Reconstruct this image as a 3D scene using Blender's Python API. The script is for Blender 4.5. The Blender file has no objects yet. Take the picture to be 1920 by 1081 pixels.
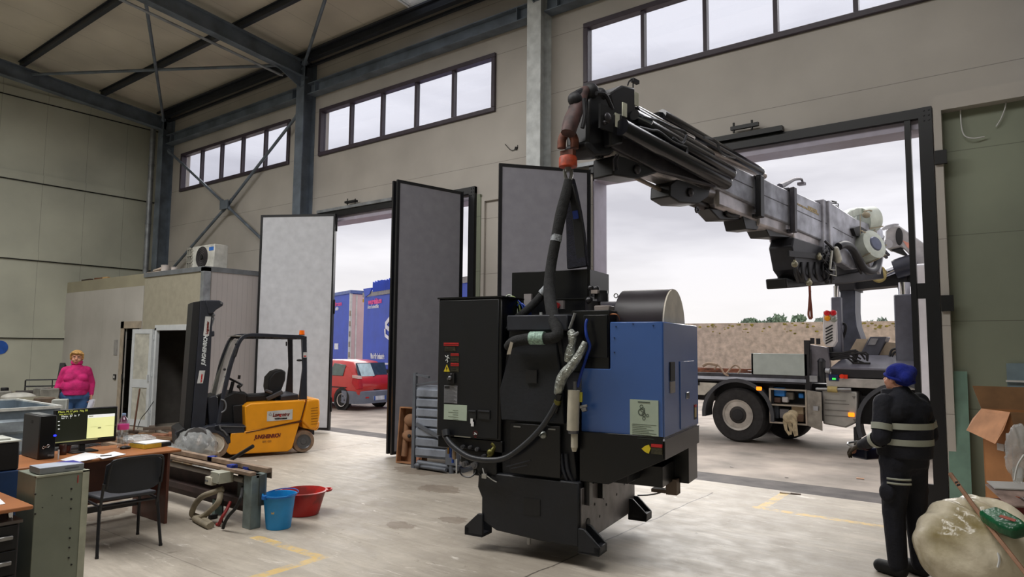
import bpy, bmesh, math, random
from mathutils import Vector, Matrix, Euler
random.seed(7)
SC = bpy.context.scene
COL = SC.collection
PI = math.pi
# ---------------------------------------------------------------- camera, sky, sun, lamps, exposure
IW, IH, FPX, CAMH = 1920.0, 1081.0, 1268.0, 1.85
RW = Matrix(((0.7979, 0.0433, 0.6013), (0.6027, -0.0720, -0.7947), (0.0089, 0.9965, -0.0835)))
def _ortho(m):
    x = m.col[0].normalized(); z = (m.col[2] - x * m.col[2].dot(x)).normalized(); y = z.cross(x)
    return Matrix((x, y, z)).transposed()
RW = _ortho(RW)
CAM = Vector((0, 0, CAMH))
cam_d = bpy.data.cameras.new('camera'); cam = bpy.data.objects.new('camera', cam_d); COL.objects.link(cam)
cam_d.sensor_width = 36.0; cam_d.lens = FPX * 36.0 / IW; cam_d.clip_end = 500; cam_d.clip_start = 0.05
cam.matrix_world = Matrix.Translation(CAM) @ RW.to_4x4()
SC.camera = cam
SC.view_settings.view_transform = 'Standard'; SC.view_settings.look = 'None'
SC.view_settings.gamma = 1.0; SC.view_settings.use_curve_mapping = False
SC.view_settings.exposure = 0.12
SC.cycles.max_bounces = 8; SC.cycles.diffuse_bounces = 4; SC.cycles.transparent_max_bounces = 12
SC.cycles.use_denoising = True; SC.cycles.sample_clamp_indirect = 6.0
def make_world():
    w = bpy.data.worlds.new('overcast_sky'); SC.world = w; w.use_nodes = True
    nt = w.node_tree; N = nt.nodes; L = nt.links; N.clear()
    out = N.new('ShaderNodeOutputWorld'); bg = N.new('ShaderNodeBackground')
    tc = N.new('ShaderNodeTexCoord'); mp = N.new('ShaderNodeMapping'); mp.inputs['Scale'].default_value = (1.2, 1.2, 5.5)
    no = N.new('ShaderNodeTexNoise'); no.inputs['Scale'].default_value = 1.7; no.inputs['Detail'].default_value = 5; no.inputs['Roughness'].default_value = .5
    cr = N.new('ShaderNodeValToRGB'); e = cr.color_ramp.elements
    e[0].position = .36; e[0].color = (.49, .485, .53, 1); e[1].position = .58; e[1].color = (.74, .73, .77, 1)
    sx = N.new('ShaderNodeSeparateXYZ'); hr = N.new('ShaderNodeValToRGB'); h = hr.color_ramp.elements
    h[0].position = 0.0; h[0].color = (1, 1, 1, 1); h[1].position = .16; h[1].color = (0, 0, 0, 1)
    mx = N.new('ShaderNodeMixRGB'); mx.inputs['Color2'].default_value = (.78, .755, .735, 1)
    L.new(tc.outputs['Generated'], mp.inputs['Vector']); L.new(mp.outputs[0], no.inputs['Vector']); L.new(no.outputs['Fac'], cr.inputs[0])
    L.new(tc.outputs['Generated'], sx.inputs[0]); L.new(sx.outputs[2], hr.inputs[0]); L.new(hr.outputs[0], mx.inputs['Fac'])
    L.new(cr.outputs[0], mx.inputs['Color1']); L.new(mx.outputs[0], bg.inputs['Color'])
    bg.inputs['Strength'].default_value = 1.2
    L.new(bg.outputs[0], out.inputs[0])
make_world()
def sun(name, energy, ang, direction, col):
    d = bpy.data.lights.new(name, 'SUN'); d.energy = energy; d.angle = math.radians(ang); d.color = col
    o = bpy.data.objects.new(name, d); COL.objects.link(o)
    o.rotation_euler = Vector(direction).to_track_quat('-Z', 'Y').to_euler(); o.location = (0, 40, 30)
sun('veiled_sun', 5.0, 70, (0.30, -0.72, -0.62), (1, .97, .93))
def lamp(name, loc, sx, sy, power, col, aim=(0, 0, -1)):
    d = bpy.data.lights.new(name, 'AREA'); d.shape = 'RECTANGLE'; d.size = sx; d.size_y = sy; d.spread = math.radians(172); d.energy = power; d.color = col
    o = bpy.data.objects.new(name, d); COL.objects.link(o); o.location = loc
    o.rotation_euler = Vector(aim).to_track_quat('-Z', 'Y').to_euler()
# unseen area lamps added under the roof to brighten the hall, without fittings
for k, (lx, ly, pw) in enumerate(((-14, .5, 420), (-8.5, 1.8, 420), (-2.5, 2.6, 250))):
    lamp('hall_fill_light', (lx, ly, 8.55), 5.0, 2.4, pw, (1, .985, .965))

# ---------------------------------------------------------------- helpers
def ray(px, py): return RW @ Vector((px - 960.0, -(py - 540.5), -FPX))
def fl(px, py, z=0.0):
    d = ray(px, py); return CAM + d * ((z - CAMH) / d.z)
def pY(px, py, Y): d = ray(px, py); return CAM + d * (Y / d.y)
def pX(px, py, X): d = ray(px, py); return CAM + d * (X / d.x)
def at(px, py, D): d = ray(px, py); return CAM + d * (D / math.hypot(d.x, d.y))
def s2l(c):
    c = c / 255.0
    return c / 12.92 if c <= .04045 else ((c + .055) / 1.055) ** 2.4
def rgb(r, g, b): return (s2l(r), s2l(g), s2l(b), 1)
MATS = {}
def mat(name, c, rough=.5, metal=0.0, var=.12, scale=6.0, bump=0.0, bs=40.0, spec=.5, dirt=None, alpha=None, emit=None, coat=0):
    if name in MATS: return MATS[name]
    m = bpy.data.materials.new(name); m.use_nodes = True; nt = m.node_tree; N = nt.nodes; L = nt.links
    p = N['Principled BSDF']; p.inputs['Roughness'].default_value = rough; p.inputs['Metallic'].default_value = metal
    p.inputs['Specular IOR Level'].default_value = spec
    if coat: p.inputs['Coat Weight'].default_value = coat
    col = rgb(*c)
    tc = N.new('ShaderNodeTexCoord')
    no = N.new('ShaderNodeTexNoise'); no.inputs['Scale'].default_value = scale; no.inputs['Detail'].default_value = 6
    L.new(tc.outputs['Object'], no.inputs['Vector'])
    cr = N.new('ShaderNodeValToRGB'); e = cr.color_ramp.elements
    e[0].position = .3; e[1].position = .7
    lo = dirt if dirt else tuple(int(v * (1 - var)) for v in c)
    e[0].color = rgb(*lo); e[1].color = rgb(*(min(255, int(v * (1 + var * .5))) for v in c))
    if dirt: e[0].position = .38; e[1].position = .5; e[1].color = col
    L.new(no.outputs['Fac'], cr.inputs[0]); L.new(cr.outputs[0], p.inputs['Base Color'])
    if bump:
        n2 = N.new('ShaderNodeTexNoise'); n2.inputs['Scale'].default_value = bs; n2.inputs['Detail'].default_value = 4
        b = N.new('ShaderNodeBump'); b.inputs['Strength'].default_value = bump; b.inputs['Distance'].default_value = .02
        L.new(tc.outputs['Object'], n2.inputs['Vector']); L.new(n2.outputs['Fac'], b.inputs['Height']); L.new(b.outputs[0], p.inputs['Normal'])
    if alpha is not None: p.inputs['Alpha'].default_value = alpha
    if emit:
        p.inputs['Emission Color'].default_value = rgb(*emit[0]); p.inputs['Emission Strength'].default_value = emit[1]
    MATS[name] = m; return m
def glass_mat(name, tint=(230, 240, 240), gloss=.08, rough=.02):
    if name in MATS: return MATS[name]
    m = bpy.data.materials.new(name); m.use_nodes = True; nt = m.node_tree; N = nt.nodes; L = nt.links; N.clear()
    o = N.new('ShaderNodeOutputMaterial'); t = N.new('ShaderNodeBsdfTransparent'); g = N.new('ShaderNodeBsdfGlossy'); mx = N.new('ShaderNodeMixShader')
    t.inputs[0].default_value = rgb(*tint); g.inputs['Roughness'].default_value = rough; mx.inputs[0].default_value = gloss
    L.new(t.outputs[0], mx.inputs[1]); L.new(g.outputs[0], mx.inputs[2]); L.new(mx.outputs[0], o.inputs[0]); MATS[name] = m; return m

def resamp(a, n):
    if len(a) == n: return list(a)
    o = []
    for i in range(n):
        t = i * (len(a) - 1) / (n - 1); k = min(int(t), len(a) - 2); o.append(a[k] + (a[k + 1] - a[k]) * (t - k))
    return o
class B:
    """collects shapes for ONE mesh; T maps the coordinates given into the thing's own frame"""
    def __init__(s, T=None): s.bm = bmesh.new(); s.T = T; s.mi = 0
    def v(s, p):
        p = Vector(p); return s.bm.verts.new(s.T @ p if s.T else p)
    def face(s, vs):
        try: f = s.bm.faces.new(vs); f.material_index = s.mi; return f
        except ValueError: return None
    def box(s, x0, x1, y0, y1, z0, z1):
        v = [s.v((x, y, z)) for z in (z0, z1) for x, y in ((x0, y0), (x1, y0), (x1, y1), (x0, y1))]
        for f in ((3, 2, 1, 0), (4, 5, 6, 7), (0, 1, 5, 4), (1, 2, 6, 5), (2, 3, 7, 6), (3, 0, 4, 7)): s.face([v[i] for i in f])
        return s
    def obox(s, c, size, rot=(0, 0, 0)):
        R = Euler(rot).to_matrix(); c = Vector(c); hx, hy, hz = (d / 2 for d in size)
        v = [s.v(c + R @ Vector((x * hx, y * hy, z * hz))) for z in (-1, 1) for x, y in ((-1, -1), (1, -1), (1, 1), (-1, 1))]
        for f in ((3, 2, 1, 0), (4, 5, 6, 7), (0, 1, 5, 4), (1, 2, 6, 5), (2, 3, 7, 6), (3, 0, 4, 7)): s.face([v[i] for i in f])
        return s
    def beam(s, p, q, w, h, up=(0, 0, 1)):
        p, q = Vector(p), Vector(q); d = (q - p).normalized(); u = Vector(up); r = d.cross(u)
        if r.length < 1e-4: r = d.cross(Vector((1, 0, 0)))
        r.normalize(); u = r.cross(d)
        v = [s.v(e + r * a * w / 2 + u * b_ * h / 2) for e in (p, q) for a, b_ in ((-1, -1), (1, -1), (1, 1), (-1, 1))]
        for f in ((3, 2, 1, 0), (4, 5, 6, 7), (0, 1, 5, 4), (1, 2, 6, 5), (2, 3, 7, 6), (3, 0, 4, 7)): s.face([v[i] for i in f])
        return s
    def prism(s, pts, vec):
        vec = Vector(vec); a = [s.v(p) for p in pts]; b_ = [s.v(Vector(p) + vec) for p in pts]; n = len(pts)
        s.face(a[::-1]); s.face(b_)
        for i in range(n): s.face([a[i], a[(i + 1) % n], b_[(i + 1) % n], b_[i]])
        return s
    def rings(s, R, caps=True, closed=False):
        n = len(R[0]); V = [[s.v(p) for p in r] for r in R]
        for i in range(len(V) - 1 + (1 if closed else 0)):
            A, C = V[i], V[(i + 1) % len(V)]
            for j in range(n): s.face([A[j], A[(j + 1) % n], C[(j + 1) % n], C[j]])
        if caps and not closed: s.face(V[0][::-1]); s.face(V[-1])
        return s
    def _fr(s, d):
        d = Vector(d).normalized(); a = Vector((0, 0, 1)) if abs(d.z) < .9 else Vector((1, 0, 0))
        x = d.cross(a).normalized(); return x, d.cross(x)
    def cyl(s, p, q, r, r2=None, n=16, caps=True):
        p, q = Vector(p), Vector(q); x, y = s._fr(q - p); r2 = r if r2 is None else r2
        return s.rings([[c + (x * math.cos(2 * PI * k / n) + y * math.sin(2 * PI * k / n)) * rr for k in range(n)] for c, rr in ((p, r), (q, r2))], caps)
    def tube(s, pts, r, n=8, caps=True, sub=0, closed=False):
        P = [Vector(p) for p in pts]
        if sub: P = spline(P, sub)
        rr = r if isinstance(r, (list, tuple)) else [r] * len(P)
        rr = resamp(rr, len(P))
        x, y = s._fr(P[1] - P[0]); R = []
        for i, p in enumerate(P):
            d = (P[min(i + 1, len(P) - 1)] - P[max(i - 1, 0)])
            if closed: d = P[(i + 1) % len(P)] - P[i - 1]
            d.normalize(); x = (x - d * x.dot(d)); x.normalize(); y = d.cross(x)
            R.append([p + (x * math.cos(2 * PI * k / n) + y * math.sin(2 * PI * k / n)) * rr[i] for k in range(n)])
        return s.rings(R, caps, closed)
    def strip(s, pts, w, t, up=(0, 0, 1), sub=0):
        P = [Vector(p) for p in pts]
        if sub: P = spline(P, sub)
        R = []; u0 = Vector(up); w = resamp(w, len(P)) if isinstance(w, (list, tuple)) else w
        for i, p in enumerate(P):
            d = (P[min(i + 1, len(P) - 1)] - P[max(i - 1, 0)]).normalized(); x = d.cross(u0)
            if x.length < 1e-3: x = d.cross(Vector((1, 0, 0)))
            x.normalize(); y = x.cross(d); ww = w[i] if isinstance(w, (list, tuple)) else w
            R.append([p + x * a * ww / 2 + y * b_ * t / 2 for a, b_ in ((-1, -1), (1, -1), (1, 1), (-1, 1))])
        return s.rings(R)
    def lathe(s, prof, o=(0, 0, 0), ax=(0, 0, 1), n=24, closed=False):
        o = Vector(o); d = Vector(ax).normalized(); x, y = s._fr(d)
        R = [[o + d * z + (x * math.cos(2 * PI * k / n) + y * math.sin(2 * PI * k / n)) * max(r, 1e-4) for k in range(n)] for r, z in prof]
        return s.rings(R, not closed, closed)
    def sph(s, c, r, n=16, m=10, R=None):
        c = Vector(c); r = Vector(r) if isinstance(r, (tuple, list, Vector)) else Vector((r, r, r)); rows = []
        for i in range(m + 1):
            t = PI * i / m; st = max(math.sin(t), .003)
            row = [Vector((r.x * st * math.cos(2 * PI * k / n), r.y * st * math.sin(2 * PI * k / n), -r.z * math.cos(t))) for k in range(n)]
            rows.append([c + (R @ p if R else p) for p in row])
        return s.rings(rows)
    def cap(s, p, q, r, r2=None, n=12):
        r2 = r if r2 is None else r2
        s.cyl(p, q, r, r2, n); s.sph(p, r, n, 8); s.sph(q, r2, n, 8); return s
def spline(P, k):
    out = []
    for i in range(len(P) - 1):
        a = P[max(i - 1, 0)]; b_ = P[i]; c = P[i + 1]; d = P[min(i + 2, len(P) - 1)]
        for j in range(k):
            t = j / k; out.append(.5 * ((2 * b_) + (c - a) * t + (2 * a - 5 * b_ + 4 * c - d) * t * t + (3 * b_ - a - 3 * c + d) * t ** 3))
    out.append(P[-1]); return out
def put(name, b, m, parent=None, bevel=0, smooth=True, loc=None, seg=1, ang=38, label=None):
    bmesh.ops.recalc_face_normals(b.bm, faces=b.bm.faces)
    me = bpy.data.meshes.new(name); b.bm.to_mesh(me); b.bm.free()
    for q in (m if isinstance(m, (list, tuple)) else [m]): me.materials.append(q)
    if smooth:
        me.polygons.foreach_set('use_smooth', [True] * len(me.polygons)); me.set_sharp_from_angle(angle=math.radians(ang))
    o = bpy.data.objects.new(name, me); COL.objects.link(o)
    if parent: o.parent = parent
    if loc is not None: o.location = loc
    if label: o['label'] = label
    if bevel:
        md = o.modifiers.new('edge', 'BEVEL'); md.width = bevel; md.segments = seg; md.limit_method = 'ANGLE'; md.angle_limit = math.radians(40)
    return o
def fuse(name, b, m, parent, voxel=.01, it=2, label=None):
    """melts the shapes of a builder into one continuous skin"""
    bmesh.ops.recalc_face_normals(b.bm, faces=b.bm.faces)
    me = bpy.data.meshes.new(name + '_raw'); b.bm.to_mesh(me); b.bm.free()
    o = bpy.data.objects.new(name, me); COL.objects.link(o)
    md = o.modifiers.new('r', 'REMESH'); md.mode = 'VOXEL'; md.voxel_size = voxel
    if it: sm = o.modifiers.new('s', 'SMOOTH'); sm.iterations = it; sm.factor = .5
    dg = bpy.context.evaluated_depsgraph_get(); nm = bpy.data.meshes.new_from_object(o.evaluated_get(dg)); nm.name = name
    o.modifiers.clear(); o.data = nm; bpy.data.meshes.remove(me)
    nm.materials.clear(); nm.materials.append(m); nm.polygons.foreach_set('use_smooth', [True] * len(nm.polygons))
    if parent: o.parent = parent
    if label: o['label'] = label
    return o
def tag(o, label, cat, group=None, kind=None):
    if label: o['label'] = label
    if cat: o['category'] = cat
    if group: o['group'] = group
    if kind: o['kind'] = kind
    return o
def thing(name, label, cat, loc=(0, 0, 0), rz=0, group=None):
    o = bpy.data.objects.new(name, None); o.empty_display_size = .2; COL.objects.link(o)
    o.location = loc; o.rotation_euler = (0, 0, rz); return tag(o, label, cat, group)
def struct(name, b, m, parent=None, **k):
    o = put(name, b, m, parent, **k)
    if not parent: o['kind'] = 'structure'
    return o
def dup(r, loc, rz=0, label=None, group=None):
    n = r.copy(); COL.objects.link(n); n.location = loc; n.rotation_euler = (0, 0, rz)
    if label: n['label'] = label
    if group: n['group'] = group
    for c in list(r.children):
        d = c.copy(); COL.objects.link(d); d.parent = n
        for g in list(c.children): h = g.copy(); COL.objects.link(h); h.parent = d
    return n
def frame(loc, rz): return (Matrix.Translation(Vector(loc)) @ Matrix.Rotation(rz, 4, 'Z')).inverted()
def text(name, s_, size, m, parent, M, ext=.002, align='LEFT', xs=1.0, shear=0, bold=0):
    """flat lettering; M places the text plane (x along the writing, y up, z out of the surface) in the parent's frame"""
    c = bpy.data.curves.new(name, 'FONT'); c.body = s_; c.size = size; c.extrude = ext; c.align_x = align; c.shear = shear; c.offset = bold
    o = bpy.data.objects.new(name, c); COL.objects.link(o)
    dg = bpy.context.evaluated_depsgraph_get(); me = bpy.data.meshes.new_from_object(o.evaluated_get(dg))
    COL.objects.unlink(o); bpy.data.objects.remove(o)
    me.transform(M @ Matrix.Diagonal((xs, 1, 1, 1))); me.materials.clear(); me.materials.append(m)
    n = bpy.data.objects.new(name, me); COL.objects.link(n); n.parent = parent; return n
def plane_m(o, x, y):
    x = Vector(x).normalized(); y = Vector(y); y = (y - x * y.dot(x)).normalized(); z = x.cross(y)
    m = Matrix((x, y, z)).transposed().to_4x4(); m.translation = Vector(o); return m
# common materials
BLK = mat('black_paint', (12, 13, 16), .42, var=.2, scale=3)
BLKM = mat('matte_black', (14, 14, 16), .7, var=.2)
RUB = mat('tyre_rubber', (44, 43, 44), .85, var=.25, scale=12)
STEEL = mat('bare_steel', (150, 150, 150), .35, .8, var=.2)
CHROME = mat('polished_chrome', (205, 205, 208), .12, 1, var=.05)
GALV = mat('galvanised_steel', (150, 154, 158), .45, .4, var=.18, scale=5)
BLUEST = mat('blue_grey_steel', (108, 118, 130), .5, .1, var=.18, scale=3)
WHITE = mat('white_paint', (205, 205, 203), .5, var=.06)
PAPER = mat('white_paper', (228, 228, 230), .8, var=.03)
GREYP = mat('grey_plastic', (110, 112, 114), .6)
RED = mat('red_print', (190, 40, 40), .5, var=.05)
YEL = mat('yellow_print', (225, 200, 40), .5, var=.05)
INK = mat('black_ink', (22, 22, 24), .6, var=.05)
# ---------------------------------------------------------------- the hall
def floor_mat():
    m = bpy.data.materials.new('worn_concrete'); m.use_nodes = True; nt = m.node_tree; N = nt.nodes; L = nt.links
    p = N['Principled BSDF']; tc = N.new('ShaderNodeTexCoord'); C = tc.outputs['Object']
    def noise(sc, det=6, ro=.6, vec=None, dist=0):
        n = N.new('ShaderNodeTexNoise'); n.inputs['Scale'].default_value = sc; n.inputs['Detail'].default_value = det; n.inputs['Roughness'].default_value = ro
        n.inputs['Distortion'].default_value = dist; L.new(vec or C, n.inputs['Vector']); return n.outputs['Fac']
    def ramp(f, a, b_, ca=(0, 0, 0, 1), cb=(1, 1, 1, 1)):
        r = N.new('ShaderNodeValToRGB'); e = r.color_ramp.elements; e[0].position = a; e[1].position = b_; e[0].color = ca; e[1].color = cb; L.new(f, r.inputs[0]); return r.outputs[0]
    def mix(f, a, b_, t='MIX'):
        x = N.new('ShaderNodeMixRGB'); x.blend_type = t
        for i, s_ in ((0, f), (1, a), (2, b_)):
            if isinstance(s_, (tuple, float, int)): x.inputs[i].default_value = s_
            else: L.new(s_, x.inputs[i])
        return x.outputs[0]
    def math_(op, a, b_=None, c=None):
        x = N.new('ShaderNodeMath'); x.operation = op
        for i, s_ in ((0, a), (1, b_), (2, c)):
            if s_ is None: continue
            if isinstance(s_, (float, int)): x.inputs[i].default_value = s_
            else: L.new(s_, x.inputs[i])
        return x.outputs[0]
    base = ramp(noise(.55, 8, .65), .35, .68, rgb(150, 141, 128), rgb(196, 187, 173))
    # wiped, brushed streaks from tyres and dragging
    mp = N.new('ShaderNodeMapping'); mp.inputs['Rotation'].default_value = (0, 0, .5); mp.inputs['Scale'].default_value = (1, 7, 1); L.new(C, mp.inputs[0])
    st = noise(1.3, 8, .7, mp.outputs[0], .6)
    base = mix(ramp(st, .42, .62), mix(.45, base, rgb(140, 131, 120)), base)
    mp2 = N.new('ShaderNodeMapping'); mp2.inputs['Rotation'].default_value = (0, 0, -.35); mp2.inputs['Scale'].default_value = (1.2, 5, 1); L.new(C, mp2.inputs[0])
    base = mix(ramp(noise(2.1, 7, .7, mp2.outputs[0], .8), .60, .72), base, rgb(216, 210, 200))
    base = mix(math_('MULTIPLY', ramp(noise(3.2, 9, .75, None, 1.2), .62, .70), .55), base, rgb(92, 82, 70))
    base = mix(math_('MULTIPLY', ramp(noise(30, 3, .6), .60, .75), .25), base, rgb(110, 104, 96))
    sp = N.new('ShaderNodeSeparateXYZ'); L.new(C, sp.inputs[0]); X, Y = sp.outputs[0], sp.outputs[1]
    def band(v, c, w): return math_('LESS_THAN', math_('ABSOLUTE', math_('SUBTRACT', v, c)), w)
    def rng(v, a, b_): return band(v, (a + b_) / 2, (b_ - a) / 2)
    wob = math_('MULTIPLY', math_('SUBTRACT', noise(1.1, 4), .5), .12)
    Xw = math_('ADD', X, wob)
    joint = math_('MAXIMUM', math_('MULTIPLY', band(Xw, -3.27, .009), rng(Y, 0, 8.6)), math_('MULTIPLY', band(Y, 3.05, .006), .5))
    joint = math_('MAXIMUM', joint, band(Xw, -9.9, .008))
    base = mix(math_('MULTIPLY', joint, .75), base, rgb(62, 55, 50))
    segs = [('h', 8.13, -2.62, .2), ('v', -2.52, 8.13, 9.2), ('h', 3.84, -5.98, -4.9), ('v', -4.95, 1.2, 3.84), ('h', 8.13, .2, 1.6)]
    wear = ramp(noise(6, 8, .75), .42, .56)
    for t, c, a, b_ in segs:
        v, w = (Y, X) if t == 'h' else (X, Y)
        f = math_('MULTIPLY', math_('MULTIPLY', band(math_('ADD', v, math_('MULTIPLY', wob, .25)), c, .055), rng(w, a, b_)), wear)
        base = mix(math_('MULTIPLY', f, .72), base, rgb(214, 178, 92))
    base = base
    base = mix(math_('MULTIPLY', ramp(noise(9, 9, .8, None, 2.5), .63, .66), .4), base, rgb(98, 86, 72))
    for cx_, cy_, r in ((-6.1, 6.55, .38), (-7.2, 7.3, .55), (-5.2, 5.0, .22), (-4.9, 5.5, .2), (-8.6, 3.2, 1.0)):
        dx = math_('SUBTRACT', X, cx_); dy = math_('SUBTRACT', Y, cy_)
        d = math_('SQRT', math_('ADD', math_('MULTIPLY', dx, dx), math_('MULTIPLY', math_('MULTIPLY', dy, dy), 2.2)))
        d = math_('ADD', d, math_('MULTIPLY', math_('SUBTRACT', noise(5, 6, .7), .5), .5))
        base = mix(math_('MULTIPLY', math_('LESS_THAN', d, r * .8), .45), base, rgb(98, 78, 60))
    L.new(base, p.inputs['Base Color'])
    L.new(ramp(noise(4, 6, .7), .3, .7, (.42, .42, .42, 1), (.68, .68, .68, 1)), p.inputs['Roughness'])
    p.inputs['Specular IOR Level'].default_value = .45
    b = N.new('ShaderNodeBump'); b.inputs['Strength'].default_value = .12; b.inputs['Distance'].default_value = .01
    L.new(noise(22, 8, .7), b.inputs['Height']); L.new(b.outputs[0], p.inputs['Normal']); return m
def panel_mat(name, c, axis_lines, rough=.55, dark=(70, 66, 58), var=.08, w=.0045, stain=0.35):
    """painted cladding with narrow seams; axis_lines = (('z', start, step), ...) in metres"""
    m = bpy.data.materials.new(name); m.use_nodes = True; nt = m.node_tree; N = nt.nodes; L = nt.links
    p = N['Principled BSDF']; p.inputs['Roughness'].default_value = rough; p.inputs['Specular IOR Level'].default_value = .35
    tc = N.new('ShaderNodeTexCoord'); sp = N.new('ShaderNodeSeparateXYZ'); L.new(tc.outputs['Object'], sp.inputs[0])
    no = N.new('ShaderNodeTexNoise'); no.inputs['Scale'].default_value = .7; no.inputs['Detail'].default_value = 8; L.new(tc.outputs['Object'], no.inputs['Vector'])
    cr = N.new('ShaderNodeValToRGB'); e = cr.color_ramp.elements; e[0].position = .3; e[1].position = .7
    e[0].color = rgb(*(int(v * (1 - var)) for v in c)); e[1].color = rgb(*(min(255, int(v * (1 + var * .6))) for v in c)); L.new(no.outputs['Fac'], cr.inputs[0])
    last = cr.outputs[0]
    for ax, st, step in axis_lines:
        a = N.new('ShaderNodeMath'); a.operation = 'SUBTRACT'; L.new(sp.outputs['xyz'.index(ax)], a.inputs[0]); a.inputs[1].default_value = st - step / 2
        b = N.new('ShaderNodeMath'); b.operation = 'FLOORED_MODULO'; L.new(a.outputs[0], b.inputs[0]); b.inputs[1].default_value = step
        d = N.new('ShaderNodeMath'); d.operation = 'COMPARE'; L.new(b.outputs[0], d.inputs[0]); d.inputs[1].default_value = step / 2; d.inputs[2].default_value = w
        k = N.new('ShaderNodeMath'); k.operation = 'MULTIPLY'; L.new(d.outputs[0], k.inputs[0]); k.inputs[1].default_value = .5
        x = N.new('ShaderNodeMixRGB'); L.new(k.outputs[0], x.inputs[0]); L.new(last, x.inputs[1]); x.inputs[2].default_value = rgb(*dark); last = x.outputs[0]
    L.new(last, p.inputs['Base Color']); return m
WY = 9.28
wallm = panel_mat('cream_front_cladding', (184, 178, 170), (('z', 5.10, .995),))
wallL = panel_mat('olive_grey_side_cladding', (188, 189, 174), (('y', 6.44, 1.0),))
roofm = panel_mat('beige_roof_panels', (208, 200, 186), (('x', -19.6, 1.0),))
b = B(); b.box(-22, 9, -9, WY, -.2, 0); struct('floor', b, floor_mat(), smooth=False)
WINS = ((-18.72, -13.62), (-12.50, -7.42), (-5.57, -.49), (1.36, 6.4)); WZ0, WZ1 = 6.04, 7.13
GL, GR = (-12.45, -7.98), (-5.42, -.90); GT = 4.62
def front_wall():
    b = B(); y0, y1 = WY, WY + .24
    xs = sorted({-20.5, 9.0, *[x for w in WINS for x in w], *GL, *GR})
    for i in range(len(xs) - 1):
        a, c = xs[i], xs[i + 1]; m_ = (a + c) / 2
        holes = [(WZ0, WZ1) for w in WINS if w[0] < m_ < w[1]] + [(0, GT) for g in (GL, GR) if g[0] < m_ < g[1]]
        z = 0
        for h0, h1 in sorted(holes):
            if h0 > z: b.box(a, c, y0, y1, z, h0)
            z = h1
        b.box(a, c, y0, y1, z, 8.9)
    return b
struct('wall_front', front_wall(), wallm, smooth=False)
b = B(); b.box(-20.5, -20.24, -9, WY, 0, 10.2); struct('wall_left', b, wallL, smooth=False)
b = B(); b.box(-20.5, 9, -9.2, -9, 0, 10.2); struct('wall_back', b, wallL, smooth=False); b = B(); b.box(9, 9.2, -9, WY, 0, 10.2); struct('wall_right', b, wallL, smooth=False)
for k, z in enumerate((1.93, 3.92, 5.93, 8.06)):
    b = B(); b.box(-20.24, -20.19, -9, WY, z, z + .21); struct('trim_%d' % (k + 1), b, wallL, smooth=False)
    b = B(); b.box(-20.24, -20.20, -9, WY, z - .022, z - .002); struct('trim_%d' % (k + 11), b, BLKM, smooth=False)
# sloping roof, with a rooflight opening near the wall
def roofz(y): return 8.38 + .09 * (WY - y)
b = B()
RLX = (-9.35, -8.1)
def slab(b, x0, x1, y0, y1, dz=0, t=.12):
    b.prism([(x0, y0, roofz(y0) + dz), (x1, y0, roofz(y0) + dz), (x1, y1, roofz(y1) + dz), (x0, y1, roofz(y1) + dz)], (0, 0, t))
slab(b, -20.5, RLX[0], -9, 9.5); slab(b, RLX[1], -2.6, -9, 9.5); slab(b, -1.4, 9, -9, 9.5)
slab(b, RLX[0], RLX[1], 8.95, 9.5); slab(b, -2.6, -1.4, 8.95, 9.5); slab(b, RLX[0], RLX[1], -9, 1); slab(b, -2.6, -1.4, -9, 1)
struct('ceiling', b, roofm, smooth=False)
FROST = mat('frosted_rooflight', (235, 238, 240), .4, var=.03)
for x0, x1 in (RLX, (-2.6, -1.4)):
    b = B(); slab(b, x0, x1, 1, 8.95, .04, .02)
    m_ = glass_mat('rooflight_sheet', (225, 228, 232), .05, .3); struct('trim_%d' % (21 + int(x0 > -5)), b, m_, smooth=False)
# portal frames: rolled I section = web plus two flanges
def isec(b, p, q, depth, width, up=(0, 0, 1), t=.018):
    p, q = Vector(p), Vector(q); d = (q - p).normalized(); u = Vector(up); u = (u - d * u.dot(d)).normalized()
    b.beam(p, q, t, depth - 2 * t, u); b.beam(p + u * (depth / 2 - t / 2), q + u * (depth / 2 - t / 2), width, t, u); b.beam(p - u * (depth / 2 - t / 2), q - u * (depth / 2 - t / 2), width, t, u)
CX = (-19.36, -12.83, -6.36, .30)
b = B()
for dx, dz in ((-.17, -.62), (-.24, -.60)): b.cyl((-12.83 + dx, 8.6, roofz(8.6) + dz), (-12.83 + dx, -4, roofz(-4) + dz), .022, n=8)
tag(put('cable_conduit', b, GALV), 'pair of thin grey conduits running under the big rafter', 'conduit')
clab = ['grey steel column in the far corner of the hall', 'blue grey steel column between the first two windows', 'galvanised steel column to the left of the wide gate', 'grey steel column to the right of the wide gate']
for k, x in enumerate(CX):
    b = B(); isec(b, (x, 9.115, 0), (x, 9.115, 8.28), .33, .28, (0, 1, 0)); b.box(x - .2, x + .2, 8.93, 9.28, 0, .02)
    tag(put('steel_column', b, mat('pale_galvanised', (204, 208, 208), .5, 0, var=.12) if k == 2 else BLUEST, smooth=False), clab[k], 'column', 'steel columns along the gate wall')
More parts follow.
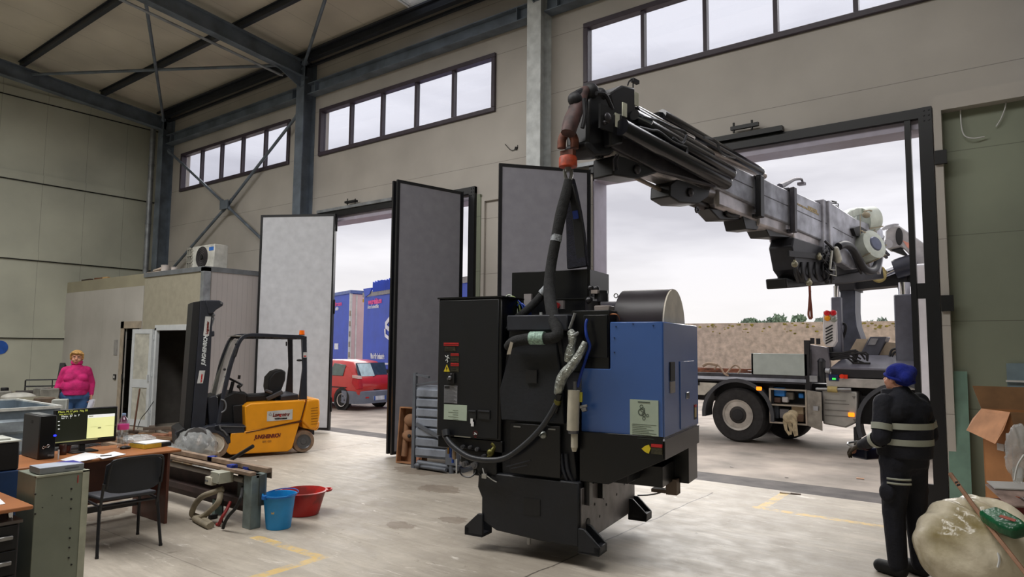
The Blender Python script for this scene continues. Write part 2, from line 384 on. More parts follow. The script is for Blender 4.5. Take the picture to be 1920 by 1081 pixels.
for k, x in enumerate(CX):
    b = B(); isec(b, (x, 9.1, roofz(9.1) - .36), (x, -8.5, roofz(-8.5) - .36), .36, .20)
    if k: b.prism([(x - .01, 8.95, roofz(8.95) - .53), (x - .01, 8.25, roofz(8.25) - .53), (x - .01, 8.95, roofz(8.95) - .80)], (.02, 0, 0))
    for i in range(5): b.box(x + .02, x + .12, 8.935, 8.955, 7.62 + i * .13, 7.66 + i * .13)
    lb = ['sloping steel rafter along the left wall', 'big sloping steel rafter landing on the blue grey column', 'sloping steel rafter over the galvanised column', 'sloping steel rafter over the right hand column'][k]
    tag(put('roof_rafter', b, BLUEST, smooth=False), lb, 'roof beam', 'roof rafters')
DARKST = mat('dark_purlin_steel', (44, 48, 56), .5, .1)
plab = {5.55: 'dark roof purlin farthest from the gate wall', 7.4: 'dark roof purlin nearest the gate wall, before the eave one'}
for y in (5.55, 7.4, 3.7):
    b = B(); isec(b, (-19.5, y, roofz(y) - .09), (8.5, y, roofz(y) - .09), .17, .09)
    tag(put('roof_purlin', b, DARKST, smooth=False), plab.get(y, 'dark roof purlin high over the desks'), 'roof beam', 'roof purlins')
b = B(); isec(b, (-19.4, 8.98, roofz(8.98) - .12), (8.5, 8.98, roofz(8.98) - .12), .2, .12); b.beam((-19.4, 9.14, 8.16), (8.5, 9.14, 8.16), .06, .05); b.beam((-19.4, 8.85, 8.33), (8.5, 8.85, 8.33), .05, .04)
tag(put('eave_beam', b, DARKST, smooth=False), 'dark eave beam running along the top of the gate wall', 'roof beam')
for k in range(3):
    x0, x1 = CX[k] + .14, CX[k + 1] - .14; b = B(); isec(b, (x0, 9.15, 7.58), (x1, 9.15, 7.58), .26, .22, (0, 0, 1))
    for xx in (x0 + .25, x1 - .3): b.box(xx, xx + .015, 9.04, 9.25, 7.47, 7.69)
    lb = ['horizontal steel girt above the farthest window', 'horizontal steel girt above the five pane window beside the column', 'horizontal steel girt above the large window over the wide gate'][k]
    tag(put('wall_girt', b, BLUEST, smooth=False), lb, 'wall beam', 'wall girts above the windows')
# bracing
def brace(p, q, lab, g, r=.035, cat='brace'):
    b = B(); b.cyl(p, q, r, n=10); d = (Vector(q) - Vector(p)).normalized()
    for e, s_ in ((p, 1), (q, -1)): b.beam(Vector(e), Vector(e) + d * .22 * s_, .12, .012, (0, 1, 0) if abs(d.y) < .3 else (0, 0, 1))
    return tag(put('diagonal_brace', b, BLUEST), lab, cat, g)
zb = lambda y: roofz(y) - .30
brace((-19.1, 8.9, zb(9.05) - .05), (-12.95, 5.55, zb(5.55)), 'roof brace rising from the far corner column to the big rafter', 'roof braces')
brace((-19.25, 5.75, zb(5.75)), (-12.95, 8.8, zb(8.8)), 'roof brace crossing the first bay from left wall to gate wall', 'roof braces')
brace((-12.72, 8.95, zb(8.95)), (-6.5, 5.55, zb(5.55)), 'roof brace rising from the blue grey column towards the middle bay', 'roof braces')
brace((-19.10, 9.06, 7.25), (-15.94, 9.06, 5.32), 'upper left arm of the wall cross brace under the farthest window', 'wall braces')
brace((-15.94, 9.06, 5.32), (-13.0, 9.06, 3.5), 'lower right arm of the wall cross brace, ending behind the gate leaf', 'wall braces')
brace((-13.0, 9.10, 7.15), (-15.94, 9.10, 5.30), 'upper right arm of the wall cross brace in front of the far window', 'wall braces')
brace((-15.94, 9.10, 5.30), (-19.15, 9.10, 3.55), 'lower left arm of the wall cross brace above the cabin', 'wall braces')
b = B(); b.box(-16.12, -15.76, 9.0, 9.03, 5.2, 5.42); tag(put('brace_plate', b, BLUEST, smooth=False), 'small steel plate at the middle of the wall cross brace', 'plate')
b = B(); b.tube([(-19.86, 8.99, 8.15), (-19.86, 8.97, 7.9), (-19.86, 8.97, 3.41)], .075, 12)
for z in (6.9, 5.2): b.cyl((-19.86, 8.97, z), (-19.86, 8.97, z + .05), .09, n=12)
tag(put('downpipe', b, GALV), 'grey round downpipe in the far corner beside the column', 'pipe')
# windows
FRM = mat('plum_brown_window_frame', (66, 56, 66), .45)
PANE = glass_mat('window_glass', (250, 251, 254), .04)
for k, (x0, x1) in enumerate(WINS):
    root = bpy.data.objects.new('window_%d' % (k + 1), None); COL.objects.link(root); root['kind'] = 'structure'; root.location = (x0, WY, WZ0)
    T = Matrix.Translation((-x0, -WY, -WZ0)); b = B(T); f = .085
    b.box(x0, x1, WY - .05, WY + .10, WZ0, WZ0 + f); b.box(x0, x1, WY - .05, WY + .10, WZ1 - f, WZ1)
    b.box(x0, x0 + f, WY - .05, WY + .10, WZ0 + f, WZ1 - f); b.box(x1 - f, x1, WY - .05, WY + .10, WZ0 + f, WZ1 - f)
    put('window_frame', b, FRM, root, bevel=.008, smooth=False)
    n = 5; w = (x1 - x0 - 2 * f + .06) / n
    for i in range(1, n):
        b = B(T); c = x0 + f - .03 + i * w; b.box(c - .03, c + .03, WY - .01, WY + .08, WZ0 + f, WZ1 - f); put('mullion', b, FRM, root, smooth=False)
    for i in range(n):
        b = B(T); c = x0 + f - .03 + i * w; b.box(c + .03, c + w - .03, WY + .045, WY + .055, WZ0 + f, WZ1 - f); put('window_pane', b, PANE, root, smooth=False)
# gates
LEAFG = mat('lit_gate_skin', (206, 208, 214), .5, var=.05)  # gate skin with the daylight it catches put into the colour
LEAFD = mat('shaded_gate_skin', (146, 145, 154), .5, var=.05)  # same gate skin, darker: the shade on these leaves is in the colour
LINT = mat('lilac_grey_reveal', (176, 170, 186), .5, var=.05)
GFR = mat('black_gate_frame', (20, 21, 25), .4, var=.15)
def gate_frame(n, x0, x1, track):
    r = bpy.data.objects.new('door_%d' % n, None); COL.objects.link(r); r['kind'] = 'structure'; r.location = (x0, WY, 0); T = Matrix.Translation((-x0, -WY, 0))
    b = B(T); b.box(x0 - .03, x1 + .14, WY - .06, WY + .02, GT - .02, GT + .10)
    b.box(x1, x1 + .14, WY - .07, WY + .06, 0, GT + .10)
    for i in range(3):
        for j in range(2): b.cyl((x1 + .06 + j * .05, WY - .08, GT + .06 - i * .06), (x1 + .06 + j * .05, WY - .06, GT + .06 - i * .06), .01, n=6)
    if n == 2: b.box(x1 - .15, x1 - .085, WY - .05, WY + .03, 0, GT - .02); b.box(x1 - .09, x1, WY - .05, WY + .0, 2.44, 2.62); b.box(x1 - .09, x1, WY - .05, WY + .0, .04, .3)
    put('gate_frame', b, GFR, r, smooth=False)
    b = B(T); b.box(x0, x1, WY + .02, WY + .40, GT - .13, GT + .01); b.box(x0 - .02, x0 + .02, WY + .02, WY + .42, 0, GT); put('reveal', b, LINT, r, smooth=False)
    b = B(T); b.box(track[0], track[1], WY - .10, WY - .005, GT + .10, GT + .16); put('track', b, GALV, r, smooth=False)
    b = B(T); c = (track[0] + track[1]) / 2; b.box(c - .2, c + .14, WY - .14, WY - .06, GT + .20, GT + .24); b.cyl((c - .15, WY - .1, GT + .16), (c - .15, WY - .1, GT + .3), .012); b.cyl((c + .1, WY - .1, GT + .16), (c + .1, WY - .1, GT + .27), .012)
    put('latch', b, BLK, r); return r
gate_frame(1, GL[0], GL[1], (-12.4, -10.0)); gate_frame(2, GR[0], GR[1], (-5.9, -3.9))
b = B(); b.box(-3.45, -2.45, WY - .12, WY - .02, GT + .11, GT + .18); b.obox((-2.95, WY - .1, GT + .26), (.38, .05, .05)); b.cyl((-3.1, WY - .1, GT + .2), (-3.1, WY - .1, GT + .34), .015); b.cyl((-2.85, WY - .1, GT + .2), (-2.85, WY - .1, GT + .33), .015)
tag(put('gate_stop', b, BLK), 'small black catch above the wide gate opening', 'catch')
def leaf(n, hinge, free, skin, double=False, side=1, ztop=4.62, strip=True):
    """a gate leaf; local x runs from hinge to free edge"""
    h, f_ = Vector((*hinge, 0)), Vector((*free, 0)); d = f_ - h; w = d.length; rz = math.atan2(d.y, d.x)
    r = bpy.data.objects.new('door_%d' % n, None); COL.objects.link(r); r['kind'] = 'structure'; r.location = h; r.rotation_euler = (0, 0, rz)
    t = .045; z0 = .05
    for k in range(2 if double else 1):
        o = k * .13 * side
        b = B(); b.box(.04, w - .04, o - t / 2 + .006, o + t / 2 - .006, z0 + .04, ztop - .04); put('leaf_panel', b, skin, r, smooth=False)
        b = B(); q = .05
        b.box(0, q, o - t / 2, o + t / 2, z0, ztop); b.box(w - q, w, o - t / 2, o + t / 2, z0, ztop); b.box(q, w - q, o - t / 2, o + t / 2, z0, z0 + q); b.box(q, w - q, o - t / 2, o + t / 2, ztop - q, ztop)
        b.box(0, .016, o - t / 2 - .03, o + t / 2 + .03, z0, ztop)
        put('leaf_frame', b, GFR, r, smooth=False)
    for z in (.45, 2.5, ztop - .35):
        b = B(); b.box(.0, .16, t / 2 * side, (t / 2 + .035) * side, z, z + .26) if side > 0 else b.box(.0, .16, -t / 2 - .035, -t / 2, z, z + .26); b.cyl((-.005, .03 * side, z - .02), (-.005, .03 * side, z + .28), .02)
        put('hinge', b, BLK, r)
    b = B(); y = (t / 2 + .05) * side; b.tube([(w - .12, t / 2 * side, 1.3), (w - .12, y, 1.3), (w - .12, y, 1.55), (w - .12, t / 2 * side, 1.55)], .012); put('handle', b, BLK, r)
    return r
leaf(3, (-11.66, 9.14), (-13.14, 8.30), LEAFG, side=-1)
lb_ = leaf(4, (-8.06, 9.12), (-8.34, 7.78), LEAFD, double=True, side=-1)
lc_ = leaf(5, (-5.38, 9.12), (-6.30, 7.97), LEAFD, double=False, side=-1)
b = B(); y = -.19
b.cyl((1.20, y, .15), (1.20, y, 4.5), .014); b.box(1.15, 1.25, y - .03, y + .02, .12, .5); b.box(1.12, 1.24, y - .035, y + .02, 1.05, 1.3); b.obox((1.05, y - .06, 1.16), (.2, .03, .04), (0, -.3, 0)); b.box(1.13, 1.27, y - .04, y + .02, 1.42, 1.7); b.box(1.17, 1.24, y - .03, y + .02, 2.9, 2.98)
put('bolt_rod', b, BLK, lb_)
# recessed panels in the wall base: between the gates, and to the right of the wide gate
nich = panel_mat('grey_green_base_panel', (134, 140, 122), (('z', 3.16, .99),))
b = B(); b.box(-7.70, -7.62, WY - .05, WY, 0, 4.5); b.box(-7.62, -6.55, WY - .05, WY, 4.42, 4.5); struct('trim_31', b, wallm, smooth=False)
b = B(); b.box(-7.79, -7.72, WY - .06, WY, 0, 4.56); b.cyl((-7.72, WY - .05, 0), (-7.72, WY - .05, 4.5), .03); struct('trim_32', b, nich, smooth=False)
b = B(); b.box(-.74, -.66, WY - .16, WY, 0, 4.62); b.box(-.74, 8, WY - .16, WY, 4.62, 4.80); struct('trim_33', b, wallm, smooth=False)
b = B(); b.box(-.66, 8, WY - .012, WY, 0, 4.62); struct('trim_34', b, nich, smooth=False)
b = B(); b.box(-.74, -.62, WY - .2, WY - .15, 3.98, 4.14); b.box(-.74, -.62, WY - .2, WY - .15, 2.28, 2.46); b.box(-.74, -.62, WY - .2, WY - .15, .1, .28); struct('trim_35', b, BLK, smooth=False)
# loose white cable dangling on the wall
b = B(); b.tube([pY(1802, 178, WY - .04), pY(1801, 215, WY - .05), pY(1806, 250, WY - .06), pY(1822, 259, WY - .07), pY(1846, 256, WY - .05)], .007, 6, sub=5)
tag(put('dangling_cable', b, WHITE), 'thin white cable curling down the wall right of the wide gate', 'cable', 'cables on the right wall')
b = B(); b.tube([pY(1885, 165, WY - .04), pY(1886, 195, WY - .06), pY(1878, 220, WY - .05), pY(1868, 237, WY - .04)], .007, 6, sub=5)
tag(put('dangling_cable', b, WHITE), 'short white cable hanging near the top right corner of the picture', 'cable', 'cables on the right wall')
b = B(); q = pY(968, 278, WY - .01); b.tube([q + Vector((-.25, 0, .12)), q + Vector((-.1, -.01, -.02)), q, q + Vector((.04, -.01, .05))], .006, 5, sub=4); b.obox(q, (.05, .03, .05), (0, .3, 0))
tag(put('wire_stub', b, BLKM), 'small black wire end poking from the cream wall by the galvanised column', 'wire')
# ---------------------------------------------------------------- machine tool hanging on the crane
MO = Vector((-3.05, 4.99, 0)); MTH = math.radians(8.6)
MT = frame(MO, MTH)
def mv(px, py, v):   # point of the picture on the machine plane y = v, in the machine's own frame
    o = MT @ CAM; d = MT.to_3x3() @ ray(px, py); return o + d * ((v - o.y) / d.y)
def mu(px, py, u):
    o = MT @ CAM; d = MT.to_3x3() @ ray(px, py); return o + d * ((u - o.x) / d.x)
mc = thing('machining_centre', 'large black and blue metalworking machine hanging from the crane in the middle of the hall', 'machine', MO, MTH)
CAST = mat('dark_cast_iron', (20, 23, 30), .5, var=.25, scale=3, bump=.15, bs=30)
MBLK = mat('satin_black_sheet', (11, 12, 16), .3, var=.15, scale=2)
MBLUE = mat('machine_blue', (62, 98, 164), .26, var=.04, scale=2, spec=.8)
MGREY = mat('warm_grey_sheet', (112, 100, 96), .4, var=.1)
MGRND = mat('ground_grey_plate', (120, 116, 118), .4, .2, var=.25, scale=5)
def W(n): return put
# cast base with four feet
b = B()
b.prism([(-.955, 0, .27), (-.955, 0, .47), (-1.0, 0, .56), (-.99, 0, .70), (0, 0, .70), (0, 0, .17), (-.35, 0, .17), (-.80, 0, .20)], (0, 1.45, 0))
put('base', b, CAST, mc, bevel=.012)
b = B(); b.box(0, .012, .03, 1.44, .19, .645); put('side_plate', b, MGRND, mc, bevel=.003, label='bare grey side plate of the base')
for (y, z, ry, rz_) in ((.17, .33, .03, .065), (1.38, .50, .03, .06)):
    b = B(); b.cyl((.008, y, z), (.018, y, z), .045, n=20); put('bore', b, INK, mc)
b = B()
for y, z in ((.25, .50), (.33, .46), (.55, .47), (.62, .40), (.9, .44), (1.12, .5), (.45, .33)): b.cyl((.010, y, z), (.015, y, z), .012, n=10)
put('bolt_hole', b, INK, mc)
for y in (.09, .40): b = B(); b.box(.012, .06, y, y + .07, .50, .74); put('guide_slot', b, MBLK, mc)
b = B(); b.box(-.52, -.36, -.006, .02, .38, .52); put('window_slot', b, INK, mc)
def foot(x, y, sx):
    b = B()
    b.prism([(x, y, .33), (x + sx * .05, y, .33), (x + sx * .19, y, .20), (x + sx * .19, y, .13), (x, y, .13)], (0, .03, 0))
    b.prism([(x, y + .15, .33), (x + sx * .05, y + .15, .33), (x + sx * .19, y + .15, .20), (x + sx * .19, y + .15, .13), (x, y + .15, .13)], (0, .03, 0))
    x0, x1 = sorted((x, x + sx * .19)); b.box(x0, x1, y, y + .18, .125, .15); b.prism([(x + sx * .19, y, .20), (x + sx * .14, y, .20), (x + sx * .14, y, .13), (x + sx * .19, y, .13)], (0, .18, 0))
    return put('foot', b, CAST, mc, bevel=.005)
foot(0, -.02, 1); foot(0, 1.26, 1); foot(-.93, -.02, -1); foot(-.93, 1.26, -1)
b = B(); b.cyl((-.50, .06, .19), (-.50, .06, .11), .018, n=10); put('levelling_bolt', b, STEEL, mc)
# column
b = B()
b.prism([(-.77, .05, .62), (-.80, .05, 1.35), (-.70, .05, 2.08), (-.20, .05, 2.08), (-.12, .05, 1.35), (-.03, .05, .62)], (0, .75, 0))
b.prism([(-.75, -.02, 1.18), (-.77, -.02, 1.45), (-.66, .05, 1.95), (-.24, .05, 1.95), (-.15, -.02, 1.45), (-.13, -.02, 1.18)], (0, .1, 0))
b.box(-.88, .35, .25, 1.0, .68, 1.4)
put('column', b, CAST, mc, bevel=.01)
b = B(); c = mv(995, 705, -.03); b.box(c.x - .055, c.x + .055, -.022, -.005, c.z - .06, c.z + .055); put('window_slot', b, INK, mc)
b = B(); b.box(-.70, -.10, -.02, .45, 1.98, 2.12); put('lifting_beam', b, mat('slate_casting', (40, 43, 52), .5, var=.2), mc, bevel=.01)
b = B(); b.box(-.66, -.17, -.01, .012, .72, 1.16); put('cover_plate', b, MBLK, mc, bevel=.004)
for x in (-.62, -.28): b = B(); b.box(x, x + .07, -.02, -.008, 1.125, 1.135); put('catch', b, STEEL, mc)
# chip guides / sloping skirt between base and enclosure
b = B(); b.prism([(-.02, .06, .70), (-.02, .06, 1.12), (.70, .10, 1.12), (.70, .10, .93), (.24, .06, .70)], (0, 1.15, 0)); put('coolant_skirt', b, MBLK, mc, bevel=.004)
b = B(); b.prism([(.705, .10, 1.10), (.705, .10, .935), (.705, 1.27, .935), (.705, 1.27, 1.10)], (.008, 0, 0)); put('skirt_side', b, MBLK, mc)
b = B(); b.box(.10, .69, .95, 1.28, .60, .95); b.box(.25, .56, .55, .98, .62, .80); put('coolant_tank', b, MBLK, mc, bevel=.004)
b = B(); b.box(.50, .60, .86, .99, .50, .64); b.box(.35, .60, .9, .99, .50, .53); put('bracket', b, mat('beige_bracket', (120, 104, 92), .6), mc)
b = B(); b.tube([mu(1195, 928, .02), mu(1218, 927, .14), mu(1240, 922, .3), mu(1250, 912, .4), mu(1245, 908, .42), mu(1238, 916, .4), mu(1246, 923, .4), mu(1254, 916, .45), mu(1256, 908, .5)], .008, 6, sub=6); put('loose_cable', b, MBLK, mc)
b = B(); c = mv(1222, 838, .098); b.mi = 0; b.box(c.x, c.x + .09, .078, .099, c.z + .005, c.z + .028); b.mi = 1; b.box(c.x, c.x + .09, .080, .099, c.z - .05, c.z + .002); b.mi = 2
b.prism([(c.x - .05, .078, c.z + .01), (c.x - .08, .078, c.z - .015), (c.x - .05, .078, c.z - .04), (c.x - .02, .078, c.z - .05), (c.x - .005, .078, c.z - .01), (c.x - .02, .078, c.z + .02)], (0, .02, 0))
OLV = mat('olive_label', (62, 58, 38), .6, var=.3, scale=60)
put('warning_label', b, [RED, OLV, YEL], mc, smooth=False)
# blue enclosure
b = B(); T_, Z1 = 1.105, 2.055
b.prism([(-.02, .1, T_), (.70, .1, T_), (.70, .1, Z1), (.245, .1, Z1), (.245, .1, 1.655), (-.02, .1, 1.655)], (0, 1.19, 0)); put('enclosure', b, MBLUE, mc, bevel=.006)
b = B(); b.box(.699, .706, .11, 1.28, T_ + .01, Z1 - .01); put('side_panel', b, MBLUE, mc)
b = B(); b.box(.704, .714, .60, 1.10, 1.13, 1.72); put('access_door', b, MBLUE, mc, bevel=.003)
b = B(); b.box(.713, .724, .78, .88, 1.38, 1.44); put('door_latch', b, CHROME, mc, bevel=.004)
b = B(); b.box(.706, .716, .28, .42, 1.56, 1.72); put('window_slot', b, INK, mc); b = B(); b.box(.706, .716, .28, .42, 1.46, 1.555); put('name_plate', b, mat('grey_plate', (140, 134, 132), .5), mc)
b = B(); b.mi = 0; b.box(.706, .716, 1.07, 1.18, 1.17, 1.31); b.mi = 1; b.box(.714, .72, 1.09, 1.15, 1.19, 1.28); b.mi = 2; b.box(.716, .721, 1.085, 1.165, 1.285, 1.305); put('switch_plate', b, [INK, mat('tan_label', (190, 170, 120)), RED], mc)
b = B(); b.box(.698, .712, .09, 1.29, 1.085, 1.10); put('edge_strip', b, mat('pale_trim', (190, 190, 200), .4), mc)
c = mv(1181, 748, .092); d = mv(1235, 818, .092)
SHEET = mat('cream_green_sheet', (176, 190, 172), .7, var=.04)
b = B(); b.box(c.x, d.x, .090, .098, d.z, c.z); sh = put('data_sheet', b, SHEET, mc, smooth=False)
b = B(); w_ = d.x - c.x; b.box(c.x + .07, d.x - .07, .087, .0895, c.z - .022, c.z - .014)
for k, (dx, dz, s_) in enumerate(((.11, .08, .02), (.10, .10, .03), (.12, .12, .018), (.15, .125, .012), (.12, .15, .014), (.10, .055, .016))): b.lathe([(s_, 0), (s_, .002), (s_ * .75, .002), (s_ * .75, 0)], (c.x + dx, .0895, c.z - dz), (0, -1, 0), 12, True)
for k in range(9): b.box(c.x + .02, d.x - .02 - (k * 37 % 5) * .02, .088, .0895, c.z - .20 - k * .014, c.z - .2025 - k * .014)
put('print', b, mat('sheet_print', (80, 92, 84), .7), sh, smooth=False)
b = B()
for px, py in ((1155, 612), (1152, 633), (1152, 660), (1225, 610), (1187, 607)):
    c = mv(px, py, .098); b.cyl((c.x, .092, c.z), (c.x, .1, c.z), .006, n=8)
put('screw', b, mat('screw_head', (30, 50, 90), .4), mc)
# round tool magazine housing on top
b = B(); cy_ = .66
cyl_ = [(0.10, cy_ + .34 * math.cos(t), 2.03 + .33 * math.sin(t)) for t in [PI * k / 16 for k in range(17)]]
def half(x0, x1, r, h, z=2.03, cy=.66): return [(x0, cy + r * math.cos(PI * k / 20), z + h * math.sin(PI * k / 20)) for k in range(21)]
b = B(); b.prism(half(.20, .6, .36, .34), (.44, 0, 0)); put('tool_magazine', b, mat('brown_black_sheet', (42, 36, 40), .4, var=.1), mc, ang=50)
b = B(); b.prism(half(.64, .66, .355, .335), (.014, 0, 0)); put('magazine_end_cap', b, mat('sky_lit_cap', (218, 210, 196), .55, var=.08), mc, label='round end cap coloured pale as if lit from outside')  # cap paler than its housing: outdoor light put into the colour
b = B(); b.prism(half(-.02, .2, .30, .24), (.22, 0, 0)); put('magazine_housing', b, mat('dim_grey_sheet', (50, 48, 56), .45), mc)
# black electrical cabinet, left
b = B(); b.box(-1.46, -.76, 0, .40, .99, 2.285); cab_ = put('electrical_cabinet', b, MBLK, mc, bevel=.008)
b = B(); b.box(-1.44, -.79, -.010, 0, 1.005, 2.27); cd = put('cabinet_door', b, mat('door_black_sheet', (16, 18, 23), .42, var=.1), mc, bevel=.004)
b = B(); b.box(-1.47, -.75, -.01, .42, 2.285, 2.30); put('cabinet_roof', b, MBLK, mc)
b = B(); b.box(-1.45, -.75, .01, .38, .885, .985); put('cable_box', b, MBLK, mc, bevel=.004)
def lab(name, x0, y0, x1, y1, m, parent, v=-.014, t=.004):
    a = mv(x0, y0, v); c = mv(x1, y1, v); b = B(); b.box(a.x, c.x, v, v + t, c.z, a.z); return put(name, b, m, parent, smooth=False), a, c
def marks(n, a, c, v, m, parent, s=3):
    b = B(); h = (a.z - c.z) / n
    for k in range(n): b.box(a.x + .004, c.x - .004 - ((k * 29) % s) * (c.x - a.x) * .12, v - .002, v, a.z - h * (k + .62), a.z - h * (k + .38))
    put('print', b, m, parent, smooth=False)
TXR = mat('dark_red_text', (120, 20, 20))
for x0, y0, x1, y1, m_, t_ in ((832, 642, 860, 648, RED, TXR), (834, 650, 854, 658, OLV, INK), (845, 662, 860, 667, RED, TXR), (845, 668, 860, 679, OLV, INK), (845, 680, 860, 686, RED, TXR), (845, 687, 860, 697, OLV, INK)):
    o, a, c = lab('warning_label', x0, y0, x1, y1, m_, cd); marks(1 if m_ is RED else 3, a, c, -.014, t_, o)
a = mv(832, 696, -.014); b = B(); b.mi = 0; b.prism([(a.x, -.014, a.z), (a.x + .066, -.014, a.z), (a.x + .033, -.014, a.z + .068)], (0, .004, 0)); b.mi = 1
b.prism([(a.x + .036, -.017, a.z + .05), (a.x + .024, -.017, a.z + .03), (a.x + .034, -.017, a.z + .03), (a.x + .028, -.017, a.z + .012), (a.x + .043, -.017, a.z + .036), (a.x + .033, -.017, a.z + .036)], (0, .003, 0))
put('hazard_triangle', b, [YEL, INK], cd, smooth=False)
a = mv(838, 672, -.014); b = B()   # white falling figure pictogram
Wt = mat('white_print', (220, 225, 225)); P = lambda x, z: Vector((a.x + x, -.015, a.z + z))
b.sph(P(.012, .028), .007, 8, 6)
for p, q, r in ((P(.012, .020), P(.004, -.005), .005), (P(.010, .015), P(-.012, .020), .003), (P(-.012, .02), P(-.02, .03), .003), (P(.010, .015), P(.026, .004), .003), (P(.004, -.005), P(-.012, -.018), .0035), (P(.004, -.005), P(.012, -.028), .0035), (P(.012, -.028), P(.004, -.036), .003)): b.cap(p, q, r, n=6)
put('falling_figure_sign', b, Wt, cd)
b = B(); c = mv(845, 708, -.03); b.box(c.x - .04, c.x + .04, -.035, 0, c.z - .05, c.z + .045); b.mi = 1; b.sph((c.x, -.04, c.z), .022); b.sph((c.x + .012, -.04, c.z + .035), .008); b.box(c.x - .03, c.x - .02, -.045, -.03, c.z - .02, c.z); put('main_switch', b, [INK, mat('dull_metal', (120, 120, 125), .3, .7)], cd)
o, a, c = lab('data_plate', 833, 721.5, 857, 756, mat('silver_plate', (140, 142, 148), .4, .2, var=.05), cd); marks(14, a, c, -.014, mat('plate_print', (92, 94, 100)), o)
b = B(); b.box(a.x + .005, a.x + .06, -.017, -.014, a.z - .03, a.z - .01); put('print', b, INK, o)
o, a, c = lab('paper_sheet', 832.5, 757, 875, 788.5, mat('cream_green_sheet', (176, 190, 172)), cd); b = B()
for k in range(5): b.box(a.x + .10 - (k % 2) * .05, a.x + .16, -.016, -.014, a.z - .05 - k * .02, a.z - .0525 - k * .02)
put('print', b, mat('faint_print', (140, 152, 140)), o)
for x0, x1 in ((879, 892), (897, 918)):
    o, a, c = lab('recess_handle', x0, 768, x1, 786, INK, cd, -.02, .018); b = B(); b.box(a.x, c.x, -.026, -.02, a.z - .012, a.z); put('handle_lip', b, mat('handle_grey', (70, 72, 80), .3, .4), o)
a = mv(882, 784, -.03); b = B(); b.box(a.x, a.x + .025, -.03, -.026, a.z - .045, a.z); b.box(a.x + .008, a.x + .036, -.032, -.027, a.z - .07, a.z - .03); put('paper_tag', b, PAPER, cd)
o, a, c = lab('caution_sticker', 852, 803.5, 882, 820.5, mat('pale_sticker', (205, 208, 200)), cab_, -.004); b = B(); b.box(a.x, c.x, -.007, -.004, a.z - .035, a.z); put('sticker_band', b, YEL, o); b = B(); b.box(a.x + .03, c.x - .03, -.009, -.007, a.z - .024, a.z - .014); put('print', b, mat('olive_text', (110, 100, 30)), o)
a = mv(891.5, 812, -.006); b = B(); b.mi = 0; b.cyl(a, a + Vector((0, -.003, 0)), .036, n=20); b.mi = 1; b.cyl(a + Vector((0, -.003, 0)), a + Vector((0, -.005, 0)), .028, n=20); b.mi = 2; b.obox(a + Vector((.004, -.007, 0)), (.03, .004, .009), (0, .5, 0)); b.obox(a + Vector((-.004, -.007, -.006)), (.02, .004, .007), (0, -.6, 0)); put('no_touch_sign', b, [RED, mat('dark_red', (70, 12, 16)), Wt], cab_)
o, a, c = lab('warning_label', 899, 803, 914, 808, mat('orange_print', (190, 90, 40)), cab_, -.004); o, a, c = lab('warning_label', 901, 809, 911, 817, OLV, cab_, -.004)
# hydraulics, valves and hoses under the cabinet
b = B(); b.box(-1.20, -.85, .02, .28, .76, .885); b.box(-1.05, -.80, .0, .2, .66, .80); b.box(-.95, -.78, .05, .3, .56, .70); put('valve_block', b, MBLK, mc, bevel=.006)
for px, py, r in ((866, 838, .02), (880, 838, .015), (893, 842, .018), (889, 872, .032), (870, 870, .028), (905, 855, .016)):
    b = B(); c = mv(px, py, -.02); b.cyl(c, c + Vector((0, .07, 0)), r, n=14); b.cyl(c + Vector((0, -.012, 0)), c, r * .6, n=6); put('fitting', b, mat('dull_metal', (120, 120, 125)), mc)
b = B(); c = mv(920, 848, .0); b.tube([c + Vector((-.03, 0, -.08)), c, c + Vector((.03, .02, .05)), c + Vector((.0, .02, .08))], .02, 8, sub=4); b.sph(c, .035); put('brass_valve', b, mat('olive_brass', (110, 105, 50), .4, .6), mc)
b = B(); b.tube([mv(836, 812, -.06), mv(838, 822, -.08), mv(852, 838, -.1), mv(880, 856, -.11), mv(915, 862, -.1), mv(950, 857, -.09), mv(985, 832, -.08), mv(1012, 805, -.07), mv(1030, 780, -.06), mv(1045, 752, -.04), mv(1052, 735, 0)], .026, 12, sub=6)
b.cyl(mv(836, 806, -.05), mv(837, 818, -.07), .04, n=14); put('coolant_hose', b, mat('dark_rubber_hose', (38, 40, 45), .4), mc)
b = B(); b.tube([mv(862, 878, -.02), mv(866, 890, -.03), mv(880, 894, -.03), mv(890, 888, -.02), mv(893, 880, 0)], .007, 6, sub=5); b.tube([mv(897, 884, -.02), mv(905, 893, -.02), mv(918, 897, -.02), mv(932, 903, -.02)], .006, 6, sub=4); put('loose_cable', b, MBLK, mc)
b = B()
for px, py, h, mi in ((841, 840, .10, 0), (845, 848, .09, 1), (852, 846, .14, 2), (849, 862, .05, 1)):
    b.mi = mi; c = mv(px, py, .05); b.cyl(c + Vector((0, 0, h / 2)), c - Vector((0, 0, h / 2)), .012 + .006 * (mi == 2), n=8)
put('pipe_fitting', b, [mat('brass', (170, 130, 70), .35, .8), mat('blue_connector', (40, 80, 170), .4), mat('tan_tube', (160, 135, 105), .6)], mc)
b = B(); b.cyl(mv(856, 860, .03), mv(856, 888, .03), .007, n=6); put('hanging_wire', b, WHITE, mc)
b = B(); b.tube([mv(905, 877, -.03), mv(908, 888, -.04), mv(915, 893, -.04), mv(925, 900, -.05), mv(931, 903, -.06)], .005, 5, sub=3); b.box(*[q for p in zip(mv(903, 896, -.05), mv(913, 888, -.03)) for q in sorted(p)]); put('cable_tag', b, WHITE, mc)
c = mv(1019, 815, -.01); b = B(); b.sph(c, .035, 12, 8); b.sph(c + Vector((-.05, 0, .02)), .018); b.cyl(c + Vector((-.09, .02, -.01)), c, .012, n=8); put('clamp_ball', b, mat('worn_chrome', (150, 155, 150), .3, .8), mc)
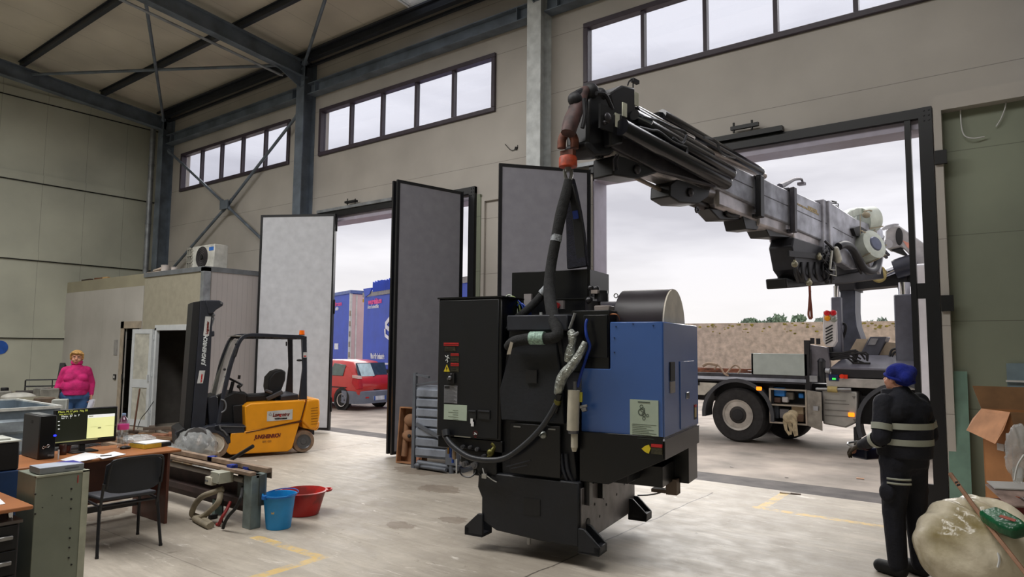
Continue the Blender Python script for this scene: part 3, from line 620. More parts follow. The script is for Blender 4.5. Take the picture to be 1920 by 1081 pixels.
b = B(); b.beam(mv(950, 874, -.01), mv(995, 862, -.01), .012, .01); b.beam(mv(958, 878, -.01), mv(990, 871, -.01), .012, .01); b.box(*[q for p in zip(mv(965, 840, -.005), mv(985, 860, .0)) for q in sorted(p)]); put('rail', b, mat('slate_casting', (40, 43, 52)), mc)
# rear top housing
b = B(); b.box(-1.0, -.17, .62, 1.15, 1.95, 2.585); put('top_housing', b, MBLK, mc, bevel=.006)
b = B(); b.box(-.17, -.15, .63, 1.14, 1.96, 2.58); put('housing_side', b, MBLK, mc)
b = B(); b.box(-1.005, -.165, .612, .62, 2.30, 2.306); b.box(-.95, -.2, .56, .63, 1.9, 2.16); put('seam', b, INK, mc)
for k, (px, py) in enumerate(((968, 559), (976, 566), (984, 572), (962, 556))):
    b = B(); c = mv(px, py, .3); b.tube([c + Vector((-.10, 0, -.02)), c + Vector((-.04, 0, .02)), c + Vector((.02, 0, -.04)), c + Vector((.05, 0, -.16)), c + Vector((.06, 0, -.30))], .008, 6, sub=4)
    put('wire_loop', b, [mat('green_yellow_wire', (120, 140, 70)), mat('blue_cable', (30, 70, 180)), mat('blue_cable', (30, 70, 180)), mat('pale_wire', (180, 190, 170))][k], mc)
b = B(); b.tube([mv(990, 585, .3), mv(993, 600, .28), mv(990, 615, .26)], .03, 10, sub=3); put('blue_hose', b, mat('blue_cable', (30, 70, 180)), mc)
c = mv(989, 562, .5); b = B(); b.box(c.x - .04, c.x + .04, .5, .53, c.z - .06, c.z + .06); put('tag_plate', b, mat('tag_grey', (150, 145, 145)), mc)
b = B(); c = mv(1048, 571, .4); b.mi = 0; b.box(c.x - .045, c.x + .045, .4, .44, c.z - .04, c.z + .04); b.mi = 1; b.cyl((c.x - .01, .39, c.z - .01), (c.x - .01, .36, c.z - .01), .03, n=14); put('emergency_stop', b, [mat('tag_grey', (150, 145, 145)), mat('stop_red', (170, 20, 30), .3)], mc)
c = mv(1031, 588, .4); b = B(); b.mi = 0; b.prism([(c.x - .04, .4, c.z - .04), (c.x + .04, .4, c.z - .04), (c.x, .4, c.z + .05)], (0, .01, 0)); b.mi = 1; b.box(c.x - .03, c.x - .02, .4, .41, c.z - .16, c.z - .04); put('warning_sign', b, [mat('amber_sign', (205, 160, 50)), mat('tan_tube', (160, 135, 105))], mc)
c = mv(1014, 591, .3); b = B(); b.box(c.x - .014, c.x + .01, .3, .32, c.z - .035, c.z + .03); put('white_tag', b, Wt, mc)
b = B(); b.box(-.12, .23, .12, .75, 1.62, 2.16); b.box(.0, .22, .10, .4, 1.75, 2.12); put('gearbox_cover', b, MBLK, mc, bevel=.006)
b = B(); c = mv(1112, 585, .3)
b.cyl(mv(1112, 592, .3), mv(1112, 565, .3), .07, n=18); b.cyl(mv(1127, 560, .35), mv(1127, 545, .35), .06, n=16); b.cyl(mv(1130, 565, .3), mv(1130, 550, .3), .05, n=16); b.sph(mv(1105, 563, .25), .035); b.box(*[q for p in zip(mv(1105, 555, .28), mv(1118, 543, .4)) for q in sorted(p)])
for px, py in ((1108, 540), (1118, 541)): b.sph(mv(px, py, .3), .03, 10, 6)
put('tool_arm_motor', b, mat('motor_black', (30, 29, 34), .35), mc)
b = B(); c0, c1 = mv(1114, 586, .22), mv(1142, 572, .22); b.box(c0.x, c1.x, .22, .36, c0.z, c1.z); put('junction_box', b, mat('greige_box', (150, 140, 135), .5), mc, bevel=.006, label='pale grey junction box')
c0, c1 = mv(1108, 550, .24), mv(1120, 543, .24); b = B(); b.box(c0.x, c1.x, .24, .3, c0.z, c1.z); put('connector_cap', b, mat('greige_box', (150, 140, 135)), mc)
b = B(); c = mv(1134, 556, .28); b.prism([c + Vector((-.016, 0, -.02)), c + Vector((.02, 0, 0)), c + Vector((-.012, 0, .024))], (0, .005, 0)); put('arrow_sign', b, mat('dull_yellow', (150, 120, 30)), mc)
b = B(); b.lathe([(.022, -.004), (.022, .004), (.014, .004), (.014, -.004)], mv(1155, 554, .3), (0, 1, 0), 14, True); put('lifting_eye', b, STEEL, mc)
b = B(); b.tube([mv(1108, 594, .15), mv(1135, 595, .15), mv(1145, 589, .15), mv(1158, 590, .16), mv(1162, 600, .18)], .006, 6, sub=4); c = mv(1135, 594, .14); b.sph(c, .014); put('thin_pipe', b, mat('copper', (150, 95, 60), .35, .7), mc)
b = B(); b.tube([mv(1101, 598, .04), mv(1098, 610, .02), mv(1100, 630, 0), mv(1106, 648, .02), mv(1102, 662, .04), mv(1096, 680, .02), mv(1088, 705, 0), mv(1083, 725, 0)], .013, 10, sub=5); put('air_hose', b, mat('royal_blue_hose', (18, 52, 140), .4), mc)
# foil-wrapped pipes
FOIL = mat('crumpled_foil', (172, 176, 170), .3, .6, var=.3, scale=20, bump=1.0, bs=45)
b = B(); b.tube([mv(1068, 620, -.02), mv(1073, 628, -.02), mv(1073, 640, -.02), mv(1071, 650, -.02), mv(1068, 664, -.02), mv(1064, 678, -.02)], [.03, .04, .038, .03, .04, .045, .03], 12, sub=4); put('foil_wrap', b, FOIL, mc)
b = B(); b.tube([mv(1068, 616, -.01), mv(1073, 602, -.01), mv(1078, 587, -.01)], .014, 8); b.cap(mv(1076, 630, -.03), mv(1083, 624, -.03), .02, .014); put('pipe_end', b, mat('grey_wrap', (120, 122, 122), .5), mc)
b = B(); b.tube([mv(1097, 640, -.03), mv(1091, 655, -.04), mv(1084, 668, -.05), mv(1072, 685, -.05), mv(1060, 698, -.05), mv(1052, 712, -.05), mv(1048, 728, -.04), mv(1045, 738, -.03)], [.022, .032, .036, .04, .045, .045, .04, .03], 12, sub=4); put('foil_wrap', b, FOIL, mc)
b = B(); c = mv(1044, 757, -.04); b.cyl(mv(1049, 738, -.04), mv(1040, 772, -.03), .028, n=10); put('hose_joint', b, MBLK, mc); b = B(); b.cyl(mv(1046, 750, -.045), mv(1044, 757, -.04), .031, n=10); put('hose_clamp', b, mat('olive_brass', (110, 105, 50)), mc)
b = B(); b.cyl(mv(1083, 740, -.02) + Vector((-.0, 0, 0)), mv(1072, 735, -.02), .012, n=8); put('filter_neck', b, mat('olive_brass', (110, 105, 50)), mc)
b = B(); b.cyl(mv(1074, 806, -.02), mv(1076, 731, -.02), .052, n=22); put('filter_housing', b, mat('ivory_filter', (188, 182, 165), .45), mc, label='ivory filter cylinder')
b = B(); b.cyl(mv(1077, 838, -.02), mv(1077, 812, -.02), .030, n=16); b.cyl(mv(1077, 846, -.02), mv(1077, 838, -.02), .018, .028, 12); put('filter_bowl', b, mat('ivory_filter', (188, 182, 165)), mc)
b = B(); b.cyl(mv(1075, 812, -.02), mv(1075, 805, -.02), .045, n=16); b.cyl(mv(1078, 735, -.02), mv(1078, 715, -.02), .018, n=10); b.box(*[q for p in zip(mv(1065, 808, -.0), mv(1085, 804, .1)) for q in sorted(p)]); put('filter_cap', b, mat('dull_metal', (120, 120, 125)), mc)
c0, c1 = mv(1086, 753, -.01), mv(1091, 735, -.01); b = B(); b.box(c0.x, c1.x, -.01, .01, c0.z, c1.z); put('yellow_tag', b, mat('dull_yellow_tag', (170, 165, 50)), mc)
b = B(); b.cyl(mv(1088, 763, -.01), mv(1101, 760, -.01), .014, n=10); b.cyl(mv(1092, 768, -.01), mv(1100, 766, -.01), .02, n=8); put('tap', b, STEEL, mc)
for px in (1052, 1061): b = B(); b.tube([mv(px, 850, .03), mv(px + 3, 880, .03), mv(px + 14, 905, .05)], .016, 8, sub=3); put('guide_pipe', b, mat('slate_casting', (40, 43, 52)), mc)

# ---------------------------------------------------------------- hook and slings
HK = Vector((-3.38, 5.36, 0)); HD = math.hypot(HK.x, HK.y)
def hk(px, py, d=0): return at(px, py, HD + d)
hkT = hk(1066, 300); RT = frame(hkT, 0)
hook = thing('crane_hook', 'rusty orange swivel crane hook hanging from the tip of the boom', 'hook', hkT)
RUST = mat('rusty_dark_iron', (112, 66, 50), .65, .2, var=.4, scale=14); ORG = mat('worn_orange_paint', (178, 70, 38), .5, var=.25, scale=18)
b = B(RT)
pts = [hk(1077, 278), hk(1077, 262), hk(1070, 250), hk(1060, 250), hk(1054, 262), hk(1053, 278)]
b.tube(pts, .042, 10, sub=4); b.beam(hk(1065, 298), hk(1065, 282), .14, .06, (0, 1, 0)); put('hook_shackle', b, RUST, hook)
b = B(RT); c = hk(1065, 303); b.lathe([(.075, -.055), (.088, -.05), (.088, .03), (.078, .05), (.04, .055)], c, (0, 0, 1), 20); put('swivel', b, ORG, hook, label='orange swivel collar')
b = B(RT); b.cyl(hk(1065, 312), hk(1065, 322), .033, n=12); b.tube([hk(1059, 318), hk(1060, 330), hk(1066, 341), hk(1071, 330), hk(1071, 318)], .018, 8, sub=4); put('hook_eye', b, STEEL, hook)
GREYS = mat('charcoal_webbing', (36, 37, 38), .9, var=.3, scale=30, bump=.5, bs=120); NAVY = mat('navy_webbing', (30, 30, 44), .9, var=.3, scale=30, bump=.4, bs=120)
MI = frame(MO, MTH).inverted()
def sling(name, label, grp, P, r, m, rt):
    o = thing(name, label, 'lifting sling', P[0], 0, grp); T = frame(P[0], 0); b = B(T); b.tube(P, r, 12, sub=6); put('webbing', b, m, o); return o, T
T1 = mv(1040, 600, -.02)
def mw(px, py, v): return MI @ mv(px, py, v)
s1, t1 = sling('lifting_sling', 'dark grey round sling dropping from the hook to the machine, nearer the camera', 'slings on the hook',
    [hk(1066, 337), hk(1062, 360), hk(1052, 400), hk(1042, 450), hk(1033, 500), mw(1030, 545, .25), mw(1036, 590, .05), mw(1046, 625, -.06), mw(1030, 634, -.07), mw(1000, 634, -.075), mw(965, 640, -.07), mw(952, 650, -.03)], [.04, .05, .055, .05, .05, .055, .055, .05, .05, .05, .05, .04], GREYS, None)
b = B(t1); b.cyl(mw(995, 633.5, -.08), mw(1021, 633.5, -.08), .059, n=14); put('sling_label', b, mat('pale_green_label', (150, 180, 165), .6, var=.3, scale=60), s1)
b = B(t1); b.prism([mw(957, 640, -.12), mw(962, 642, -.12), mw(957, 664, -.12), mw(950, 664, -.12)], (0, .004, 0)); put('sling_tag', b, mat('beige_tag', (165, 155, 140)), s1)
b = B(t1); b.cyl(hk(1044.5, 440), hk(1042, 452), .053, n=12); put('sling_label', b, mat('pale_grey_label', (150, 155, 160), .6, var=.4, scale=70), s1)
s2, t2 = sling('lifting_sling', 'dark sling running slantwise from the upright sling down to the black cabinet', 'slings on the hook',
    [mw(1028, 540, .34), mw(1018, 550, .33), mw(998, 572, .27), mw(975, 592, .2), mw(958, 607, .15), mw(952, 620, .1)], .038, GREYS, None)
b = B(t2); b.cyl(mw(1026, 540, .335), mw(1016, 551, .325), .044, n=12); put('sling_label', b, mat('pale_grey_label', (150, 155, 160)), s2)
o = thing('folded_sling', 'wide black folded sling hanging free from the hook over the machine', 'lifting sling', hk(1070, 345), 0); T = frame(hk(1070, 345), 0)
b = B(T); b.strip([hk(1070, 335, .06), hk(1072, 360, .08), hk(1076, 400, .12), hk(1080, 440, .15), hk(1082, 475, .16), hk(1084, 502, .16)], [.07, .12, .17, .20, .22, .23], .05, (0, 1, 0)); put('webbing', b, NAVY, o, bevel=.01)
b = B(T); b.strip([hk(1071, 345, .0), hk(1077, 380, .05), hk(1084, 420, .10), hk(1088, 460, .12), hk(1092, 495, .13)], [.05, .08, .10, .11, .10], .035, (0, 1, 0)); put('webbing_fold', b, BLKM, o, bevel=.008)
b = B(T); b.strip([hk(1078, 395, .04), hk(1080, 410, .05)], .05, .02, (0, 1, 0)); put('blue_marker', b, mat('blue_stitch', (30, 50, 120), .8), o)
# ---------------------------------------------------------------- outside: yard, wall, trees
ASPH = mat('yard_asphalt', (164, 154, 144), .85, var=.22, scale=1.2, bump=.3, bs=60)
b = B(); b.box(-70, 30, WY, 70, -.2, -.005); struct('ground_yard', b, ASPH, smooth=False)
def kerb_mat():
    return mat('dark_apron_asphalt', (82, 76, 74), .8, var=.3, scale=3, bump=.3, bs=60)
b = B(); b.prism([(-13, WY, -.004), (3, WY, -.004), (3, WY + .75, -.004), (-13, WY + .45, -.004)], (0, 0, .003)); struct('trim_41', b, kerb_mat(), smooth=False)
CONC = mat('rough_concrete_wall', (204, 186, 164), .95, var=.16, scale=5, bump=.6, bs=14)
MOSS = mat('yellow_moss', (150, 138, 60), .95, var=.4, scale=8)
b = B(); b.box(-24, 14, 26, 26.3, 0, 2.78)
bw = tag(put('boundary_wall', b, CONC, smooth=False), 'long rough concrete boundary wall behind the crane truck', 'wall'); 
rr = random.Random(3); b = B()
for k in range(150):
    x = -12 + rr.random() * 12; z = 2.78 - abs(rr.gauss(0, .17)) - .03; s_ = .02 + rr.random() * .05
    b.sph((x, 25.995, z), (s_, .012, s_ * .5), 8, 5)
put('moss', b, MOSS, bw)
LEAF = [mat('hazy_dark_foliage', (124, 144, 126), .9, var=.35, scale=4), mat('hazy_green_foliage', (140, 162, 138), .9, var=.3, scale=4), mat('hazy_pale_foliage', (158, 172, 160), .9, var=.3, scale=4)]  # leaf colours lightened, distance haze mixed into them
BARK = mat('tree_bark', (96, 84, 72), .9)
def tree(px, ztop, w, k, label, seed, Y=55):
    r_ = random.Random(seed); x = pY(px, 600, Y).x; o = thing('distant_tree', label, 'tree', (x, Y, 0), 0, 'trees beyond the concrete wall')
    b = B(); b.cyl((0, 0, 0), (0, 0, ztop * .6), .18, .08, 8); put('trunk', b, BARK, o)
    b = B()
    for i in range(260):
        t = r_.random(); a = r_.random() * 2 * PI; rad = w * (1 - t * .75) * math.sqrt(r_.random()) * .5
        z = ztop * .42 + t * ztop * .56; s_ = .16 + r_.random() * .22 * (1 - t * .5)
        R = Euler((r_.random() * 3, r_.random() * 3, r_.random() * 3)).to_matrix(); c = Vector((rad * math.cos(a), rad * math.sin(a), z))
        b.face([b.v(c + R @ Vector(q)) for q in ((-s_, 0, 0), (0, -s_ * .6, .05), (s_, 0, 0), (0, s_ * .6, .05))])
    b.sph((0, 0, ztop * .62), (w * .3, w * .3, ztop * .22), 10, 8)
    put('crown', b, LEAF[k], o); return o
H = lambda py: 1.85 + (650 - py) / 1268 * 50
TR = [(1365, 603, 2.2, 2, 'pale low tree top just showing over the wall, nearest the blue machine'), (1398, 592, 3.0, 0, 'dark tree top left of centre over the concrete wall'), (1412, 590, 2.4, 1, 'green tree top joined to the dark one over the wall'), (1428, 597, 2.2, 0, 'small dark tree in the middle of the row over the wall'), (1444, 590, 2.2, 0, 'dark bushy tree left of the pointed one over the wall'), (1460, 583, 2.9, 1, 'tall pointed green tree over the concrete wall'),
      (1496, 585, 3.4, 1, 'round green tree standing alone just left of the hanging strap'), (1536, 593, 2.0, 2, 'thin grey green tree beside the crane lights'), (1655, 595, 1.8, 2, 'small tree top between the two stabiliser legs'), (1630, 600, 1.8, 2, 'lowest tree top seen to the right of the crane column')]
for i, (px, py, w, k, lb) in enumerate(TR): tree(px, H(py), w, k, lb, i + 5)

# ---------------------------------------------------------------- crane truck
TY = 13.4
def p13(px, py, Y=TY): return pY(px, py, Y)
tk = thing('crane_truck', 'flatbed truck with a big folding crane reaching through the wide gate', 'truck', (-3.2, 14.6, 0))
KT = Matrix.Translation((3.2, -14.6, 0))
def K(): return B(KT)
CH = mat('chassis_black', (26, 26, 30), .6, var=.2)
def wheel(root, c, r, w, ax=(0, -1, 0), n=1, T=None, hub=GALV, bolts=10, rimr=.56, tyre=RUB):
    c = Vector(c); a = Vector(ax)
    b = B(T); b.lathe([(r * rimr, -w / 2 + .01), (r * .62, -w / 2), (r * .93, -w / 2), (r, -w / 2 + .05), (r, w / 2 - .05), (r * .93, w / 2), (r * .62, w / 2), (r * rimr, w / 2 - .01)], c, a, 40, True)
    t = put('wheel', b, tyre, root)
    b = B(T); b.lathe([(r * rimr, w / 2 - .01), (r * rimr * 1.02, w / 2 + .012), (r * rimr * .9, w / 2 + .0), (r * rimr * .84, w / 2 - .06), (r * .36, w / 2 - .10), (r * .33, w / 2 - .02), (r * .24, w / 2 + .0), (r * .2, w / 2), (.001, w / 2)], c, a, 32)
    put('rim', b, hub, t)
    if bolts == 10:
        b = B(T); b.lathe([(r * rimr * .86, w / 2 - .058), (r * .36, w / 2 - .088)], c, a, 32); b.lathe([(r * .36, w / 2 - .095), (r * .34, w / 2 - .015), (r * .25, w / 2 + .005)], c, a, 24); put('wheel_disc', b, mat('dark_rim_disc', (44, 42, 42), .5, .2, var=.2), t)
    if bolts:
        b = B(T); x, y = b._fr(a)
        for k in range(bolts):
            q = c + a * (w / 2 - .1) + (x * math.cos(2 * PI * k / bolts) + y * math.sin(2 * PI * k / bolts)) * r * .36; b.cyl(q, q + a * .035, r * .03, n=6)
        b.lathe([(.001, w / 2 + .03), (r * .20, w / 2 + .02), (r * .24, w / 2 - .02)], c, a, 20); put('wheel_nuts', b, CH, t)
        b = B(T)
        for k in range(bolts):
            q = c + a * (w / 2 - .062) + (x * math.cos(2 * PI * (k + .5) / bolts) + y * math.sin(2 * PI * (k + .5) / bolts)) * r * .435; b.cyl(q - a * .02, q + a * .012, r * .04, n=8)
        put('hand_hole', b, INK, t)
    return t
RIMT = mat('truck_rim_silver', (176, 172, 166), .4, .5, var=.15)
W1, W2 = Vector((-4.56, TY + .17, .525)), Vector((-1.70, TY + .17, .525))
for c in (W1, W2):
    wheel(tk, c, .525, .30, T=KT, hub=RIMT); wheel(tk, c + Vector((0, 2.1, 0)), .525, .30, T=KT, hub=RIMT)
wheel(tk, W1 + Vector((.0, .36, 0)), .525, .28, T=KT, hub=CH, bolts=0)
wheel(tk, (-3.95, TY + 1.25, .50), .5, .3, T=KT, hub=CH, bolts=0); wheel(tk, (-7.2, TY + .17, .525), .525, .3, T=KT, hub=RIMT)
def arc(c, r, a0, a1, n=18): return [(c.x + r * math.cos(a0 + (a1 - a0) * k / n), TY - .02, c.z + r * math.sin(a0 + (a1 - a0) * k / n)) for k in range(n + 1)]
def mud(c, r, a0, a1):
    b = K(); o = arc(c, r, a0, a1); i_ = arc(c, r - .035, a0, a1)
    R = [[Vector(p), Vector(q), Vector(q) + Vector((0, .45, 0)), Vector(p) + Vector((0, .45, 0))] for p, q in zip(o, i_)]; b.rings(R)
    R = [[Vector(p) + Vector((0, -.01, 0)), Vector(q) * 1 + Vector((0, -.01, 0)), Vector(q) + Vector((0, .03, 0)), Vector(p) + Vector((0, .03, 0))] for p, q in zip(arc(c, r + .01, a0, a1), arc(c, r - .06, a0, a1))]; b.rings(R)
    return put('mudguard', b, mat('dark_grey_mudguard', (62, 64, 70), .5, var=.1), tk)
mud(W1, .70, -.12, PI + .1); mud(W2 + Vector((.0, 0, .0)), .74, .6, PI + .35)
b = K(); b.box(-2.49, -2.44, TY - .02, TY + .4, .12, .45); put('mud_flap', b, CH, tk)
b = K(); b.box(-9.2, -1.1, TY + .75, TY + 1.75, .72, 1.2); b.box(-9.2, -1.1, TY + .28, TY + 2.25, 1.0, 1.18); b.box(-2.45, -1.0, TY + .2, TY + 2.3, .5, 1.0); b.box(-3.95, -3.88, TY + .05, TY + .6, .45, 1.1); b.box(-3.25, -2.38, TY + .22, TY + .8, .5, 1.05); b.box(-5.4, -3.95, TY + .33, TY + .8, .85, 1.1); put('chassis', b, CH, tk)
b = K(); b.box(-9.2, -3.22, TY + .02, TY + 2.48, 1.17, 1.33); put('load_bed', b, mat('worn_dark_bed', (56, 56, 64), .6, var=.3), tk)
b = K(); b.box(-9.2, -3.27, TY - .01, TY + .03, 1.205, 1.265); put('side_rail', b, mat('silver_rail', (176, 182, 196), .3, .6), tk)
b = K(); b.prism([(-5.42, TY - .01, 1.13), (-4.95, TY - .01, 1.13), (-5.22, TY - .01, .88), (-5.42, TY - .01, .88)], (0, .03, 0)); b.box(-9, -5.4, TY - .01, TY + .02, .88, 1.13); put('rear_panel', b, mat('cream_panel', (190, 186, 176), .5), tk)
b = K(); c = p13(1309, 719, TY - .02); b.box(c.x - .03, c.x + .03, TY - .02, TY - .01, c.z - .03, c.z + .03); b.box(c.x - .09, c.x - .04, TY - .02, TY - .01, c.z - .02, c.z + .05); put('panel_print', b, INK, tk)
b = K(); b.box(-4.27, -3.24, TY, TY + .04, 1.33, 1.735); b.box(-4.27, -4.23, TY, TY + .5, 1.33, 1.735); put('side_board', b, mat('grey_green_board', (172, 182, 178), .5, var=.05), tk, bevel=.005)
b = K(); b.box(-3.29, -3.20, TY + .0, TY + .12, 1.02, 1.99); put('corner_post', b, CH, tk, smooth=False)
b = K(); b.prism([(-3.20, TY + .05, 1.25), (-3.20, TY + .05, 1.91), (-2.90, TY + .05, 1.86), (-2.86, TY + .05, 1.55), (-2.9, TY + .05, 1.25)], (0, .12, 0)); put('headboard', b, mat('grey_lilac_plate', (112, 110, 118), .5, .2), tk)
b = K()
for px, py in ((1521, 636), (1532, 637)):
    c = p13(px, py); b.box(c.x - .03, c.x + .03, TY + .05, TY + .12, c.z - .08, c.z + .03)
b.tube([p13(1520, 655), p13(1521, 680), p13(1519, 700)], .012); put('post_fitting', b, CH, tk)
b = K(); c = p13(1540, 715); b.cyl((c.x, TY + .1, 1.22), (c.x, TY + .1, 1.60), .085, n=18); b.cyl((c.x, TY + .1, 1.60), (c.x, TY + .1, 1.66), .095, .06, 18); put('air_tank', b, mat('black_tank', (34, 35, 40), .35), tk)
b = K(); c0, c1 = p13(1519, 715), p13(1533, 704); b.box(c0.x, c1.x, TY - .04, TY + .1, c0.z, c1.z); b.cyl(p13(1548, 694), p13(1556, 695), .05, n=10); put('bracket', b, mat('pale_metal', (170, 172, 178), .4, .4), tk)
# rusty load and straps on the bed
BR = mat('rust_brown_bars', (130, 82, 60), .8, var=.35, scale=9)
ld = thing('rusty_bars', 'pile of rusty brown bars and straps lying on the truck bed', 'load', (-4.9, TY + .4, 1.33)); T = frame((-4.9, TY + .4, 1.33), 0)
rr = random.Random(5)
for k in range(7):
    b = B(T); z = 1.345 + .022 * (k % 4); y = TY + .12 + k * .06; b.beam((-6.3, y, z), (-4.32 - rr.random() * .1, y + rr.uniform(-.05, .05), z + rr.uniform(-.01, .02)), .04, .03); put('bar', b, BR, ld)
b = B(T); b.tube([p13(1340, 692), p13(1345, 684), p13(1352, 690), p13(1358, 700), p13(1366, 704)], .018, 8, sub=4); b.tube([p13(1362, 700), p13(1372, 688), p13(1380, 684), p13(1388, 692), p13(1384, 699)], .018, 8, sub=4); b.tube([p13(1318, 686), p13(1328, 681), p13(1345, 684)], .03, 8, sub=4); put('strap_loop', b, mat('beige_strap', (160, 140, 122), .9), ld)
# locker with open door, silver tank
b = K(); x0, x1, z0, z1 = -3.94, -3.26, .42, 1.075; y = TY - .02
for q in ((x0, x1, y, y + .04, z0, z0 + .03), (x0, x1, y, y + .04, z1 - .03, z1), (x0, x0 + .03, y, y + .04, z0 + .03, z1 - .03), (x1 - .03, x1, y, y + .04, z0 + .03, z1 - .03), (x0 + .03, x1 - .03, y, y + .35, .755, .78)): b.box(*q)
put('tool_locker', b, mat('beige_metal', (172, 162, 148), .5, .2), tk, smooth=False)
b = K(); b.box(x0 + .03, x1 - .03, y + .35, y + .37, z0, z1); b.box(x0 + .01, x0 + .03, y + .04, y + .35, z0, z1); b.box(x1 - .03, x1 - .01, y + .04, y + .35, z0, z1); b.box(x0, x1, y + .04, y + .35, z0, z0 + .02); b.box(x0, x1, y + .04, y + .35, z1 - .02, z1); put('locker_shell', b, CH, tk, smooth=False)
b = K(); b.prism([(-3.25, y - .01, .42), (-2.98, y - .12, .36), (-2.98, y - .12, 1.05), (-3.25, y - .01, 1.07)], (.0, .025, 0)); put('locker_door', b, mat('dull_aluminium', (150, 146, 138), .45, .5, var=.2), tk); b = K(); c = p13(1530, 765, y - .1); b.box(c.x - .04, c.x + .04, y - .13, y - .1, c.z - .04, c.z + .04); put('locker_latch', b, mat('pale_metal', (170, 172, 178)), tk)
def bx_item(name, label, cat, px0, py0, px1, py1, m, grp=None, dy=.1, d=.16):
    a, c = p13(px0, py1, TY + dy), p13(px1, py0, TY + dy); b = B(frame((a.x, TY + dy, a.z), 0)); b.box(a.x, c.x, TY + dy, TY + dy + d, a.z, c.z); o = put(name, b, m, None, bevel=.015, loc=(a.x, TY + dy, a.z)); return tag(o, label, cat, grp)
bx_item('blue_case', 'bright blue tool case on the upper left of the truck locker shelf', 'case', 1449, 727, 1471, 742, mat('bright_blue', (40, 130, 215), .4))
bx_item('work_bag', 'pale crumpled work bag on the locker shelf', 'bag', 1463, 735, 1487, 748, mat('putty_cloth', (166, 160, 150), .9), dy=.2)
bx_item('small_tin', 'small pale tin on the locker shelf', 'tin', 1466, 744, 1477, 754, mat('tin_white', (190, 186, 186), .5), dy=.05, d=.1)
bx_item('brown_bundle', 'dark brown bundle at the left of the locker shelf', 'bundle', 1447, 745, 1464, 754, mat('brown_cloth', (96, 76, 68), .9))
bx_item('blue_rag', 'small blue cloth at the right end of the locker shelf', 'cloth', 1497, 737, 1507, 746, mat('bright_blue', (40, 130, 215)))
bx_item('cream_sack', 'cream sack in the bottom of the truck locker', 'sack', 1484, 761, 1507, 776, mat('cream_cloth', (196, 176, 146), .9)); bx_item('tan_box', 'tan box under the cream sack in the truck locker', 'box', 1486, 777, 1507, 790, mat('tan_card', (150, 122, 102), .8))
bx_item('dark_canister', 'dark grey canister in the bottom left of the truck locker', 'canister', 1448, 760, 1460, 784, mat('slate_plastic', (66, 72, 82), .5)); bx_item('steel_case', 'grey metal case at the bottom of the truck locker', 'case', 1461, 766, 1480, 784, mat('dull_metal', (120, 120, 125)))
st = thing('strap_bundle', 'bundle of pale webbing straps spilling out of the truck locker', 'straps', p13(1480, 775, TY - .1)); T = frame(p13(1480, 775, TY - .1), 0); b = B(T)
for k, pp in enumerate((((1477, 778), (1472, 790), (1474, 805), (1480, 814), (1484, 812)), ((1482, 776), (1480, 790), (1483, 806), (1482, 814)), ((1488, 778), (1491, 792), (1488, 806), (1492, 817)), ((1480, 780), (1490, 792), (1493, 806), (1494, 816)))): b.strip([p13(x, y, TY - .10 - .02 * k) for x, y in pp], [.09, .08, .05, .045, .04][:len(pp)], .015, (0, 1, 0))
b.sph(p13(1481, 783, TY - .1), (.13, .07, .11)); b.sph(p13(1486, 776, TY - .06), (.10, .06, .08)); put('webbing', b, mat('cream_webbing', (186, 170, 140), .9, var=.2, scale=12), st)
b = K(); b.prism([(-3.0, TY + .0, .55), (-3.0, TY, 1.10), (-2.42, TY, 1.08), (-2.42, TY, .55), (-2.62, TY, .43), (-3.0, TY, .47)], (0, .5, 0)); ft = put('fuel_tank', b, mat('brushed_aluminium', (176, 174, 170), .42, .55, var=.12, scale=3), tk, bevel=.03, seg=3)
b = K()
for z in (.62, .72, .84): b.box(-2.96, -2.55, TY - .008, TY, z, z + .018)
for z in (.55, .95): b.prism([(-2.50, TY - .01, z + .05), (-2.44, TY - .01, z + .05), (-2.47, TY - .01, z)], (0, .01, 0))
b.box(-2.95, -2.6, TY - .008, TY, .9, .915); put('tank_pressing', b, mat('aluminium_shadow', (128, 126, 122), .5, .5), ft)
def lampb(px, py, s_=.04):
    c = p13(px, py, TY - .03); b = K(); b.box(c.x - s_, c.x + s_, TY - .04, TY, c.z - .035, c.z + .035); put('side_marker_lamp', b, mat('amber_lamp', (255, 140, 20), .3, emit=((255, 130, 20), 1.6)), tk, bevel=.008)
lampb(1423, 728, .05); lampb(1596, 777, .05)
b = K(); b.cyl(p13(1530, 729, TY - .05), p13(1596, 730, TY - .05), .03, n=10); put('ram', b, STEEL, tk); b = K(); b.cyl(p13(1552, 729, TY - .05), p13(1570, 730, TY - .05), .055, n=12); put('ram_body', b, mat('dull_brass_paint', (176, 158, 100), .5), tk)
# crane base deck
b = K(); b.box(-2.92, -.9, TY, TY + .3, 1.15, 1.31); put('sill_beam', b, mat('pale_metal_beam', (186, 182, 178), .4, .4), tk, bevel=.006)
b = K(); c0, c1 = p13(1554, 713, TY - .02), p13(1572, 702, TY - .02); b.box(c0.x, c1.x, TY - .025, TY, c0.z, c1.z); cp = put('control_display', b, mat('navy_display', (26, 44, 86), .3), tk); b = K(); b.box(c0.x + .06, c0.x + .12, TY - .03, TY - .025, c0.z + .02, c0.z + .05); put('green_indicator', b, mat('green_glow', (60, 240, 80), emit=((60, 240, 80), 1.2)), cp)
c = p13(1579, 705, TY - .02); b = K(); b.cyl(c, c - Vector((0, .04, 0)), .04, n=14); b.box(c.x + .03, c.x + .09, TY - .03, TY, c.z - .04, c.z + .03); put('stop_button', b, mat('stop_orange_red', (230, 60, 30), .3), tk)
b = K(); b.box(-2.84, -.9, TY + .02, TY + .5, 1.33, 1.47); b.box(-2.84, -.9, TY + .05, TY + .45, 1.30, 1.34); put('deck_edge', b, CH, tk)
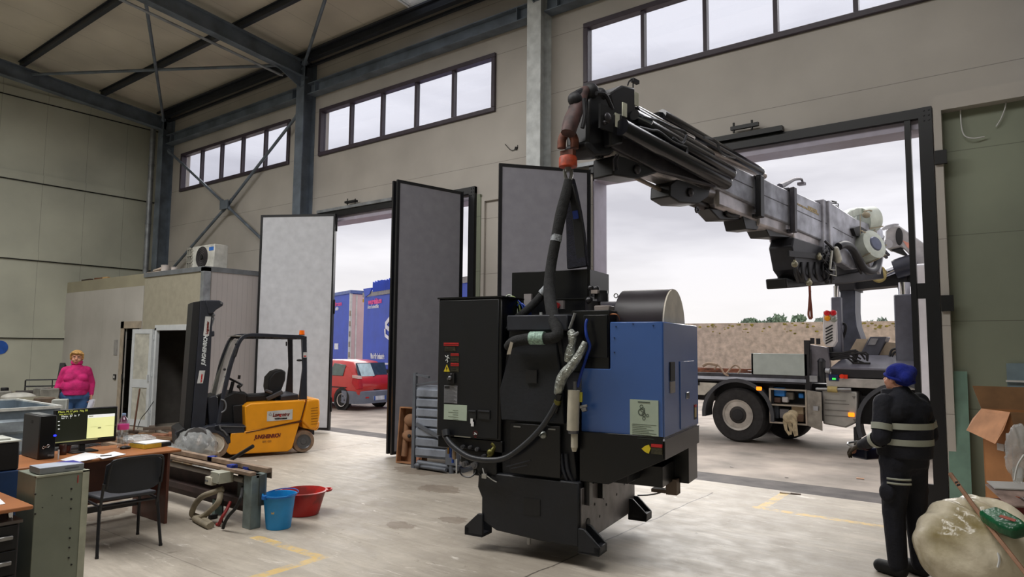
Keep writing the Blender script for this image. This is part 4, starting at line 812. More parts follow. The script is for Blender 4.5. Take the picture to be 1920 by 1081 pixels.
b = K(); b.prism([(-2.84, TY + .02, 1.47), (-.9, TY + .02, 1.47), (-.9, TY + .55, 1.70), (-2.66, TY + .55, 1.70)], (0, 0, .03)); put('deck_cover', b, mat('grey_lilac_deck', (104, 104, 116), .5, var=.12), tk)
b = K(); c = p13(1600, 682, TY + .1); b.box(c.x - .02, c.x + .26, TY + .17, TY + .22, 1.55, 1.60); put('deck_grip', b, INK, tk)
HUMP = mat('grey_crane_paint', (96, 98, 110), .45, var=.1)
b = K(); b.prism([p13(1588, 666, TY + .75), p13(1606, 635, TY + .75), p13(1628, 635, TY + .75), p13(1612, 666, TY + .75)], (0, .4, 0)); b.prism([p13(1648, 666, TY + .75), p13(1662, 641, TY + .75), p13(1690, 643, TY + .75), p13(1690, 667, TY + .75)], (0, .4, 0)); put('wooden_pad', b, mat('cream_wood', (206, 188, 164), .7, var=.1), tk)
b = K(); b.prism([p13(1611, 667, TY + .68), p13(1631, 631, TY + .68), p13(1662, 631, TY + .68), p13(1647, 667, TY + .68)], (0, .5, 0)); q = put('crane_foot_cover', b, HUMP, tk, bevel=.01); b = K(); b.prism([p13(1627, 646, TY + .67), p13(1633, 634, TY + .67), p13(1647, 634, TY + .67), p13(1641, 646, TY + .67)], (0, -.02, 0)); put('cover_plate', b, mat('pale_plate', (160, 160, 165), .5), q)
b = K(); b.tube([p13(1668, 668, TY + .4), p13(1672, 656, TY + .4), p13(1682, 653, TY + .4)], .02, 8, sub=4); b.tube([p13(1672, 668, TY + .4), p13(1677, 660, TY + .4), p13(1686, 658, TY + .4)], .02, 8, sub=4); put('hose_bend', b, CH, tk)
# crane column, stabiliser legs
b = K(); b.prism([p13(1566, 650, 14.5), p13(1573, 600, 14.5), p13(1575, 538, 14.5), p13(1603, 538, 14.5), p13(1603, 585, 14.5), p13(1606, 612, 14.5), p13(1616, 640, 14.5), p13(1616, 668, 14.5), p13(1566, 668, 14.5)], (0, .6, 0)); put('crane_column', b, mat('slate_crane_column', (74, 78, 92), .45, var=.15), tk, bevel=.02)
def leg(px, w, ytop, yb, Y, chrome=(0, 0)):
    a = p13(px, yb, Y); t = p13(px, ytop, Y); b = K(); b.box(a.x - w / 2, a.x + w / 2, Y, Y + w, a.z, t.z); o = put('stabiliser_leg', b, HUMP, tk, bevel=.02)
    b = K(); b.cyl((a.x, Y + w / 2, t.z), (a.x, Y + w / 2, p13(px, chrome[0], Y).z), w * .33, n=18); put('chrome_rod', b, CHROME, o); return o
leg(1570, .17, 556, 668, 13.7, (535,)); leg(1699, .30, 551, 700, 13.75, (528,))
b = K(); b.box(-1.52, -1.43, 13.5, 13.6, .95, 2.4); b.cyl((-1.44, 13.45, .9), (-1.44, 13.45, 2.5), .04, n=10); put('leg_pipe', b, mat('pale_metal', (170, 172, 178)), tk)
b = K(); c0, c1 = p13(1543, 650, 13.3), p13(1566, 582, 13.3); b.prism([(c0.x, 13.3, c0.z + .12), (c0.x + .02, 13.3, c1.z), (c1.x, 13.3, c1.z), (c1.x, 13.3, c0.z + .10), (c1.x - .06, 13.3, c0.z), (c0.x + .05, 13.3, c0.z + .02)], (0, .16, 0)); lp = put('lamp_panel', b, mat('white_crane_panel', (206, 204, 206), .45, var=.05), tk, bevel=.01)
for px, py, m_ in ((1550.5, 586.5, mat('red_lens', (215, 25, 40), .25)), (1562, 586, mat('red_lens', (215, 25, 40))), (1551, 596, mat('amber_lens', (240, 160, 20), .25)), (1563, 598, mat('clear_lens', (150, 160, 150), .15, .3))):
    b = K(); c = p13(px, py, 13.28); b.cyl(c, c + Vector((0, .05, 0)), .052, n=18); b.sph(c, (.05, .02, .05)); put('lamp_lens', b, m_, lp)
b = K()
for py in (615, 621, 627, 633, 638, 643): b.beam(p13(1548, py + 1, 13.295), p13(1561, py - 6, 13.295), .012, .022)
put('louvre', b, INK, lp)
b = K(); rr = random.Random(8)
for k in range(12): 
    a = p13(1545 + rr.random() * 20, 660 + rr.random() * 10, 13.6); b.tube([a, a + Vector((.12, -.05, -.05 + rr.random() * .1)), a + Vector((.25 + rr.random() * .3, -.05, rr.random() * .1)), a + Vector((.4 + rr.random() * .2, 0, -.1))], .018, 6, sub=3)
b.box(*[q for p in zip(p13(1543, 668, 13.6), p13(1566, 650, 13.9)) for q in sorted(p)]); put('hose_bundle', b, CH, tk)
b = K(); b.tube([p13(1575, 612, 13.9), p13(1582, 606, 13.85), p13(1586, 615, 13.85), p13(1578, 640, 13.9), p13(1570, 655, 13.9)], .025, 8, sub=4); put('hose', b, CH, tk)
# cab just behind the gate post
b = K(); b.box(-1.46, .9, 13.35, 15.85, .75, 3.3); put('cab', b, mat('white_cab', (214, 214, 222), .4, var=.03), tk, bevel=.05, seg=3)
b = K(); b.box(-1.2, .5, 13.34, 13.36, 2.1, 2.9); put('cab_window', b, mat('dark_cab_glass', (30, 34, 40), .1), tk)

# ---- the folding boom: own frame, x' along the boom from tip to elbow, y' sideways towards the right, z' up
BS, BE = pY(1116, 236, 5.75), pY(1655, 452, 14.2)
bx_ = (BE - BS).normalized(); by_ = Vector((0, 0, 1)).cross(bx_).normalized() * -1; bz_ = bx_.cross(by_) * -1
BL = (BE - BS).length
BF = Matrix((bx_, by_, bz_)).transposed().to_4x4(); BF.translation = BS; BFi = BF.inverted()
KB = KT @ BF
def KBb(): return B(KB)
def bp(px, py, side=.2):   # picture point on the boom's side plane y' = side
    o = BFi @ CAM; d = BFi.to_3x3() @ ray(px, py); return o + d * ((side - o.y) / d.y)
def bprism(pl, s0, s1): return [Vector((p.x, s0, p.z)) for p in pl], (0, s1 - s0, 0)
BOOMG = mat('scuffed_silver_boom', (166, 168, 178), .42, .35, var=.3, scale=4); BOOMD = mat('worn_dark_boom', (70, 68, 74), .4, .3, var=.35, scale=5); BBK = mat('glossy_black_crane', (15, 15, 19), .42, var=.2)
def sect(name, pts, m, w, parent=None, par=tk, off=0, bev=.02, lab=None):
    pl = [bp(x, y, w) for x, y in pts]; b = KBb(); b.prism([Vector((p.x, w + off, p.z)) for p in pl], (0, -2 * w, 0)); return put(name, b, m, parent or par, bevel=bev, seg=2, label=lab)
arm = sect('outer_boom', [(1545, 372), (1560, 380), (1605, 410), (1655, 428), (1660, 470), (1640, 500), (1600, 505), (1560, 480), (1545, 470)], BOOMG, .26, lab='scuffed silver outer boom')
sect('boom_section', [(1488, 358), (1545, 384), (1545, 452), (1488, 428)], BOOMG, .22); sect('boom_section', [(1422, 330), (1490, 362), (1490, 424), (1422, 398)], BOOMG, .205); sect('boom_section', [(1345, 296), (1424, 334), (1424, 390), (1345, 352)], BOOMG, .19); sect('boom_section', [(1150, 218), (1350, 300), (1350, 352), (1240, 322), (1150, 276)], BOOMD, .17)
for pts, w in (([(1150, 262), (1350, 340), (1350, 374), (1150, 296)], .13), ([(1345, 340), (1424, 372), (1424, 418), (1345, 388)], .155), ([(1422, 385), (1490, 412), (1490, 446), (1422, 424)], .17), ([(1488, 415), (1546, 440), (1546, 476), (1488, 452)], .185)):
    sect('boom_underside', pts, mat('bright_worn_steel', (178, 172, 172), .28, .5, var=.25, scale=4), w, bev=.05)
# seam lines and scuffs of yellow
b = KBb()
for x0, y0, x1, y1, w in ((1365, 330, 1412, 352, .192), (1425, 362, 1478, 386, .207), (1490, 392, 1540, 415, .222), (1548, 418, 1600, 446, .262)): b.beam(bp(x0, y0, w), bp(x1, y1, w), .004, .01)
put('boom_seam', b, BOOMD, arm)
b = KBb(); b.beam(bp(1495, 382, .222), bp(1535, 402, .222), .004, .025); b.beam(bp(1515, 388, .222), bp(1532, 396, .222), .004, .04); put('yellow_scuff', b, mat('faded_yellow', (160, 144, 104), .6, var=.4, scale=30), arm)
def collar(px, top, bot, w, th, m, wx=.07):
    a, c = bp(px, top, w), bp(px, bot, w); x = (a.x + c.x) / 2; b = KBb(); z0, z1 = c.z, a.z
    for q in ((x - th / 2, x + th / 2, -w - wx, -w, z0, z1), (x - th / 2, x + th / 2, w, w + wx, z0, z1), (x - th / 2, x + th / 2, -w, w, z1 - .05, z1), (x - th / 2, x + th / 2, -w, w, z0, z0 + .05)): b.box(*q)
    return put('boom_collar', b, m, tk, bevel=.012)
collar(1420, 330, 408, .20, .12, BBK); collar(1483, 352, 436, .215, .10, BOOMD); collar(1550, 378, 468, .235, .12, BOOMG)
for x0, y0, x1, y1 in ((1385, 398, 1422, 432), (1430, 428, 1482, 446)):
    pl = [bp(x0, y0, .1), bp(x1, y0 - 4, .1), bp(x1 + 4, y1 - 16, .1), bp(x1 - 8, y1, .1), bp(x0 + 8, y1 - 2, .1)]; b = KBb(); b.prism([Vector((p.x, .14, p.z)) for p in pl], (0, -.28, 0)); put('slide_bracket', b, BBK, tk, bevel=.01)
# extension cylinders on top of the boom
def bcyl(p, q, r, m, side=.2, name='extension_cylinder', par=None, r2=None):
    b = KBb(); a, c = bp(*p, side), bp(*q, side); b.cyl(a, c, r, r2, 20); d = (c - a).normalized(); b.sph(c, r * .98, 16, 8); return put(name, b, m, par or tk)
GB = mat('gloss_black_cylinder', (30, 31, 36), .22, var=.1)
c1 = bcyl((1165, 238), (1360, 342), .085, GB, .27); c2 = bcyl((1186, 222), (1368, 325), .085, GB, .17); c3 = bcyl((1240, 215), (1425, 322), .065, GB, .0)
bcyl((1190, 212), (1330, 292), .07, GB, .06); bcyl((1195, 202), (1300, 258), .025, CHROME, .05, 'chrome_rod', c3); bcyl((1330, 285), (1432, 330), .045, mat('tan_steel_tube', (140, 128, 118), .4, .4), -.02, 'tan_tube')
bcyl((1190, 215), (1215, 228), .055, CHROME, .22, 'chrome_rod', c1)
b = KBb()
for dz in (0, .03, .06, .09): b.cyl(bp(1205, 226 - dz * 60, .12), bp(1350, 312 - dz * 60, .12), .022, n=8)
put('hydraulic_pipe', b, CH, tk)
for pts in (((1192, 240), (1202, 244), (1212, 260), (1240, 275), (1260, 292), (1285, 292), (1288, 280), (1285, 275), (1262, 266), (1235, 246), (1222, 244), (1198, 238)), ((1205, 218), (1218, 222), (1235, 226), (1260, 238), (1285, 248), (1284, 262), (1278, 268), (1262, 258)), ((1320, 258), (1335, 260), (1345, 268), (1350, 284), (1362, 292), (1378, 296))):
    b = KBb(); b.tube([bp(x, y, .30) for x, y in pts], .014, 8, sub=4); put('bent_pipe', b, mat('grey_pipe', (84, 86, 92), .35, .3), tk)
b = KBb(); b.prism([Vector((p.x, .02, p.z)) for p in (bp(1240, 208, .05), bp(1262, 212, .05), bp(1300, 238, .05), bp(1300, 262, .05), bp(1245, 235, .05))], (0, -.12, 0)); put('hose_guide', b, BBK, tk)
# boom head
hd = sect('boom_head', [(1104, 185), (1116, 174), (1132, 172), (1158, 200), (1160, 262), (1152, 285), (1122, 290), (1102, 268)], BBK, .14, bev=.03)
sect('head_plate', [(1140, 176), (1165, 160), (1188, 165), (1190, 235), (1160, 240), (1148, 205)], BBK, .12, off=.02); sect('head_plate', [(1140, 215), (1164, 212), (1166, 270), (1142, 275)], BBK, .20, off=.02)
sect('head_base', [(1098, 265), (1158, 262), (1158, 275), (1145, 290), (1115, 291), (1100, 278)], CH, .14)
for px, py, w in ((1170, 206, .21), (1192, 186, .13), (1156, 226, .21)):
    b = KBb(); c = bp(px, py, w); b.box(c.x - .035, c.x + .035, w, w + .012, c.z - .07, c.z + .07); put('cream_plate', b, mat('cream_tag', (205, 205, 185), .5), hd)
b = KBb(); c = bp(1135, 222, .21); b.box(c.x - .1, c.x + .1, .205, .23, c.z - .12, c.z + .12); b.mi = 1; b.sph((c.x, .24, c.z), (.05, .02, .05)); b.sph((c.x - .05, .24, c.z - .06), .02); put('valve_pocket', b, [INK, BOOMD], hd)
b = KBb(); b.tube([bp(1065, 250, .1), bp(1072, 225, .1), bp(1085, 195, .1), bp(1095, 172, .1), bp(1104, 170, .1)], [.07, .08, .07, .05, .04], 10, sub=4); put('hook_arm', b, mat('rust_stained_black', (74, 52, 50), .6, var=.5, scale=10), hd)
b = KBb()
for px, py, r in ((1078, 186, .07), (1107, 172, .085), (1125, 178, .07)): b.sph(bp(px, py, .1), r)
b.tube([bp(1075, 180, .1), bp(1090, 172, .1), bp(1107, 168, .1), (bp(1128, 175, .1))], .035, 8, sub=4); b.tube([bp(1095, 185, .21), bp(1097, 215, .22), bp(1092, 240, .2)], .02, 8, sub=4); b.tube([bp(1118, 175, .21), bp(1135, 178, .22), bp(1148, 205, .22)], .02, 8, sub=4); put('head_hose', b, CH, hd)
for px in (1121, 1127): b = KBb(); c = bp(px, 291, .1); b.lathe([(.035, -.008), (.035, .008), (.02, .008), (.02, -.008)], c, (0, 1, 0), 14, True); put('lug', b, BLKM, hd)
b = KBb()
c = bp(1117, 164, 0); b.lathe([(.03, -.004), (.03, .004), (.024, .004), (.024, -.004)], c, (.5, 1, 0), 14, True); put('lug', b, BLKM, hd)
b = KBb(); c = bp(1190, 152, 0); b.box(c.x - .05, c.x + .06, -.02, .02, c.z - .02, c.z + .02); b.tube([bp(1177, 160, 0), bp(1180, 152, 0), bp(1188, 147, 0)], .008, 6, sub=3); b.tube([bp(1187, 164, 0), bp(1187, 155, 0)], .008); put('top_lug', b, CH, hd)
# under-boom brackets and lower rod
def ub(pts, w=.13, m=BBK):
    return sect('boom_bracket', pts, m, w, bev=.015)
u1 = ub([(1150, 292), (1158, 290), (1215, 300), (1246, 305), (1238, 322), (1195, 335), (1150, 328)]); u2 = ub([(1257, 345), (1270, 335), (1335, 348), (1328, 370), (1310, 382), (1275, 380), (1256, 368)]); ub([(1330, 390), (1372, 392), (1405, 402), (1398, 412), (1350, 412)], .10)
for px, py in ((1195, 317), (1295, 360)): b = KBb(); b.sph(bp(px, py, .14), (.05, .03, .05)); put('bracket_pin', b, BOOMD, u2)
b = KBb()
for px, py in ((1307, 393), ): b.lathe([(.04, -.01), (.04, .01), (.02, .01), (.02, -.01)], bp(px, py, .05), (0, 1, 0), 14, True)
b.tube([bp(1158, 318, .14), bp(1157, 300, .15), bp(1160, 290, .15)], .008, 6); b.tube([bp(1151, 320, .14), bp(1150, 298, .15), bp(1155, 290, .15)], .008, 6); put('bracket_lug', b, BOOMD, u2)
b = KBb(); b.cyl(bp(1185, 330, .0), bp(1260, 366, .0), .022, n=12); put('tan_rod', b, mat('tan_steel_tube', (140, 128, 118)), tk)
b = KBb(); b.cyl(bp(1290, 375, .0), bp(1365, 405, .0), .055, n=16); b.cyl(bp(1365, 405, 0), bp(1398, 420, 0), .03, n=12); b.cyl(bp(1398, 418, 0), bp(1406, 424, 0), .045, n=10); put('lower_cylinder', b, mat('brown_black_cylinder', (52, 44, 46), .4), tk)
b = KBb(); b.tube([bp(1360, 385, .1), bp(1362, 400, .12), bp(1372, 405, .12), bp(1385, 404, .12)], .02, 8, sub=4); put('hose', b, CH, tk)
# little hooks on top of the boom
b = KBb(); b.tube([bp(1462, 350, .0), bp(1478, 342, 0), bp(1490, 336, 0), bp(1503, 336, 0), bp(1504, 346, 0)], [.05, .035, .025, .02, .012], 8, sub=3); b.box(*[q for p in zip(bp(1499, 349, -.05), bp(1507, 340, .05)) for q in sorted(p)]); put('hose_hanger', b, mat('grey_lilac_plate', (112, 110, 118)), tk)
b = KBb(); b.tube([bp(1545, 380, .0), bp(1560, 377, 0), bp(1568, 379, 0)], .015, 6)
for k in range(3):
    z = 381 + k * 6; b.tube([bp(1561, z, 0), bp(1572, z + 1, 0), bp(1572, z + 5, 0), bp(1562, z + 4, 0)], .008, 5)
put('hose_hanger', b, CH, tk); sect('top_wedge', [(1520, 383), (1545, 378), (1548, 392)], BBK, .2, bev=.005)
# black ribbed housing, cradle and beam beneath the outer boom
sect('ribbed_housing', [(1476, 462), (1480, 445), (1545, 466), (1560, 475), (1560, 510), (1548, 524), (1530, 532), (1500, 528), (1484, 505)], mat('dull_black_housing', (40, 40, 46), .5, var=.2), .17, off=.07)
b = KBb()
for k in range(5):
    x = 1490 + k * 13; b.tube([bp(x, 492, .25), bp(x + 1, 512, .27), bp(x + 6, 528, .22)], .02, 6, sub=4)
b.tube([bp(1548, 492, .28), bp(1556, 505, .28), bp(1556, 520, .28), bp(1550, 528, .28)], .035, 8, sub=4); b.beam(bp(1478, 475, .26), bp(1550, 482, .26), .03, .08); put('housing_rib', b, CH, tk)
for px, py in ((1536, 482), (1490, 495), (1517, 530)): b = KBb(); b.sph(bp(px, py, .3), .045, 10, 6); b.cyl(bp(px, py, .3), bp(px, py - 8, .3), .02, n=8); put('shackle', b, mat('dull_brass_fitting', (150, 146, 124), .4, .5), tk)
sect('cradle_beam', [(1474, 520), (1490, 524), (1560, 518), (1655, 500), (1658, 522), (1600, 530), (1520, 536), (1476, 540)], BBK, .15)
sect('cradle_web', [(1484, 500), (1560, 478), (1640, 480), (1640, 510), (1560, 522), (1490, 528)], CH, .12)
b = KBb(); b.beam(bp(1548, 452, .2), bp(1600, 462, .2), .1, .18); b.box(*[q for p in zip(bp(1590, 470, .12), bp(1594, 458, .2)) for q in sorted(p)]); put('grey_block', b, BOOMG, tk)
b = KBb(); rr = random.Random(11)
for k in range(16):
    x, y = 1545 + rr.random() * 24, 460 + rr.random() * 48; b.tube([bp(x, y, .3), bp(x + rr.uniform(-8, 8), y + 8, .34), bp(x + rr.uniform(-10, 10), y + 16 + rr.random() * 8, .3)], .014, 6, sub=3)
b.tube([bp(1547, 452, .3), bp(1558, 462, .34), bp(1566, 470, .34)], .02, 6); put('valve_cluster', b, CH, tk)
b = KBb(); b.cap(bp(1567, 468, .36), bp(1571, 486, .36), .05, .06); b.beam(bp(1560, 470, .36), bp(1556, 505, .36), .02, .03); b.beam(bp(1566, 496, .36), bp(1568, 517, .36), .012, .012); b.beam(bp(1556, 514, .36), bp(1568, 517, .36), .012, .012); b.beam(bp(1556, 505, .36), bp(1567, 506, .36), .012, .012); put('pale_valve', b, mat('pale_valve_metal', (172, 172, 162), .4, .4), tk)
b = KBb(); b.tube([bp(1572, 462, .34), bp(1582, 458, .36), bp(1594, 462, .36), bp(1606, 478, .36), bp(1618, 500, .36), bp(1630, 508, .36), bp(1640, 504, .36), bp(1646, 490, .36), bp(1648, 470, .36)], .06, 12, sub=5); put('thick_hose', b, BBK, tk)
b = KBb(); b.tube([bp(1596, 470, .3), bp(1608, 500, .3), bp(1615, 512, .3)], .02, 8, sub=4); b.tube([bp(1600, 470, .3), bp(1615, 500, .3), bp(1625, 512, .3)], .02, 8, sub=4); put('hose', b, CH, tk)
# hose reels
REEL = mat('grey_green_reel', (192, 200, 192), .45, var=.12)
def reel(c, r, w, ax):
    c = Vector(c); a = Vector(ax).normalized(); b = KBb(); b.lathe([(r * .5, -w / 2), (r, -w / 2 + .02), (r * 1.02, 0), (r, w / 2 - .02), (r * .62, w / 2)], c, a, 28); o = put('hose_reel', b, REEL, tk)
    b = KBb(); b.lathe([(.001, w / 2 + .03), (r * .45, w / 2 + .02), (r * .55, w / 2 - .01)], c, a, 24); put('reel_hub', b, mat('steel_blue_hub', (90, 96, 116), .35, .4), o); b = KBb(); x, y = b._fr(a)
    for k in range(4):
        u = x * math.cos(k * PI / 4) + y * math.sin(k * PI / 4); b.tube([c + u * r * 1.05 + a * w * .5, c + u * r * 1.07, c + u * r * 1.05 - a * w * .5], .01, 6)
    put('reel_rope', b, mat('beige_rope', (160, 150, 130), .9), o); return o
reel(bp(1627, 463, .38), .24, .30, (-.35, .9, .25)); reel(bp(1626, 412, .18), .22, .28, (.8, .5, .2))
b = KBb(); b.strip([bp(1578, 412, .1), bp(1590, 402, .1), bp(1602, 397, .1), bp(1618, 396, .1)], [.10, .14, .14, .12], .12, (0, 1, 0)); b.strip([bp(1613, 396, .1), bp(1614, 415, .1), bp(1618, 432, .1)], .13, .12, (0, 1, 0)); put('reel_arm', b, REEL, tk, bevel=.015)
b = KBb(); b.prism([bp(1594, 428, .27), bp(1606, 424, .27), bp(1620, 432, .27), bp(1606, 444, .27), bp(1599, 442, .27)], (0, .05, 0)); b.prism([bp(1569, 404, .1), bp(1574, 403, .1), bp(1582, 415, .1), bp(1578, 416, .1)], (0, .1, 0)); put('black_flap', b, INK, tk)
b = KBb(); b.sph(bp(1624, 403, .3), (.10, .06, .05)); b.tube([bp(1620, 396, .3), bp(1632, 394, .3), bp(1642, 404, .3), bp(1643, 420, .3), bp(1638, 436, .3)], .012, 6, sub=4); b.tube([bp(1613, 402, .35), bp(1613, 440, .35)], .006, 5); b.tube([bp(1615, 432, .4), bp(1630, 440, .4), bp(1640, 448, .4)], .012, 6, sub=3); put('reel_cable', b, mat('beige_rope', (160, 150, 130)), tk)
b = KBb(); 
for k in range(14):
    x, y = 1640 + rr.random() * 20, 432 + rr.random() * 34; b.tube([bp(x, y, .2), bp(x + rr.uniform(-6, 6), y + 8, .26), bp(x + rr.uniform(-8, 8), y + 18, .2)], .03, 6, sub=3)
put('elbow_hoses', b, mat('elbow_black', (36, 34, 44), .5), tk)
b = KBb(); b.beam(bp(1655, 466, .25), bp(1647, 512, .25), .05, .07); b.beam(bp(1626, 480, .3), bp(1632, 505, .3), .04, .08); put('link_bar', b, mat('pale_link', (176, 176, 182), .4, .3), tk)
# main arm beyond the elbow, with its lifting cylinder
def q14(px, py, Y=14.5): return pY(px, py, Y)
b = K(); b.prism([q14(1660, 432), q14(1672, 421), q14(1686, 423), q14(1760, 475), q14(1760, 600), q14(1712, 520), q14(1708, 480), q14(1690, 462), q14(1664, 468), q14(1660, 455)], (0, .42, 0)); ma = put('main_arm', b, mat('pale_grey_crane_arm', (164, 162, 164), .45, var=.12), tk, bevel=.02)
b = K(); c = q14(1686, 443, 14.48); b.sph(c, (.06, .02, .17)); put('arm_hole', b, INK, ma)
b = K(); b.prism([q14(1692, 450, 14.49), q14(1706, 456, 14.49), q14(1706, 468, 14.49), q14(1700, 462, 14.49)], (0, .01, 0)); put('faded_red_stripe', b, mat('faded_red', (206, 140, 124), .5), ma)
b = K()
for k in range(4): b.tube([q14(1652 + k * 4, 432 - k, 14.45), q14(1662 + k * 4, 424 - k, 14.45), q14(1676 + k * 3, 421, 14.45)], .018, 6, sub=3)
b.cyl(q14(1664, 457, 14.4), q14(1664, 457, 14.5), .09, n=16); put('arm_pipes', b, mat('pale_link', (176, 176, 182)), ma)
b = K(); b.cyl(q14(1648, 517, 14.5), q14(1683, 503, 14.5), .085, n=20); put('chrome_rod', b, CHROME, tk); b = K(); b.cyl(q14(1678, 505, 14.5), q14(1720, 492, 14.5), .19, n=24); put('lift_cylinder', b, mat('grey_black_cylinder', (58, 60, 70), .3, .2), tk)
b = K(); b.cyl(q14(1648, 510, 14.3), q14(1648, 510, 14.7), .12, n=16); b.lathe([(.10, -.03), (.13, 0), (.10, .03)], q14(1648, 517, 14.3), (0, 1, 0), 16); put('rod_eye', b, mat('dull_brass_paint', (176, 158, 100)), tk)
b = K(); b.prism([q14(1668, 468, 14.6), q14(1690, 464, 14.6), q14(1712, 490, 14.6), q14(1718, 560, 14.6), q14(1712, 530, 14.6), q14(1676, 530, 14.6), q14(1672, 515, 14.6), q14(1712, 508, 14.6), q14(1700, 480, 14.6)], (0, .2, 0)); put('arm_bracket', b, BBK, tk)
b = K(); b.box(q14(1570, 560).x, q14(1606, 560).x, 14.3, 15.2, q14(1590, 540).z - .05, q14(1590, 520).z); b.beam((q14(1600, 530).x, 14.8, q14(1600, 530).z), (q14(1700, 520).x, 14.8, q14(1700, 520).z), .5, .25); put('column_head', b, CH, tk)
# strap hanging from the cradle
T = frame(pY(1518, 535, 12.6), 0); b = B(T); b.strip([pY(1518, 535, 12.6), pY(1519, 560, 12.6), pY(1521, 580, 12.6), pY(1522, 596, 12.6)], .04, .012, (0, 1, 0)); b.strip([pY(1519, 545, 12.55), pY(1517, 575, 12.55), pY(1516, 590, 12.55), pY(1519, 597, 12.55), pY(1522, 595, 12.58)], .035, .012, (0, 1, 0), sub=3)
tag(put('hanging_strap', b, mat('brown_red_strap', (122, 70, 56), .9), None, loc=pY(1518, 535, 12.6)), 'rusty brown strap loop hanging under the crane elbow', 'strap')
# ---------------------------------------------------------------- forklift; own frame: x forward to the mast, y to its left side (towards the camera)
FO = Vector((-10.31, 5.85, 0)); FRZ = math.atan2(-.93, -.36); FT = frame(FO, FRZ)
def side_pt(T, px, py, y):
    o = T @ CAM; d = T.to_3x3() @ ray(px, py); return o + d * ((y - o.y) / d.y)
def fk(px, py, y=0): return side_pt(FT, px, py, y)
fo = thing('forklift', 'yellow forklift with black mast and overhead guard parked before the pale gate leaf', 'forklift', FO, FRZ)
FY = mat('forklift_yellow', (240, 158, 18), .38, var=.06, scale=3); FB = mat('forklift_anthracite', (40, 43, 52), .45, var=.12); FD = mat('forklift_seat_black', (22, 22, 26), .6)
TYR = mat('tan_cushion_tyre', (142, 118, 98), .85, var=.2, scale=10)
def slabp(name, pts, y0, y1, m, par=fo, bevel=.015, T=FT, f=fk, label=None, seg=2):
    pl = [f(x, y, max(y0, y1)) for x, y in pts]; b = B(); b.prism([Vector((p.x, y0, p.z)) for p in pl], (0, y1 - y0, 0)); return put(name, b, m, par, bevel=bevel, seg=seg, label=label)
wf = fk(404, 830).copy(); 
for y in (-.11, -1.0):
    wheel(fo, (-.0, y, .245), .245, .20, ax=(0, 1, 0), hub=mat('cream_rim', (206, 196, 180), .5), bolts=6, rimr=.60, tyre=TYR)
wr = fk(571, 828)
for y in (-.14, -.98): wheel(fo, (wr.x, y, .19), .19, .18, ax=(0, 1, 0), hub=mat('dark_rim', (96, 96, 98), .4, .3), bolts=0, rimr=.62, tyre=TYR)
lower = slabp('chassis_side', [(433, 812), (562, 792), (548, 840), (540, 846), (431, 852), (424, 846), (428, 838), (432, 822)], 0, -1.1, FY)
slabp('battery_cover', [(459, 762), (470, 756), (573, 750), (565, 788), (461, 810)], 0, -1.1, FY); slabp('counterweight', [(576, 748), (600, 747), (601, 775), (596, 803), (582, 806), (566, 789)], .0, -1.1, FY, bevel=.04, seg=3); slabp('weight_overhang', [(566, 789), (600, 790), (598, 802), (594, 807), (568, 802)], -.05, -1.05, FY, bevel=.02)
b = B(); b.beam(fk(461, 811, .004), fk(566, 789, .004), .006, .014); b.beam(fk(575, 750, .004), fk(562, 792, .004), .006, .012)
for k in range(7): b.beam(fk(583, 765 + k * 5, .004), fk(596, 763.5 + k * 5, .004), .004, .004)
put('panel_gap', b, mat('gap_brown', (70, 40, 20)), lower)
slabp('axle_block', [(578, 800), (590, 800), (590, 815), (574, 815)], -.2, -.9, FB)
slabp('front_deck', [(403, 797), (412, 795), (459, 796), (459, 812), (420, 812), (400, 806)], -.0, -1.1, FB, bevel=.01); slabp('fender', [(378, 805), (390, 799), (412, 797), (420, 802), (430, 815), (434, 830), (426, 832), (420, 820), (408, 812), (392, 810)], .0, -.24, FB, bevel=.008)
b = B(); b.tube([fk(412, 797, .01), fk(414, 804, .01), fk(420, 808, .01), fk(426, 816, .01)], .014, 8, sub=3); b.beam(fk(412, 797, -.1), fk(459, 798, -.1), .24, .01); put('deck_edge', b, mat('grey_rubber_edge', (104, 104, 106), .6), fo)
slabp('front_wheel_house', [(405, 800), (430, 812), (434, 845), (424, 846), (416, 830), (404, 815)], -.22, -.9, INK, bevel=.0)
slabp('floor_body', [(420, 745), (440, 735), (462, 738), (462, 800), (412, 797)], -.30, -1.0, FD); slabp('cowl', [(388, 745), (408, 740), (412, 797), (392, 798)], -.25, -.95, FB)
slabp('seat_base', [(436, 760), (459, 757), (540, 748), (540, 770), (438, 800)], -.25, -1.0, FD)
# seat
b = B(); b.prism([Vector((p.x, -.35, p.z)) for p in (fk(455, 742, -.3), fk(510, 738, -.3), fk(520, 744, -.3), fk(518, 752, -.3), fk(458, 754, -.3))], (0, -.42, 0)); put('seat', b, FD, fo, bevel=.03, seg=3)
b = B(); P = [fk(x, y, -.3) for x, y in ((507, 740), (504, 726), (506, 708), (516, 697), (530, 692), (538, 696), (537, 712), (530, 730), (523, 742))]; b.prism([Vector((p.x, -.35, p.z)) for p in P], (0, -.42, 0)); put('seat_back', b, FD, fo, bevel=.03, seg=3)
b = B(); b.beam(fk(497, 731, -.28), fk(510, 736, -.28), .06, .05); b.beam(fk(500, 748, -.28), fk(530, 734, -.28), .07, .07); put('armrest', b, mat('seat_grey', (70, 70, 74), .6), fo, bevel=.01)
slabp('rear_tray', [(527, 742), (560, 738), (560, 750), (527, 752)], -.2, -1.0, FB)
